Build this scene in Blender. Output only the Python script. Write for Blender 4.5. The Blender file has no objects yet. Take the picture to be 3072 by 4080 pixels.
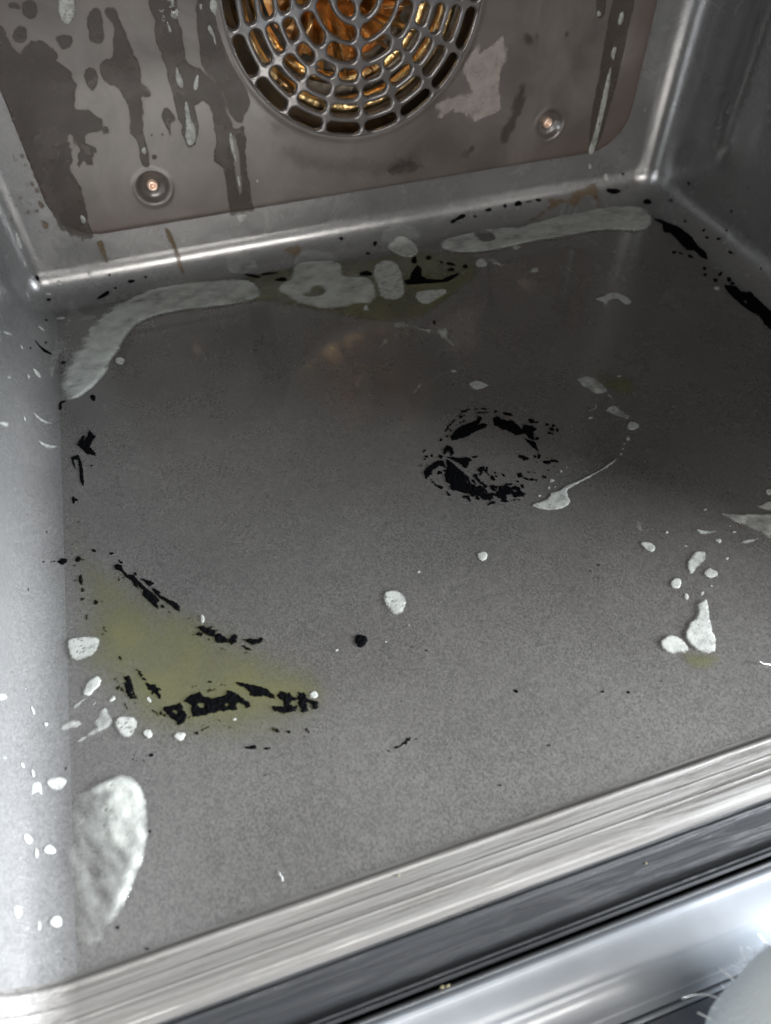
import bpy, math, random
import numpy as np
from mathutils import Matrix, Vector
S = bpy.context.scene
COL = S.collection

# ------------------------------------------------------------------ camera
cam_d = bpy.data.cameras.new('camera'); cam = bpy.data.objects.new('camera', cam_d); COL.objects.link(cam)
cam_d.sensor_fit = 'VERTICAL'; cam_d.sensor_height = 36.0; cam_d.lens = 24.787
cam_d.clip_start = 0.01; cam_d.clip_end = 50
cam.matrix_world = Matrix([[0.953233, 0.242108, -0.180915, 0.113545], [-0.301845, 0.73218, -0.610576, -0.42521], [-0.015363, 0.636629, 0.771017, 0.249852], [0.0, 0.0, 0.0, 1.0]])
cam_d.dof.use_dof = True; cam_d.dof.focus_distance = 0.33; cam_d.dof.aperture_fstop = 9.0
S.camera = cam

# ------------------------------------------------------------------ light
w = bpy.data.worlds.new('World'); S.world = w; w.use_nodes = True
w.node_tree.nodes['Background'].inputs[0].default_value = (0.80, 0.86, 1.0, 1)
w.node_tree.nodes['Background'].inputs[1].default_value = 0.055
def area(name, loc, target, sx, sy, power, col):
    d = bpy.data.lights.new(name, 'AREA'); d.shape = 'RECTANGLE'; d.size = sx; d.size_y = sy; d.energy = power; d.color = col
    o = bpy.data.objects.new(name, d); COL.objects.link(o); o.location = loc
    o.rotation_euler = (Vector(target)-Vector(loc)).to_track_quat('-Z', 'Y').to_euler()
    return o
area('side_window_light', (1.30, -0.86, 0.32), (0.03, -0.30, 0.02), 0.6, 0.5, 215, (0.92, 0.96, 1.0))
area('front_window_light', (0.10, -2.10, 0.60), (0.20, 0.0, 0.05), 1.0, 0.30, 30, (1.0, 0.96, 0.91))
area('ceiling_lamp_light', (0.10, -0.95, 1.80), (0.15, -0.38, 0.0), 1.1, 0.22, 16, (1.0, 0.95, 0.89))
S.view_settings.view_transform = 'Standard'; S.view_settings.look = 'None'
S.view_settings.exposure = -0.12; S.view_settings.gamma = 1.0
S.cycles.max_bounces = 8; S.cycles.transparent_max_bounces = 12; S.cycles.use_denoising = True

# outlines in 0.1 mm on the surface they lie on (F floor, L/R side bends, B back bend, V back wall, K fan cover)
DATA = [
 {"n":"burnt_crust","m":"crust","c":"F","p":[[2190,-1901,2228,-1870,2278,-1850,2345,-1842,2365,-1818,2390,-1823,2368,-1850,2336,-1876,2360,-1869,2387,-1893,2344,-1909,2299,-1916,2265,-1934,2218,-1936,2175,-1940,2180,-1916]],"l":"thick black curved burnt streak along the top left of the flaked ring on the oven floor","t":"","h":0.35,"r":0.5},
 {"n":"burnt_crust","m":"crust","c":"F","p":[[2436,-1853,2464,-1851,2472,-1869,2493,-1895,2515,-1906,2529,-1934,2541,-1967,2552,-2000,2517,-2007,2497,-2004,2478,-1976,2459,-1947,2437,-1925,2422,-1898],[2524,-2027,2544,-2063,2564,-2077,2554,-2137,2542,-2112,2532,-2066],[2554,-1949,2604,-1970,2609,-1998,2590,-1999,2586,-2019,2565,-2063,2546,-2035,2541,-1989]],"l":"ragged black burnt streaks on the top right of the flaked ring","t":"","h":0.3,"r":0.9},
 {"n":"burnt_crust","m":"crust","c":"F","p":[[2107,-2051,2116,-2067,2163,-2190,2157,-2240,2141,-2305,2100,-2273,2055,-2239,2068,-2211,2051,-2186,2062,-2144,2087,-2112],[2119,-1978,2145,-1958,2162,-1986,2155,-2025,2134,-2032,2142,-2000,2105,-2016],[2113,-2036,2139,-2048,2168,-2064,2211,-2068,2219,-2088,2191,-2120,2175,-2141,2156,-2094,2136,-2067],[1972,-2094,1994,-2074,2029,-2059,2058,-2048,2087,-2051,2082,-2104,2062,-2077,2016,-2095,2003,-2117,1970,-2139]],"l":"largest black burnt patch at the left end of the flaked ring","t":"","h":0.35,"r":0.6,"o":[[2142,-2210,2152,-2216,2153,-2239,2144,-2236]]},
 {"n":"burnt_crust","m":"crust","c":"F","p":[[2157,-2240,2191,-2265,2210,-2290,2224,-2326,2248,-2328,2261,-2320,2282,-2295,2308,-2303,2333,-2324,2351,-2318,2363,-2334,2368,-2368,2377,-2383,2328,-2380,2293,-2349,2274,-2380,2285,-2399,2253,-2373,2245,-2358,2239,-2338,2213,-2354,2176,-2348,2171,-2315,2134,-2309],[2235,-2279,2254,-2279,2267,-2290,2253,-2317,2238,-2293],[2178,-2389,2206,-2370,2234,-2383,2201,-2381]],"l":"ragged black burnt band along the bottom of the flaked ring","t":"","h":0.3,"r":1.1,"o":[[2199,-2299,2228,-2306,2227,-2321,2200,-2315],[2287,-2350,2325,-2353,2321,-2384,2283,-2371],[2328,-2335,2351,-2340,2349,-2355,2330,-2352]]},
 {"n":"burnt_speckles","m":"crust","c":"F","p":[[2348,-1749,2343,-1754,2335,-1757,2326,-1761,2315,-1763,2306,-1762,2301,-1760,2298,-1757,2298,-1753,2306,-1749,2317,-1746,2327,-1745,2336,-1745,2345,-1746],[2294,-1770,2294,-1773,2290,-1777,2284,-1780,2278,-1781,2273,-1782,2268,-1783,2266,-1780,2268,-1776,2273,-1773,2278,-1770,2284,-1767,2290,-1766,2293,-1767],[2308,-1790,2304,-1792,2300,-1795,2293,-1797,2285,-1798,2278,-1798,2273,-1798,2270,-1796,2273,-1793,2279,-1791,2287,-1789,2294,-1788,2303,-1787,2309,-1788],[2246,-1802,2240,-1808,2232,-1815,2222,-1824,2208,-1834,2195,-1841,2187,-1845,2183,-1846,2184,-1843,2194,-1835,2207,-1825,2219,-1816,2233,-1807,2245,-1800],[2198,-1843,2197,-1846,2192,-1851,2186,-1856,2179,-1861,2173,-1865,2168,-1867,2166,-1865,2168,-1862,2171,-1858,2177,-1852,2184,-1848,2189,-1845,2194,-1843],[2247,-1832,2247,-1835,2244,-1839,2241,-1843,2237,-1847,2233,-1849,2230,-1848,2229,-1846,2228,-1844,2229,-1840,2233,-1836,2237,-1833,2241,-1832,2244,-1831],[2292,-1824,2289,-1827,2285,-1829,2279,-1831,2272,-1832,2266,-1832,2262,-1831,2260,-1829,2262,-1826,2268,-1824,2274,-1822,2281,-1821,2288,-1820,2293,-1821],[2204,-1864,2204,-1867,2202,-1870,2198,-1874,2192,-1877,2188,-1878,2184,-1879,2182,-1877,2183,-1873,2187,-1869,2191,-1866,2196,-1862,2201,-1860,2204,-1861],[2174,-1898,2171,-1901,2167,-1903,2163,-1904,2159,-1906,2155,-1905,2152,-1903,2152,-1901,2153,-1898,2156,-1896,2160,-1894,2164,-1894,2169,-1894,2172,-1895],[2135,-1906,2136,-1908,2135,-1910,2132,-1915,2128,-1919,2125,-1921,2123,-1922,2120,-1922,2120,-1920,2121,-1917,2125,-1912,2128,-1909,2132,-1905,2134,-1904],[2392,-1764,2391,-1765,2386,-1765,2380,-1763,2374,-1761,2368,-1759,2363,-1756,2363,-1754,2367,-1754,2372,-1754,2377,-1755,2383,-1757,2389,-1759,2392,-1762],[2428,-1776,2427,-1778,2421,-1778,2413,-1775,2407,-1772,2401,-1768,2397,-1764,2397,-1761,2400,-1760,2405,-1759,2411,-1761,2419,-1765,2423,-1769,2426,-1772],[2438,-1808,2429,-1806,2417,-1803,2403,-1799,2387,-1794,2372,-1788,2363,-1784,2358,-1781,2360,-1780,2373,-1784,2390,-1789,2405,-1794,2421,-1800,2435,-1806],[2474,-1812,2472,-1815,2469,-1818,2466,-1819,2462,-1819,2461,-1815,2461,-1812,2462,-1808,2463,-1805,2466,-1802,2470,-1802,2473,-1803,2475,-1805,2476,-1809],[2540,-1869,2533,-1870,2525,-1868,2516,-1863,2506,-1854,2501,-1844,2500,-1837,2500,-1829,2503,-1824,2512,-1825,2522,-1833,2529,-1843,2536,-1852,2540,-1862],[2626,-1947,2619,-1950,2613,-1952,2605,-1952,2597,-1947,2594,-1939,2596,-1930,2599,-1924,2603,-1918,2611,-1915,2618,-1918,2624,-1924,2629,-1931,2630,-1940],[2644,-1953,2643,-1956,2639,-1957,2636,-1956,2633,-1955,2630,-1953,2628,-1951,2628,-1948,2631,-1946,2634,-1946,2637,-1945,2641,-1946,2643,-1948,2644,-1951],[2690,-1987,2687,-1989,2683,-1990,2679,-1990,2675,-1989,2672,-1987,2671,-1984,2670,-1981,2672,-1978,2676,-1977,2681,-1978,2684,-1980,2688,-1982,2690,-1984],[2710,-2002,2708,-2004,2704,-2005,2701,-2006,2697,-2005,2695,-2003,2694,-2000,2696,-1997,2697,-1994,2700,-1992,2704,-1991,2707,-1993,2709,-1996,2710,-1998],[2694,-2026,2691,-2029,2685,-2028,2680,-2026,2676,-2023,2671,-2019,2668,-2014,2670,-2011,2675,-2009,2679,-2009,2684,-2010,2689,-2013,2693,-2017,2694,-2022],[2714,-2036,2711,-2041,2707,-2044,2704,-2046,2702,-2046,2702,-2042,2703,-2038,2705,-2033,2707,-2028,2711,-2023,2714,-2023,2715,-2025,2716,-2027,2716,-2031],[2676,-2055,2671,-2055,2667,-2054,2663,-2052,2657,-2048,2653,-2043,2652,-2039,2653,-2036,2655,-2034,2659,-2035,2665,-2038,2670,-2042,2674,-2047,2677,-2053],[2593,-2062,2590,-2067,2585,-2068,2580,-2068,2576,-2068,2573,-2066,2572,-2060,2574,-2055,2577,-2051,2582,-2047,2586,-2046,2590,-2048,2592,-2052,2594,-2056],[2389,-1891,2386,-1895,2380,-1897,2373,-1896,2367,-1895,2362,-1891,2360,-1886,2361,-1881,2364,-1877,2368,-1873,2376,-1873,2381,-1877,2385,-1881,2388,-1885],[2528,-1912,2525,-1914,2518,-1912,2511,-1909,2504,-1905,2497,-1899,2495,-1894,2497,-1892,2500,-1890,2504,-1890,2511,-1892,2519,-1897,2524,-1903,2527,-1908],[2031,-1952,2031,-1955,2030,-1959,2026,-1963,2022,-1966,2018,-1968,2015,-1969,2012,-1969,2012,-1965,2015,-1961,2018,-1957,2022,-1953,2026,-1951,2030,-1951],[2030,-1993,2030,-1996,2027,-2002,2022,-2008,2016,-2012,2010,-2017,2004,-2018,2002,-2015,2004,-2010,2007,-2005,2011,-1999,2017,-1993,2023,-1990,2027,-1990],[2051,-2004,2048,-2011,2045,-2015,2042,-2018,2041,-2018,2041,-2013,2042,-2008,2043,-2002,2046,-1995,2049,-1990,2051,-1989,2052,-1991,2053,-1993,2053,-1997],[2001,-2019,1999,-2020,1997,-2020,1994,-2020,1992,-2020,1989,-2018,1988,-2016,1988,-2015,1989,-2013,1991,-2012,1994,-2013,1997,-2014,1999,-2015,2001,-2017],[2095,-2026,2093,-2031,2089,-2035,2083,-2035,2078,-2033,2075,-2029,2073,-2024,2073,-2019,2077,-2015,2081,-2012,2086,-2011,2092,-2012,2096,-2016,2097,-2022],[1978,-2052,1978,-2054,1976,-2055,1974,-2055,1973,-2054,1972,-2053,1971,-2052,1971,-2050,1972,-2049,1974,-2048,1975,-2047,1977,-2047,1978,-2049,1978,-2051],[1998,-2066,1997,-2067,1995,-2067,1992,-2067,1990,-2067,1988,-2066,1987,-2064,1987,-2062,1989,-2061,1990,-2060,1993,-2060,1995,-2061,1997,-2062,1998,-2064],[2256,-2080,2253,-2083,2248,-2084,2243,-2086,2238,-2086,2232,-2085,2230,-2081,2231,-2078,2233,-2075,2236,-2072,2242,-2071,2247,-2072,2252,-2074,2256,-2076],[2056,-2122,2055,-2125,2050,-2128,2045,-2130,2038,-2132,2033,-2131,2030,-2128,2031,-2125,2031,-2122,2034,-2119,2040,-2116,2046,-2116,2051,-2117,2054,-2119],[2079,-2119,2078,-2121,2076,-2122,2072,-2122,2069,-2120,2067,-2119,2065,-2117,2065,-2115,2067,-2113,2069,-2112,2072,-2112,2076,-2113,2078,-2115,2078,-2117],[2001,-2209,1998,-2204,1995,-2197,1992,-2188,1989,-2176,1988,-2165,1988,-2158,1989,-2153,1991,-2153,1994,-2161,1997,-2173,1999,-2183,2002,-2195,2003,-2206],[2023,-2221,2020,-2224,2015,-2224,2010,-2219,2005,-2213,2002,-2207,2001,-2200,2003,-2197,2007,-2195,2012,-2195,2017,-2198,2022,-2204,2024,-2211,2023,-2216],[2040,-2268,2038,-2267,2036,-2265,2033,-2260,2030,-2254,2029,-2248,2028,-2242,2029,-2238,2031,-2240,2034,-2244,2037,-2249,2040,-2255,2042,-2262,2042,-2266],[2041,-2268,2039,-2273,2037,-2277,2035,-2279,2033,-2280,2032,-2278,2032,-2273,2034,-2267,2035,-2262,2037,-2258,2039,-2254,2041,-2254,2042,-2258,2042,-2262],[2119,-2314,2117,-2318,2111,-2319,2104,-2317,2099,-2313,2093,-2308,2090,-2302,2093,-2298,2098,-2296,2102,-2295,2109,-2295,2116,-2298,2120,-2304,2120,-2310],[2120,-2324,2118,-2329,2117,-2334,2115,-2338,2113,-2338,2112,-2335,2112,-2330,2112,-2325,2113,-2320,2115,-2316,2116,-2314,2118,-2313,2120,-2314,2120,-2318],[2164,-2331,2160,-2337,2155,-2340,2150,-2340,2146,-2340,2143,-2337,2143,-2331,2144,-2325,2147,-2319,2151,-2314,2156,-2314,2160,-2317,2162,-2320,2164,-2325],[2040,-2300,2039,-2301,2038,-2302,2037,-2302,2035,-2302,2034,-2301,2034,-2300,2035,-2298,2036,-2297,2037,-2296,2038,-2295,2039,-2296,2040,-2297,2040,-2298],[2265,-2157,2260,-2164,2254,-2171,2248,-2177,2238,-2181,2230,-2181,2225,-2176,2223,-2170,2224,-2163,2230,-2156,2239,-2152,2247,-2149,2256,-2147,2264,-2149],[2237,-2182,2237,-2184,2236,-2188,2232,-2192,2227,-2195,2223,-2197,2219,-2198,2217,-2197,2218,-2193,2221,-2190,2224,-2186,2228,-2181,2233,-2179,2236,-2180],[2271,-2175,2266,-2181,2262,-2184,2257,-2187,2254,-2188,2253,-2183,2256,-2175,2260,-2168,2264,-2161,2269,-2156,2273,-2155,2275,-2157,2276,-2160,2275,-2167],[2263,-2208,2263,-2215,2262,-2222,2260,-2227,2258,-2227,2257,-2222,2256,-2217,2255,-2210,2255,-2202,2256,-2195,2258,-2193,2260,-2193,2261,-2195,2263,-2200],[2203,-2211,2199,-2214,2194,-2213,2191,-2208,2190,-2202,2189,-2197,2189,-2190,2193,-2185,2198,-2185,2202,-2187,2206,-2190,2209,-2195,2209,-2201,2207,-2207],[2220,-2285,2215,-2281,2207,-2266,2201,-2249,2194,-2231,2189,-2212,2187,-2199,2189,-2194,2192,-2193,2198,-2202,2206,-2222,2211,-2241,2215,-2257,2219,-2273],[2182,-2253,2180,-2253,2177,-2248,2174,-2236,2172,-2224,2171,-2215,2171,-2205,2171,-2198,2174,-2200,2177,-2209,2180,-2220,2182,-2231,2184,-2243,2183,-2250],[2223,-2287,2221,-2286,2219,-2282,2217,-2274,2215,-2265,2214,-2256,2214,-2248,2215,-2245,2218,-2248,2220,-2255,2222,-2261,2225,-2270,2226,-2280,2225,-2286],[2273,-2259,2270,-2256,2267,-2252,2264,-2247,2263,-2238,2264,-2230,2266,-2224,2269,-2219,2273,-2219,2276,-2225,2277,-2233,2278,-2240,2278,-2249,2276,-2257],[2299,-2221,2297,-2228,2294,-2233,2291,-2236,2288,-2236,2288,-2233,2288,-2226,2290,-2220,2292,-2213,2295,-2207,2298,-2204,2299,-2207,2300,-2210,2300,-2214],[2333,-2232,2334,-2237,2333,-2241,2331,-2244,2328,-2245,2325,-2245,2323,-2242,2322,-2238,2322,-2234,2323,-2230,2325,-2225,2328,-2224,2330,-2226,2332,-2229],[2487,-2176,2480,-2179,2472,-2179,2463,-2177,2455,-2170,2450,-2161,2449,-2153,2450,-2146,2454,-2139,2463,-2139,2472,-2145,2479,-2152,2485,-2160,2489,-2169],[2456,-2150,2454,-2151,2452,-2152,2449,-2153,2447,-2153,2445,-2151,2444,-2148,2445,-2146,2447,-2144,2449,-2143,2451,-2143,2454,-2144,2455,-2145,2457,-2147],[2527,-2176,2524,-2178,2520,-2180,2517,-2178,2515,-2173,2515,-2169,2516,-2164,2518,-2160,2522,-2158,2525,-2159,2529,-2160,2532,-2164,2532,-2169,2530,-2173],[2552,-2173,2549,-2180,2544,-2185,2539,-2187,2535,-2187,2532,-2184,2531,-2178,2533,-2171,2536,-2164,2540,-2158,2546,-2154,2550,-2156,2551,-2161,2552,-2166],[2575,-2235,2570,-2237,2565,-2239,2557,-2237,2550,-2231,2547,-2223,2545,-2217,2546,-2211,2551,-2208,2558,-2210,2564,-2213,2572,-2217,2578,-2224,2578,-2231],[2613,-2237,2608,-2239,2603,-2239,2596,-2238,2589,-2233,2585,-2227,2582,-2221,2582,-2215,2587,-2212,2594,-2214,2600,-2217,2607,-2221,2613,-2226,2616,-2233],[2516,-2210,2515,-2211,2514,-2212,2512,-2212,2510,-2212,2509,-2210,2510,-2209,2510,-2207,2510,-2206,2512,-2205,2514,-2205,2515,-2205,2517,-2206,2517,-2208],[2584,-2258,2583,-2260,2582,-2261,2580,-2261,2578,-2260,2577,-2259,2577,-2258,2577,-2256,2578,-2255,2580,-2254,2581,-2254,2583,-2254,2584,-2255,2584,-2257],[2414,-2269,2410,-2274,2403,-2275,2397,-2273,2391,-2269,2387,-2263,2387,-2256,2391,-2251,2395,-2248,2401,-2245,2408,-2245,2413,-2250,2415,-2257,2415,-2263],[2428,-2303,2425,-2303,2421,-2301,2417,-2296,2413,-2289,2410,-2283,2409,-2277,2409,-2272,2412,-2272,2417,-2277,2421,-2282,2425,-2288,2429,-2295,2430,-2301],[2452,-2305,2450,-2306,2446,-2306,2443,-2306,2439,-2305,2435,-2303,2434,-2301,2435,-2299,2437,-2298,2439,-2297,2443,-2297,2447,-2298,2450,-2300,2451,-2302],[2464,-2313,2462,-2314,2461,-2315,2458,-2315,2455,-2314,2453,-2313,2453,-2311,2453,-2309,2453,-2308,2456,-2307,2459,-2308,2461,-2308,2464,-2310,2465,-2312],[2452,-2252,2451,-2254,2449,-2256,2447,-2257,2445,-2256,2445,-2254,2445,-2252,2445,-2250,2446,-2247,2448,-2246,2450,-2246,2452,-2246,2453,-2248,2453,-2250],[2478,-2270,2477,-2271,2475,-2272,2474,-2272,2472,-2272,2471,-2271,2471,-2269,2471,-2268,2472,-2266,2474,-2265,2475,-2265,2476,-2266,2477,-2267,2478,-2268],[2518,-2301,2516,-2307,2513,-2312,2510,-2315,2506,-2315,2504,-2312,2502,-2309,2501,-2303,2504,-2297,2507,-2294,2511,-2292,2514,-2290,2518,-2291,2519,-2295],[2549,-2277,2547,-2281,2545,-2283,2543,-2283,2542,-2282,2541,-2281,2541,-2279,2542,-2275,2544,-2272,2546,-2271,2548,-2270,2550,-2270,2550,-2271,2550,-2274],[2379,-2298,2377,-2300,2374,-2299,2372,-2297,2370,-2295,2369,-2291,2369,-2288,2371,-2286,2373,-2285,2376,-2284,2379,-2286,2380,-2289,2380,-2293,2380,-2296],[2391,-2328,2390,-2335,2388,-2342,2384,-2343,2382,-2342,2380,-2340,2378,-2336,2378,-2330,2380,-2323,2383,-2318,2386,-2315,2389,-2314,2391,-2317,2391,-2322],[2346,-2303,2346,-2306,2339,-2306,2328,-2303,2319,-2299,2311,-2296,2305,-2292,2305,-2289,2308,-2288,2314,-2288,2323,-2289,2333,-2293,2340,-2297,2343,-2300],[2339,-2402,2337,-2403,2333,-2403,2324,-2401,2314,-2398,2306,-2395,2300,-2393,2298,-2391,2301,-2390,2308,-2391,2316,-2393,2326,-2395,2336,-2399,2340,-2401],[2279,-2395,2277,-2396,2273,-2397,2266,-2395,2259,-2390,2255,-2385,2252,-2381,2251,-2378,2254,-2376,2259,-2377,2266,-2380,2273,-2384,2279,-2389,2281,-2393],[2572,-2199,2571,-2200,2570,-2201,2568,-2201,2566,-2201,2565,-2200,2565,-2198,2565,-2196,2566,-2195,2568,-2194,2570,-2193,2571,-2194,2572,-2196,2572,-2197]],"l":"scattered small black flakes around the flaked ring","t":"","h":0.22,"r":0.9,"k":"stuff"},
 {"n":"burnt_crust","m":"crust","c":"F","p":[[509,-2195,518,-2186,538,-2199,542,-2218,559,-2260,586,-2269,599,-2300,621,-2336,633,-2360,649,-2380,679,-2435,667,-2445,670,-2479,647,-2447,620,-2399,612,-2385,617,-2363,595,-2324,600,-2352,586,-2330,575,-2297,558,-2277,546,-2252,530,-2226,512,-2214]],"l":"long black burnt streak nearest the left wall, running diagonally","t":"","h":0.35,"r":0.35},
 {"n":"burnt_crust","m":"crust","c":"F","p":[[655,-2364,668,-2369,688,-2398,678,-2404,719,-2445,743,-2470,758,-2494,751,-2500,755,-2521,735,-2498,716,-2469,677,-2417,658,-2380],[613,-2298,633,-2311,658,-2331,662,-2343,645,-2350,631,-2328]],"l":"thin black burnt streak lying parallel on the right of the long diagonal one","t":"","h":0.3,"r":0.35},
 {"n":"burnt_crust","m":"crust","c":"F","p":[[811,-2615,834,-2610,846,-2631,873,-2629,854,-2639,887,-2653,875,-2662,875,-2672,895,-2673,911,-2697,925,-2707,922,-2724,876,-2709,870,-2681,853,-2673,840,-2656,827,-2641],[810,-2640,827,-2646,822,-2664,800,-2645],[929,-2705,951,-2692,960,-2708,949,-2732,930,-2737,924,-2724]],"l":"cluster of black burnt flakes below a tiny foam spot, left of centre front","t":"","h":0.35,"r":0.5},
 {"n":"burnt_crust","m":"crust","c":"F","p":[[976,-2728,1006,-2731,1030,-2744,1049,-2739,1056,-2749,1048,-2765,1026,-2763,1013,-2764,995,-2745],[969,-2739,999,-2782,980,-2776]],"l":"short black burnt dash at the right end of the flake cluster","t":"","h":0.3,"r":0.4},
 {"n":"burnt_crust","m":"crust","c":"F","p":[[719,-2920,739,-2904,782,-2900,790,-2920,814,-2931,823,-2945,855,-2941,876,-2942,884,-2924,908,-2943,929,-2971,951,-2996,955,-3020,936,-3020,936,-3008,910,-2988,903,-3015,860,-3007,809,-2999,778,-3000,741,-2991,739,-2965,744,-2946,735,-2937]],"l":"largest black burnt patch in the yellowish pool near the front left corner","t":"","h":0.4,"r":0.5,"o":[[765,-2946,790,-2952,788,-2969,773,-2964],[862,-2977,877,-2983,873,-2992,863,-2988]]},
 {"n":"burnt_crust","m":"crust","c":"F","p":[[638,-2920,674,-2925,706,-2922,714,-2936,710,-2952,722,-2976,705,-3008,685,-3009,682,-2989,655,-2960]],"l":"black burnt patch with a small hole at the left end of the yellowish pool","t":"","h":0.4,"r":0.5,"o":[[679,-2945,688,-2948,686,-2961,681,-2958]]},
 {"n":"burnt_crust","m":"crust","c":"F","p":[[920,-2902,960,-2921,1003,-2948,1033,-2972,1051,-3005,1048,-3017,1005,-2993,979,-2987,960,-2975,959,-2954,941,-2933,920,-2918]],"l":"wing-shaped black burnt streak above the bigger patches","t":"","h":0.3,"r":0.4},
 {"n":"burnt_crust","m":"crust","c":"F","p":[[1058,-3007,1069,-2994,1111,-3010,1109,-3032,1129,-3039,1139,-3018,1158,-3028,1168,-3055,1199,-3082,1189,-3102,1171,-3099,1183,-3083,1159,-3069,1157,-3103,1138,-3103,1123,-3063,1112,-3088,1071,-3084,1038,-3064,1032,-3042,1071,-3058,1077,-3043]],"l":"broken black burnt patch at the right end of the yellowish pool","t":"","h":0.35,"r":0.7,"o":[[1107,-3043,1130,-3048,1125,-3067,1104,-3067,1098,-3055]]},
 {"n":"burnt_crust","m":"crust","c":"F","p":[[504,-2732,510,-2744,530,-2750,537,-2769,537,-2789,543,-2818,552,-2856,523,-2844,516,-2836,511,-2803,510,-2772,518,-2772,512,-2757]],"l":"upright black burnt flake between the foam dabs near the left wall","t":"","h":0.3,"r":0.6,"o":[[532,-2814,535,-2829,538,-2840,532,-2837]]},
 {"n":"burnt_crust","m":"crust","c":"F","p":[[554,-2726,569,-2733,583,-2772,597,-2804,620,-2819,636,-2844,632,-2854,640,-2874,632,-2885,623,-2861,603,-2849,590,-2825,592,-2810,585,-2788,568,-2755]],"l":"slanting black burnt streak with a thin tail near the left wall","t":"","h":0.3,"r":0.8},
 {"n":"burnt_speckles","m":"crust","c":"F","p":[[483,-2754,483,-2755,481,-2752,479,-2749,478,-2745,477,-2741,477,-2738,478,-2738,479,-2739,480,-2741,482,-2744,483,-2748,484,-2751,484,-2753],[485,-2765,484,-2764,483,-2763,481,-2761,480,-2758,480,-2756,480,-2754,481,-2753,482,-2753,484,-2755,485,-2757,486,-2760,487,-2763,487,-2765],[495,-2777,495,-2780,495,-2783,493,-2786,491,-2786,489,-2783,487,-2781,486,-2778,485,-2774,486,-2771,488,-2770,490,-2770,492,-2771,494,-2773],[488,-2785,487,-2789,486,-2792,485,-2794,483,-2794,481,-2791,480,-2788,479,-2784,478,-2780,479,-2777,481,-2776,483,-2777,485,-2779,487,-2781],[501,-2794,502,-2799,502,-2803,502,-2806,501,-2806,499,-2804,497,-2801,494,-2796,493,-2791,492,-2787,494,-2786,495,-2786,496,-2786,499,-2789],[505,-2659,507,-2665,507,-2669,506,-2673,504,-2674,501,-2672,498,-2667,496,-2663,494,-2657,493,-2652,495,-2649,497,-2650,500,-2651,503,-2654],[510,-2869,511,-2875,512,-2881,511,-2885,510,-2884,508,-2881,506,-2876,504,-2870,503,-2864,503,-2859,503,-2856,505,-2854,507,-2857,509,-2863],[542,-2871,541,-2873,541,-2874,539,-2874,538,-2873,537,-2872,536,-2871,536,-2869,537,-2868,537,-2868,539,-2867,540,-2867,541,-2868,542,-2870],[387,-2493,387,-2495,386,-2496,385,-2496,384,-2495,383,-2494,382,-2493,381,-2491,382,-2490,383,-2489,384,-2489,385,-2489,386,-2490,387,-2492],[453,-2502,453,-2508,453,-2512,452,-2516,450,-2517,448,-2514,445,-2509,443,-2503,442,-2497,443,-2493,445,-2491,447,-2491,449,-2491,452,-2496],[456,-2516,456,-2518,455,-2519,454,-2519,452,-2518,451,-2517,450,-2515,449,-2513,450,-2512,451,-2511,453,-2510,454,-2510,455,-2512,456,-2514],[450,-2529,449,-2531,448,-2531,446,-2532,443,-2531,441,-2529,440,-2528,439,-2526,439,-2524,441,-2523,443,-2523,446,-2524,448,-2526,450,-2528],[611,-2926,612,-2930,611,-2934,609,-2935,607,-2935,604,-2934,602,-2931,601,-2926,601,-2922,601,-2918,603,-2916,605,-2916,607,-2919,609,-2922],[622,-2941,622,-2946,622,-2950,621,-2954,619,-2955,617,-2951,615,-2946,614,-2941,612,-2936,612,-2930,614,-2928,616,-2929,618,-2931,621,-2935],[636,-2939,638,-2945,637,-2950,634,-2952,632,-2952,629,-2952,626,-2949,623,-2943,622,-2937,623,-2933,624,-2929,626,-2928,630,-2931,633,-2935],[647,-2951,647,-2955,646,-2957,645,-2959,643,-2961,641,-2960,638,-2957,637,-2954,636,-2950,636,-2947,638,-2945,640,-2945,642,-2945,645,-2947],[632,-2977,631,-2979,630,-2980,629,-2981,628,-2980,627,-2979,627,-2977,626,-2975,627,-2973,628,-2972,629,-2972,630,-2972,631,-2973,632,-2975],[736,-2992,735,-2994,733,-2995,731,-2995,729,-2994,727,-2993,725,-2991,725,-2989,726,-2987,728,-2987,730,-2986,732,-2987,734,-2988,735,-2990],[763,-2872,762,-2873,761,-2873,760,-2873,758,-2872,757,-2871,756,-2870,755,-2869,756,-2868,758,-2868,759,-2868,760,-2869,762,-2869,762,-2870],[774,-2870,774,-2870,773,-2871,772,-2871,771,-2871,770,-2870,770,-2869,769,-2868,770,-2867,770,-2866,772,-2866,773,-2867,774,-2867,775,-2869],[753,-3061,752,-3063,751,-3064,749,-3065,746,-3064,745,-3062,744,-3060,743,-3058,743,-3055,745,-3054,748,-3054,750,-3055,752,-3056,753,-3059],[742,-3057,743,-3058,741,-3059,739,-3058,737,-3057,736,-3057,734,-3056,734,-3055,735,-3054,736,-3054,738,-3054,740,-3055,741,-3056,742,-3057],[476,-2748,476,-2752,475,-2755,475,-2756,474,-2755,473,-2754,472,-2752,471,-2748,471,-2744,472,-2742,473,-2741,473,-2740,474,-2741,475,-2745]],"l":"small black flakes near the left wall and the foam dabs","t":"","h":0.2,"r":0.7,"k":"stuff"},
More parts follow.
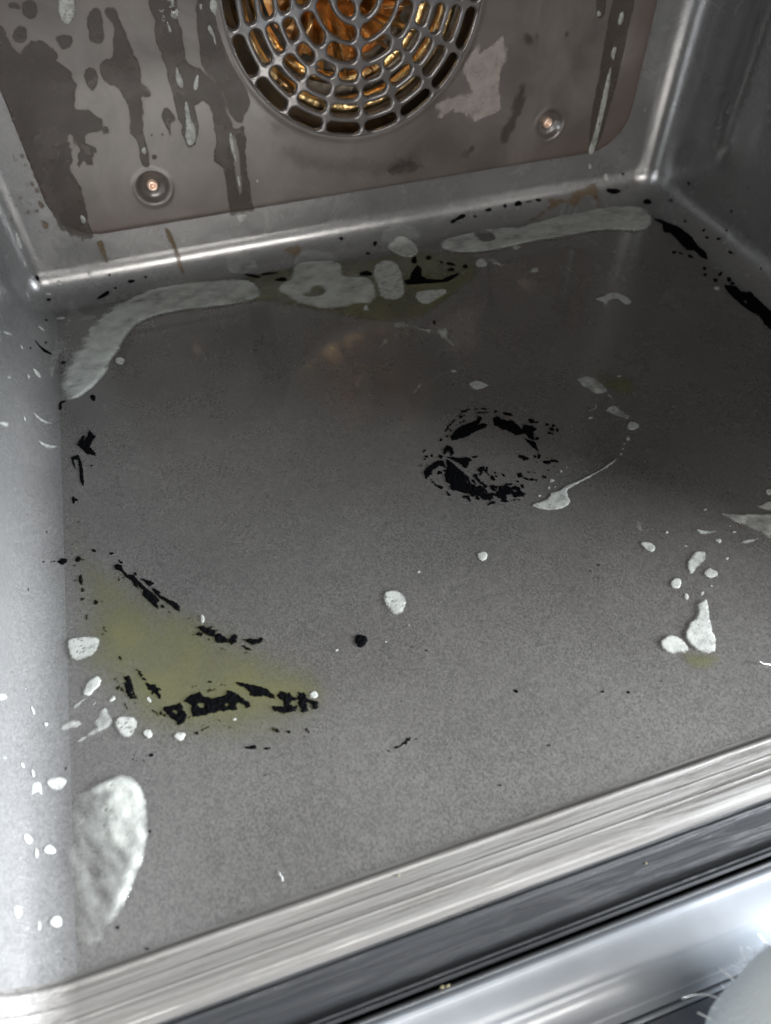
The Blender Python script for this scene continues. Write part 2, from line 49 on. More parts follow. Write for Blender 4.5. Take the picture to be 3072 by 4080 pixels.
 {"n":"burnt_speckles","m":"crust","c":"F","p":[[831,-2874,830,-2877,828,-2879,824,-2879,821,-2878,818,-2875,815,-2872,814,-2868,816,-2865,820,-2864,823,-2863,826,-2864,830,-2866,831,-2870],[882,-2902,881,-2904,878,-2905,872,-2904,866,-2902,861,-2900,856,-2896,856,-2894,859,-2893,863,-2892,868,-2892,874,-2894,880,-2897,882,-2900],[911,-2908,910,-2910,909,-2911,906,-2910,904,-2910,902,-2909,901,-2907,901,-2905,902,-2904,903,-2903,905,-2903,908,-2904,910,-2905,910,-2907],[841,-2907,839,-2910,834,-2912,828,-2913,819,-2913,812,-2912,809,-2909,808,-2907,807,-2904,811,-2902,819,-2901,826,-2902,833,-2903,839,-2905],[779,-2872,778,-2873,776,-2873,774,-2873,771,-2872,769,-2871,767,-2869,766,-2867,767,-2866,770,-2866,772,-2867,774,-2867,777,-2869,779,-2870],[763,-2872,762,-2873,761,-2874,759,-2874,757,-2873,756,-2872,755,-2871,755,-2870,755,-2869,756,-2868,758,-2868,760,-2869,761,-2870,762,-2871],[793,-3048,792,-3050,787,-3053,782,-3054,776,-3056,769,-3056,766,-3055,766,-3053,767,-3051,769,-3049,774,-3047,781,-3046,786,-3046,791,-3047],[752,-3061,751,-3063,749,-3063,745,-3063,742,-3061,739,-3060,737,-3058,735,-3056,737,-3055,740,-3055,743,-3056,746,-3056,749,-3058,751,-3060],[1041,-3157,1038,-3157,1033,-3153,1027,-3146,1021,-3139,1016,-3132,1015,-3127,1016,-3124,1018,-3124,1022,-3126,1028,-3132,1034,-3140,1037,-3146,1039,-3152],[1075,-3163,1074,-3164,1072,-3163,1068,-3160,1064,-3156,1062,-3152,1061,-3149,1060,-3147,1062,-3147,1065,-3149,1068,-3152,1072,-3155,1075,-3160,1076,-3162],[1143,-3188,1141,-3189,1137,-3185,1133,-3179,1129,-3173,1126,-3167,1125,-3163,1126,-3162,1128,-3161,1131,-3163,1135,-3168,1139,-3175,1141,-3180,1143,-3184],[1125,-3199,1124,-3200,1123,-3200,1122,-3200,1121,-3200,1119,-3199,1119,-3198,1119,-3197,1120,-3196,1120,-3195,1122,-3195,1123,-3195,1124,-3196,1124,-3197],[947,-3176,946,-3178,941,-3179,931,-3178,921,-3176,914,-3173,907,-3171,902,-3168,904,-3166,913,-3166,922,-3167,931,-3168,940,-3171,946,-3173],[944,-3177,943,-3179,942,-3181,939,-3182,936,-3181,934,-3178,932,-3176,932,-3173,933,-3170,935,-3169,938,-3169,941,-3169,944,-3171,945,-3174],[986,-3198,985,-3199,983,-3200,981,-3200,978,-3199,976,-3197,974,-3196,974,-3194,975,-3193,977,-3192,979,-3192,982,-3193,984,-3194,985,-3196],[999,-3201,998,-3202,996,-3202,994,-3203,991,-3202,989,-3200,989,-3199,988,-3198,989,-3196,990,-3196,993,-3196,995,-3197,998,-3198,999,-3200],[586,-3088,586,-3092,584,-3094,582,-3096,579,-3097,576,-3098,572,-3096,571,-3093,571,-3089,572,-3087,574,-3084,577,-3084,580,-3084,583,-3086],[527,-3070,527,-3071,527,-3072,526,-3073,524,-3074,522,-3074,521,-3074,520,-3073,520,-3072,520,-3071,521,-3069,523,-3068,525,-3068,526,-3069],[518,-3085,518,-3086,517,-3087,516,-3087,515,-3087,514,-3086,514,-3085,514,-3084,514,-3083,515,-3083,516,-3083,517,-3083,518,-3083,518,-3084],[531,-3095,531,-3096,530,-3096,528,-3096,527,-3095,526,-3095,525,-3094,525,-3093,525,-3092,526,-3092,527,-3092,529,-3092,530,-3093,530,-3094],[556,-3107,555,-3108,554,-3108,553,-3109,552,-3109,551,-3108,551,-3107,551,-3105,551,-3104,552,-3104,553,-3104,554,-3104,555,-3105,556,-3106],[870,-3076,869,-3077,868,-3078,867,-3078,866,-3078,865,-3077,864,-3076,864,-3074,864,-3074,866,-3073,867,-3073,868,-3073,869,-3074,870,-3075],[838,-3037,838,-3038,837,-3038,836,-3038,835,-3038,834,-3037,833,-3036,833,-3035,834,-3034,834,-3033,835,-3033,836,-3034,837,-3035,838,-3036],[631,-2977,631,-2978,630,-2980,629,-2980,628,-2980,627,-2978,627,-2977,626,-2975,627,-2973,628,-2972,629,-2973,630,-2973,631,-2974,631,-2975],[734,-2992,734,-2993,733,-2995,731,-2995,729,-2994,728,-2993,727,-2991,726,-2989,727,-2987,728,-2986,730,-2986,732,-2986,734,-2988,734,-2990]],"l":"small black flakes around the burnt patches in the yellowish pool","t":"","h":0.2,"r":0.6,"k":"stuff"},
 {"n":"burnt_speckles","m":"crust","c":"F","p":[[511,-2123,509,-2126,506,-2127,502,-2127,498,-2126,494,-2123,492,-2120,492,-2117,492,-2114,494,-2112,499,-2112,503,-2114,506,-2117,509,-2120],[545,-2190,543,-2191,540,-2190,535,-2185,531,-2179,528,-2174,527,-2169,525,-2164,527,-2163,532,-2166,536,-2171,541,-2177,544,-2183,546,-2188],[526,-2269,527,-2275,527,-2280,525,-2282,524,-2283,521,-2282,519,-2277,518,-2270,517,-2264,517,-2259,518,-2255,520,-2255,522,-2258,525,-2263],[546,-2274,544,-2275,543,-2275,540,-2274,538,-2271,536,-2268,535,-2265,536,-2262,538,-2262,540,-2263,542,-2264,545,-2266,547,-2269,547,-2272],[597,-2264,599,-2268,600,-2273,599,-2277,597,-2278,594,-2277,591,-2275,588,-2270,587,-2265,587,-2261,588,-2258,589,-2255,592,-2255,595,-2259],[693,-2467,695,-2472,695,-2477,693,-2479,690,-2479,688,-2479,684,-2478,682,-2473,681,-2468,682,-2464,683,-2461,685,-2459,688,-2460,691,-2463],[717,-2516,716,-2517,713,-2515,711,-2511,708,-2506,706,-2502,705,-2497,706,-2496,708,-2497,711,-2500,713,-2502,716,-2507,718,-2512,718,-2515],[788,-2561,787,-2565,785,-2567,784,-2568,783,-2568,782,-2567,781,-2563,781,-2559,782,-2556,783,-2553,785,-2552,786,-2553,787,-2555,788,-2557],[851,-2685,851,-2688,849,-2689,847,-2689,846,-2689,844,-2688,843,-2685,844,-2683,844,-2681,845,-2679,847,-2678,849,-2679,850,-2681,851,-2683],[795,-2650,794,-2652,792,-2651,790,-2650,789,-2648,788,-2646,787,-2643,787,-2641,789,-2641,791,-2641,793,-2642,795,-2644,796,-2646,796,-2649],[896,-2748,895,-2749,893,-2748,891,-2745,889,-2743,888,-2740,888,-2737,890,-2737,891,-2737,892,-2737,894,-2739,896,-2742,896,-2745,896,-2746],[903,-2751,903,-2752,902,-2753,901,-2753,900,-2753,899,-2752,898,-2750,898,-2749,899,-2748,900,-2747,901,-2747,902,-2747,903,-2748,904,-2749],[983,-2789,982,-2792,981,-2793,980,-2793,979,-2793,977,-2793,977,-2790,977,-2787,978,-2785,979,-2784,980,-2783,982,-2783,983,-2785,983,-2787],[992,-2800,991,-2801,990,-2802,989,-2802,988,-2801,987,-2801,986,-2799,986,-2798,987,-2797,988,-2796,989,-2795,990,-2796,991,-2797,992,-2799],[700,-2522,699,-2523,698,-2524,697,-2523,696,-2523,695,-2522,694,-2521,694,-2520,695,-2519,696,-2518,697,-2518,698,-2519,699,-2520,699,-2520],[450,-2366,449,-2367,448,-2368,447,-2368,445,-2368,444,-2367,443,-2365,443,-2363,443,-2361,444,-2360,446,-2360,447,-2361,449,-2362,450,-2364],[452,-2498,452,-2502,452,-2506,451,-2510,449,-2510,446,-2507,444,-2503,443,-2499,442,-2494,443,-2491,445,-2489,446,-2488,449,-2489,451,-2493],[450,-2527,449,-2528,448,-2530,445,-2530,443,-2529,441,-2529,438,-2527,437,-2526,438,-2524,440,-2523,442,-2523,445,-2523,448,-2524,449,-2525],[507,-2658,508,-2664,508,-2669,507,-2672,504,-2673,501,-2670,499,-2667,496,-2662,494,-2656,494,-2650,496,-2649,498,-2649,501,-2649,504,-2652],[818,-2638,817,-2642,816,-2644,814,-2645,813,-2643,812,-2642,811,-2639,811,-2636,812,-2632,814,-2630,815,-2629,817,-2629,818,-2631,818,-2634]],"l":"small black flakes beside the diagonal burnt streak","t":"","h":0.2,"r":0.5,"k":"stuff"},
 {"n":"burnt_crust","m":"crust","c":"F","p":[[379,-1361,414,-1312,415,-1364,431,-1318,444,-1278,469,-1339,445,-1383,438,-1406,459,-1446,465,-1477,420,-1442,410,-1413,389,-1385]],"l":"branched black burnt flake on the floor beside the left wall","t":"","h":0.3,"r":0.8},
 {"n":"burnt_crust","m":"crust","c":"F","p":[[346,-1454,382,-1441,396,-1499,401,-1596,400,-1674,393,-1648,385,-1576,381,-1478,359,-1471,368,-1538,363,-1536]],"l":"hook-shaped black burnt flake below the branched one beside the left wall","t":"","h":0.3,"r":0.4},
 {"n":"burnt_speckles","m":"crust","c":"F","p":[[486,-1023,486,-1036,485,-1048,481,-1056,475,-1057,470,-1049,465,-1041,460,-1029,458,-1014,461,-1003,466,-999,471,-999,477,-1001,483,-1009],[314,-1045,312,-1061,309,-1069,305,-1071,301,-1071,298,-1065,297,-1052,297,-1037,299,-1023,302,-1010,306,-1005,310,-1011,311,-1021,313,-1031],[334,-1007,334,-1011,330,-1014,325,-1016,319,-1018,312,-1017,309,-1013,309,-1010,310,-1006,311,-1002,316,-999,323,-999,328,-1001,332,-1004],[446,-1542,445,-1544,443,-1545,441,-1545,439,-1544,437,-1543,436,-1541,436,-1538,436,-1536,438,-1534,440,-1534,442,-1535,443,-1537,445,-1539]],"l":"small black flakes at the front tip of the left corner foam","t":"","h":0.2,"r":0.4,"k":"stuff"},
 {"n":"burnt_speckles","m":"crust","c":"F","p":[[358,-1744,357,-1753,355,-1762,352,-1768,348,-1767,346,-1759,345,-1749,344,-1739,344,-1727,347,-1718,350,-1716,353,-1718,356,-1723,358,-1732],[371,-1748,371,-1752,368,-1755,364,-1754,360,-1753,356,-1750,354,-1746,353,-1742,355,-1739,357,-1736,360,-1735,365,-1736,368,-1740,369,-1744],[400,-1618,403,-1637,402,-1651,399,-1654,396,-1651,393,-1648,388,-1638,385,-1619,384,-1602,385,-1590,386,-1581,389,-1579,393,-1588,397,-1602],[437,-2089,435,-2092,431,-2093,427,-2091,423,-2088,420,-2083,419,-2078,420,-2075,422,-2073,425,-2071,429,-2071,433,-2075,435,-2080,436,-2085],[370,-2102,372,-2108,370,-2114,366,-2119,361,-2120,355,-2120,349,-2118,346,-2112,347,-2105,349,-2100,352,-2095,357,-2091,363,-2091,368,-2096],[385,-2119,384,-2121,382,-2121,379,-2121,376,-2120,373,-2119,372,-2116,371,-2114,372,-2112,374,-2110,377,-2110,379,-2112,382,-2114,384,-2116],[348,-2137,348,-2139,346,-2140,344,-2140,340,-2139,338,-2137,337,-2135,336,-2133,336,-2131,338,-2130,341,-2130,344,-2131,347,-2133,348,-2135],[374,-2225,374,-2239,372,-2251,369,-2254,365,-2249,362,-2243,360,-2234,358,-2220,359,-2207,362,-2198,365,-2192,368,-2192,372,-2200,373,-2212],[350,-2220,350,-2222,348,-2223,345,-2222,342,-2221,339,-2219,337,-2217,336,-2215,337,-2214,339,-2214,342,-2214,345,-2215,348,-2217,349,-2219],[379,-2280,378,-2286,376,-2289,374,-2291,371,-2292,368,-2290,366,-2285,365,-2278,366,-2273,367,-2268,369,-2266,372,-2267,375,-2269,377,-2274],[380,-2325,380,-2329,377,-2332,373,-2333,370,-2334,366,-2334,363,-2331,361,-2327,361,-2324,362,-2320,366,-2318,370,-2318,373,-2320,377,-2322],[430,-2370,426,-2373,422,-2375,417,-2374,413,-2369,412,-2363,413,-2357,414,-2352,416,-2347,421,-2346,426,-2349,429,-2353,432,-2359,432,-2365],[452,-2368,451,-2369,450,-2371,448,-2371,447,-2370,445,-2368,444,-2367,443,-2365,444,-2363,445,-2362,447,-2362,449,-2363,450,-2364,452,-2366],[385,-2427,385,-2433,384,-2439,382,-2441,381,-2440,379,-2437,378,-2432,378,-2424,379,-2418,380,-2414,382,-2412,383,-2410,385,-2413,386,-2420],[399,-2391,399,-2394,398,-2396,396,-2396,395,-2397,394,-2395,394,-2393,394,-2389,394,-2386,395,-2384,396,-2383,397,-2384,398,-2386,399,-2388],[387,-2493,387,-2495,386,-2496,385,-2497,384,-2496,383,-2495,382,-2493,382,-2491,382,-2489,383,-2488,384,-2488,385,-2488,386,-2489,387,-2491],[369,-1890,369,-1892,368,-1893,367,-1893,366,-1892,365,-1891,363,-1890,363,-1888,364,-1887,365,-1886,366,-1886,367,-1886,369,-1887,369,-1888],[345,-2254,345,-2255,344,-2256,343,-2256,342,-2255,341,-2255,340,-2254,339,-2252,340,-2251,341,-2250,342,-2250,343,-2250,344,-2251,345,-2253],[440,-2430,440,-2432,439,-2432,437,-2432,436,-2432,434,-2431,433,-2429,432,-2428,433,-2427,435,-2427,436,-2426,437,-2427,439,-2428,440,-2429],[286,-1771,286,-1772,285,-1773,284,-1773,282,-1773,281,-1772,280,-1771,279,-1769,280,-1768,281,-1767,282,-1767,284,-1767,286,-1768,287,-1770],[218,-1917,217,-1919,216,-1920,214,-1921,211,-1921,209,-1921,207,-1919,207,-1917,208,-1916,209,-1914,211,-1913,214,-1913,216,-1914,217,-1916],[556,-2597,555,-2598,554,-2598,552,-2599,551,-2598,550,-2597,549,-2596,548,-2595,549,-2594,550,-2593,551,-2593,553,-2594,554,-2594,556,-2596],[-153,-2657,-157,-2658,-166,-2659,-183,-2660,-203,-2661,-222,-2662,-241,-2662,-249,-2661,-239,-2660,-220,-2659,-203,-2658,-183,-2656,-163,-2656,-153,-2656]],"l":"small black flakes in a loose line down the left edge of the floor","t":"","h":0.2,"r":0.4,"k":"stuff"},
 {"n":"burnt_crust","m":"crust","c":"L","p":[[-2096,-209,-2078,-260,-2091,-299,-2110,-298,-2117,-257]],"l":"rounded black flake right at the bend between floor and left wall","t":"","h":0.3,"r":0.3},
 {"n":"burnt_speckles","m":"crust","c":"L","p":[[-2089,-104,-2091,-103,-2092,-100,-2093,-97,-2094,-93,-2093,-90,-2091,-89,-2089,-88,-2087,-88,-2085,-90,-2084,-93,-2085,-97,-2086,-100,-2087,-102],[-2091,-164,-2093,-164,-2095,-162,-2095,-158,-2094,-155,-2093,-153,-2092,-150,-2091,-149,-2089,-150,-2088,-152,-2087,-155,-2087,-159,-2088,-161,-2090,-163],[-2091,-186,-2093,-186,-2094,-184,-2095,-181,-2095,-178,-2094,-176,-2092,-173,-2090,-173,-2088,-174,-2087,-176,-2086,-179,-2086,-182,-2087,-185,-2089,-186],[-2247,1,-2250,0,-2253,0,-2254,1,-2254,3,-2254,4,-2252,5,-2249,6,-2246,7,-2244,6,-2242,6,-2240,4,-2241,3,-2244,2]],"l":"tiny black specks on the left wall bend","t":"","h":0.15,"r":0.2,"k":"stuff"},
 {"n":"burnt_crust","m":"crust","c":"R","p":[[-353,-319,-382,-229,-520,-126,-659,-112,-766,-150,-851,-144,-919,-213,-879,-267,-799,-253,-774,-329,-642,-312,-557,-305,-524,-353,-429,-288]],"l":"black burnt crust along the foot of the right wall, back stretch","t":"","h":0.4,"r":0.8},
 {"n":"burnt_crust","m":"crust","c":"R","p":[[-1207,-343,-1237,-238,-1297,-260,-1324,-151,-1425,-163,-1529,-161,-1678,-368,-1615,-363,-1524,-331,-1499,-366,-1429,-374,-1341,-380,-1272,-374]],"l":"black burnt crust along the foot of the right wall, front stretch","t":"","h":0.4,"r":1.2,"o":[[-1371,-330,-1387,-299,-1412,-340]]},
 {"n":"burnt_speckles","m":"crust","c":"R","p":[[-777,-441,-785,-449,-789,-461,-788,-471,-786,-479,-783,-485,-775,-486,-768,-481,-761,-472,-755,-462,-753,-451,-757,-443,-763,-441,-770,-440],[-808,-402,-809,-409,-810,-416,-807,-423,-800,-430,-792,-430,-786,-428,-781,-426,-776,-421,-777,-413,-782,-406,-789,-401,-796,-398,-803,-398],[-865,-345,-869,-356,-868,-366,-865,-375,-859,-382,-849,-383,-841,-379,-833,-373,-826,-364,-824,-353,-830,-344,-839,-341,-847,-339,-856,-339],[-1002,-336,-1009,-347,-1014,-357,-1017,-367,-1016,-375,-1010,-377,-1002,-373,-994,-368,-985,-360,-978,-349,-977,-339,-982,-334,-986,-332,-993,-331],[-1065,-392,-1071,-400,-1076,-409,-1076,-418,-1074,-424,-1070,-428,-1064,-430,-1057,-426,-1051,-416,-1048,-407,-1046,-398,-1046,-390,-1050,-385,-1058,-387],[-1073,-200,-1081,-211,-1088,-230,-1095,-252,-1102,-284,-1106,-300,-1103,-306,-1096,-305,-1090,-301,-1082,-293,-1073,-272,-1069,-242,-1067,-220,-1068,-204],[-1141,-350,-1147,-360,-1153,-371,-1156,-384,-1153,-394,-1146,-396,-1139,-393,-1131,-390,-1122,-383,-1116,-370,-1117,-358,-1120,-350,-1125,-345,-1132,-344],[-1153,-187,-1165,-194,-1175,-213,-1178,-233,-1179,-251,-1179,-270,-1174,-282,-1162,-275,-1150,-257,-1140,-238,-1132,-217,-1131,-200,-1136,-192,-1144,-188],[-1207,-207,-1213,-221,-1214,-241,-1213,-260,-1212,-279,-1208,-288,-1201,-288,-1194,-283,-1188,-267,-1183,-246,-1184,-226,-1188,-215,-1194,-209,-1200,-205],[-755,-6,-759,-10,-760,-16,-756,-24,-749,-29,-743,-31,-737,-32,-731,-32,-728,-26,-729,-19,-733,-12,-738,-6,-745,-2,-751,-3],[-839,54,-840,48,-840,42,-836,34,-829,27,-821,24,-814,23,-808,25,-806,31,-809,39,-814,46,-819,54,-828,59,-835,59],[-843,169,-844,163,-844,156,-841,148,-836,143,-830,143,-825,144,-821,146,-819,152,-821,159,-825,166,-830,173,-836,176,-840,174],[-991,24,-991,18,-989,11,-983,5,-974,3,-966,4,-960,6,-953,9,-951,16,-956,23,-964,27,-971,30,-980,32,-987,30],[-683,28,-687,24,-690,20,-692,13,-690,5,-685,1,-680,-1,-675,-2,-670,0,-667,6,-668,13,-669,20,-673,27,-678,30],[-1237,80,-1241,76,-1242,70,-1241,66,-1238,64,-1234,63,-1230,64,-1226,68,-1224,73,-1223,78,-1223,83,-1226,87,-1230,86,-1234,83],[-520,-24,-524,-30,-523,-36,-521,-41,-517,-46,-512,-49,-506,-47,-501,-44,-497,-40,-495,-34,-498,-28,-504,-24,-509,-23,-515,-22],[-819,382,-820,378,-820,372,-816,366,-809,363,-803,362,-798,362,-795,365,-795,370,-798,375,-802,381,-807,386,-814,388,-818,386],[-354,338,-358,332,-360,325,-360,318,-356,312,-348,312,-341,315,-335,318,-328,323,-325,330,-328,337,-333,340,-339,343,-347,342],[-286,42,-290,39,-290,31,-284,24,-276,18,-268,15,-261,13,-256,16,-255,22,-255,29,-259,36,-267,43,-275,45,-281,44],[-157,-112,-170,-127,-172,-151,-165,-173,-157,-192,-146,-211,-118,-218,-92,-205,-77,-183,-70,-160,-75,-135,-93,-117,-115,-110,-137,-109],[-785,908,-788,900,-786,893,-784,888,-780,885,-775,886,-770,891,-766,897,-762,905,-762,913,-765,918,-771,918,-775,917,-780,914],[-488,141,-490,138,-489,132,-485,127,-480,124,-476,121,-472,121,-469,123,-469,127,-470,132,-472,137,-477,142,-482,143,-485,142]],"l":"small black flakes along the foot of the right wall","t":"","h":0.2,"r":0.6,"k":"stuff"},
 {"n":"burnt_crust","m":"crust","c":"B","p":[[3435,67,3434,55,3425,47,3412,43,3398,43,3384,47,3375,58,3375,70,3380,81,3385,91,3396,100,3411,99,3423,90,3430,79],[3321,66,3321,56,3315,50,3307,50,3301,53,3295,57,3290,64,3290,74,3293,82,3297,89,3303,93,3310,90,3315,82,3318,75],[3206,55,3203,48,3197,41,3187,39,3177,41,3168,46,3160,52,3156,61,3160,70,3169,73,3178,75,3188,76,3200,72,3206,64],[3013,48,3012,37,3003,25,2985,15,2967,10,2951,7,2934,7,2925,15,2931,28,2946,39,2960,49,2977,58,2996,62,3009,57],[2940,18,2939,8,2936,-2,2929,-11,2919,-15,2911,-14,2903,-11,2897,-5,2897,6,2903,16,2911,22,2919,27,2929,31,2937,27],[3093,13,3091,7,3087,3,3081,2,3076,4,3072,9,3068,13,3066,20,3068,26,3074,28,3079,29,3085,28,3090,25,3093,19],[3515,66,3510,63,3501,62,3490,62,3477,62,3464,65,3457,70,3458,73,3461,76,3466,79,3477,79,3491,77,3502,74,3511,70],[3583,61,3579,55,3573,50,3563,48,3551,51,3544,59,3538,66,3533,74,3534,82,3542,87,3554,85,3564,82,3574,77,3582,70],[4222,207,4221,198,4219,190,4215,186,4210,188,4205,195,4200,204,4197,216,4198,227,4202,232,4206,235,4211,236,4217,231,4222,219]],"l":"row of black burnt dots along the back edge of the floor","t":"","h":0.3,"r":0.5,"k":"stuff"},
 {"n":"burnt_crust","m":"crust","c":"B","p":[[4187,0,4176,-7,4163,-12,4142,-11,4119,1,4100,16,4087,32,4080,47,4090,57,4110,56,4131,51,4153,44,4178,31,4191,13]],"l":"black burnt spot on the right back corner bend above the foam","t":"","h":0.3,"r":0.5},
 {"n":"burnt_crust","m":"crust","c":"B","p":[[2401,-789,2442,-784,2473,-697,2541,-586,2554,-658,2525,-773,2550,-836,2628,-887,2697,-857,2766,-826,2742,-879,2655,-938,2568,-921,2477,-889,2403,-865]],"l":"black burnt streak in the back yellow pool, right of the rounded foam flap","t":"","h":0.35,"r":0.5},
 {"n":"burnt_speckles","m":"crust","c":"B","p":[[2556,-528,2547,-556,2533,-571,2524,-564,2519,-550,2515,-534,2516,-509,2523,-480,2535,-459,2547,-445,2558,-440,2566,-452,2565,-476,2561,-501],[2240,-596,2233,-614,2216,-620,2198,-615,2182,-609,2164,-598,2153,-576,2156,-555,2168,-542,2181,-534,2198,-529,2216,-537,2229,-555,2237,-575],[2658,-521,2652,-538,2642,-547,2633,-549,2623,-548,2615,-538,2613,-520,2619,-502,2625,-489,2633,-476,2643,-467,2653,-473,2658,-488,2659,-504],[2775,-703,2769,-714,2756,-712,2743,-703,2732,-691,2722,-675,2718,-658,2721,-645,2726,-635,2736,-630,2750,-636,2761,-653,2767,-670,2773,-686],[2750,-779,2744,-793,2734,-800,2723,-798,2713,-794,2704,-786,2697,-772,2700,-755,2710,-745,2719,-739,2729,-734,2740,-737,2748,-749,2750,-764],[2844,-768,2840,-783,2831,-792,2822,-792,2814,-788,2808,-779,2806,-765,2809,-751,2815,-738,2822,-727,2832,-721,2840,-727,2843,-741,2844,-754],[2710,-628,2706,-636,2701,-643,2694,-647,2688,-644,2685,-636,2683,-626,2684,-615,2688,-605,2695,-601,2700,-600,2706,-601,2712,-606,2714,-617],[2148,30,2147,22,2142,15,2134,14,2128,19,2123,24,2118,30,2116,38,2119,46,2125,50,2132,52,2139,51,2145,45,2147,38],[2362,-89,2357,-101,2352,-114,2346,-123,2339,-121,2335,-109,2334,-95,2334,-80,2338,-66,2344,-59,2350,-56,2357,-55,2363,-60,2365,-74],[2296,-243,2292,-258,2286,-270,2279,-278,2272,-271,2268,-253,2267,-235,2267,-221,2268,-205,2273,-195,2281,-196,2287,-203,2293,-212,2296,-226],[2442,-1466,2438,-1475,2434,-1483,2429,-1490,2424,-1489,2422,-1479,2424,-1468,2425,-1458,2428,-1446,2433,-1437,2438,-1435,2442,-1438,2445,-1444,2445,-1454],[1676,-307,1666,-314,1644,-315,1622,-312,1599,-309,1572,-300,1557,-288,1558,-271,1566,-257,1580,-248,1603,-249,1628,-263,1649,-283,1667,-294],[1708,-440,1707,-455,1695,-463,1676,-460,1658,-449,1643,-436,1632,-419,1632,-403,1641,-393,1652,-387,1668,-383,1688,-390,1703,-408,1707,-425],[1552,-323,1547,-329,1537,-331,1515,-317,1491,-290,1474,-248,1463,-215,1456,-191,1462,-183,1480,-194,1501,-216,1524,-250,1546,-294,1555,-315],[2245,-1114,2242,-1120,2239,-1126,2235,-1130,2232,-1128,2231,-1121,2231,-1114,2231,-1108,2233,-1100,2237,-1094,2240,-1093,2243,-1095,2245,-1099,2246,-1106]],"l":"small black flakes in and around the back yellow pool","t":"","h":0.25,"r":0.5,"k":"stuff"},
 {"n":"burnt_crust","m":"crust","c":"B","p":[[626,-80,624,-91,617,-108,601,-128,583,-143,569,-150,556,-155,545,-154,546,-138,559,-116,576,-99,592,-85,609,-74,622,-72],[790,-20,785,-25,779,-29,771,-32,761,-32,752,-27,749,-20,749,-14,750,-8,755,-3,764,-1,774,-4,782,-8,789,-13],[657,77,655,73,653,69,650,66,647,68,645,72,645,76,644,81,645,86,648,89,651,90,654,89,657,87,658,82],[868,-3,866,-6,863,-10,859,-12,855,-11,852,-7,850,-2,850,2,851,7,855,9,859,10,863,9,867,7,869,2],[671,-58,669,-62,667,-66,663,-68,660,-66,657,-62,655,-58,654,-52,656,-47,659,-44,663,-45,666,-45,669,-47,671,-52]],"l":"black burnt marks behind the left corner foam","t":"","h":0.3,"r":0.4},
 {"n":"burnt_crust","m":"crust","c":"L","p":[[-461,-32,-506,-70,-549,-113,-573,-188,-562,-196,-525,-128,-495,-79,-454,-38]],"l":"curved black burnt scratch on the left wall bend","t":"","h":0.25,"r":0.3},
 {"n":"burnt_speckles","m":"crust","c":"L","p":[[699,53,603,25,528,9,470,4,444,15,448,35,466,58,501,89,576,127,669,154,735,157,788,153,835,140,803,99],[86,-216,71,-206,60,-195,48,-184,41,-169,43,-156,51,-150,61,-147,74,-149,87,-159,96,-173,102,-188,106,-204,101,-217],[-225,-161,-230,-158,-233,-152,-235,-145,-237,-137,-235,-131,-232,-127,-227,-126,-222,-126,-217,-130,-215,-138,-216,-145,-218,-151,-220,-157],[-455,-146,-459,-143,-462,-140,-465,-135,-466,-129,-464,-124,-461,-121,-457,-120,-453,-120,-450,-124,-448,-130,-447,-135,-448,-142,-451,-146],[-669,-342,-675,-341,-677,-334,-678,-327,-676,-318,-672,-310,-666,-306,-661,-306,-656,-308,-651,-311,-649,-319,-653,-328,-658,-334,-663,-339],[-543,-3,-550,-3,-556,-1,-559,2,-559,5,-559,7,-555,9,-549,10,-542,9,-536,7,-531,5,-530,2,-533,0,-537,-1]],"l":"small black specks on the back left corner bend","t":"","h":0.15,"r":0.3,"k":"stuff"},
 {"n":"burnt_crust","m":"crust","c":"F","p":[[1454,-2883,1448,-2893,1440,-2900,1429,-2906,1417,-2908,1406,-2900,1403,-2888,1404,-2877,1406,-2866,1412,-2855,1424,-2850,1436,-2854,1446,-2861,1453,-2870]],"l":"single round black burnt blob at the front centre of the floor","t":"","h":0.5,"r":0.2},
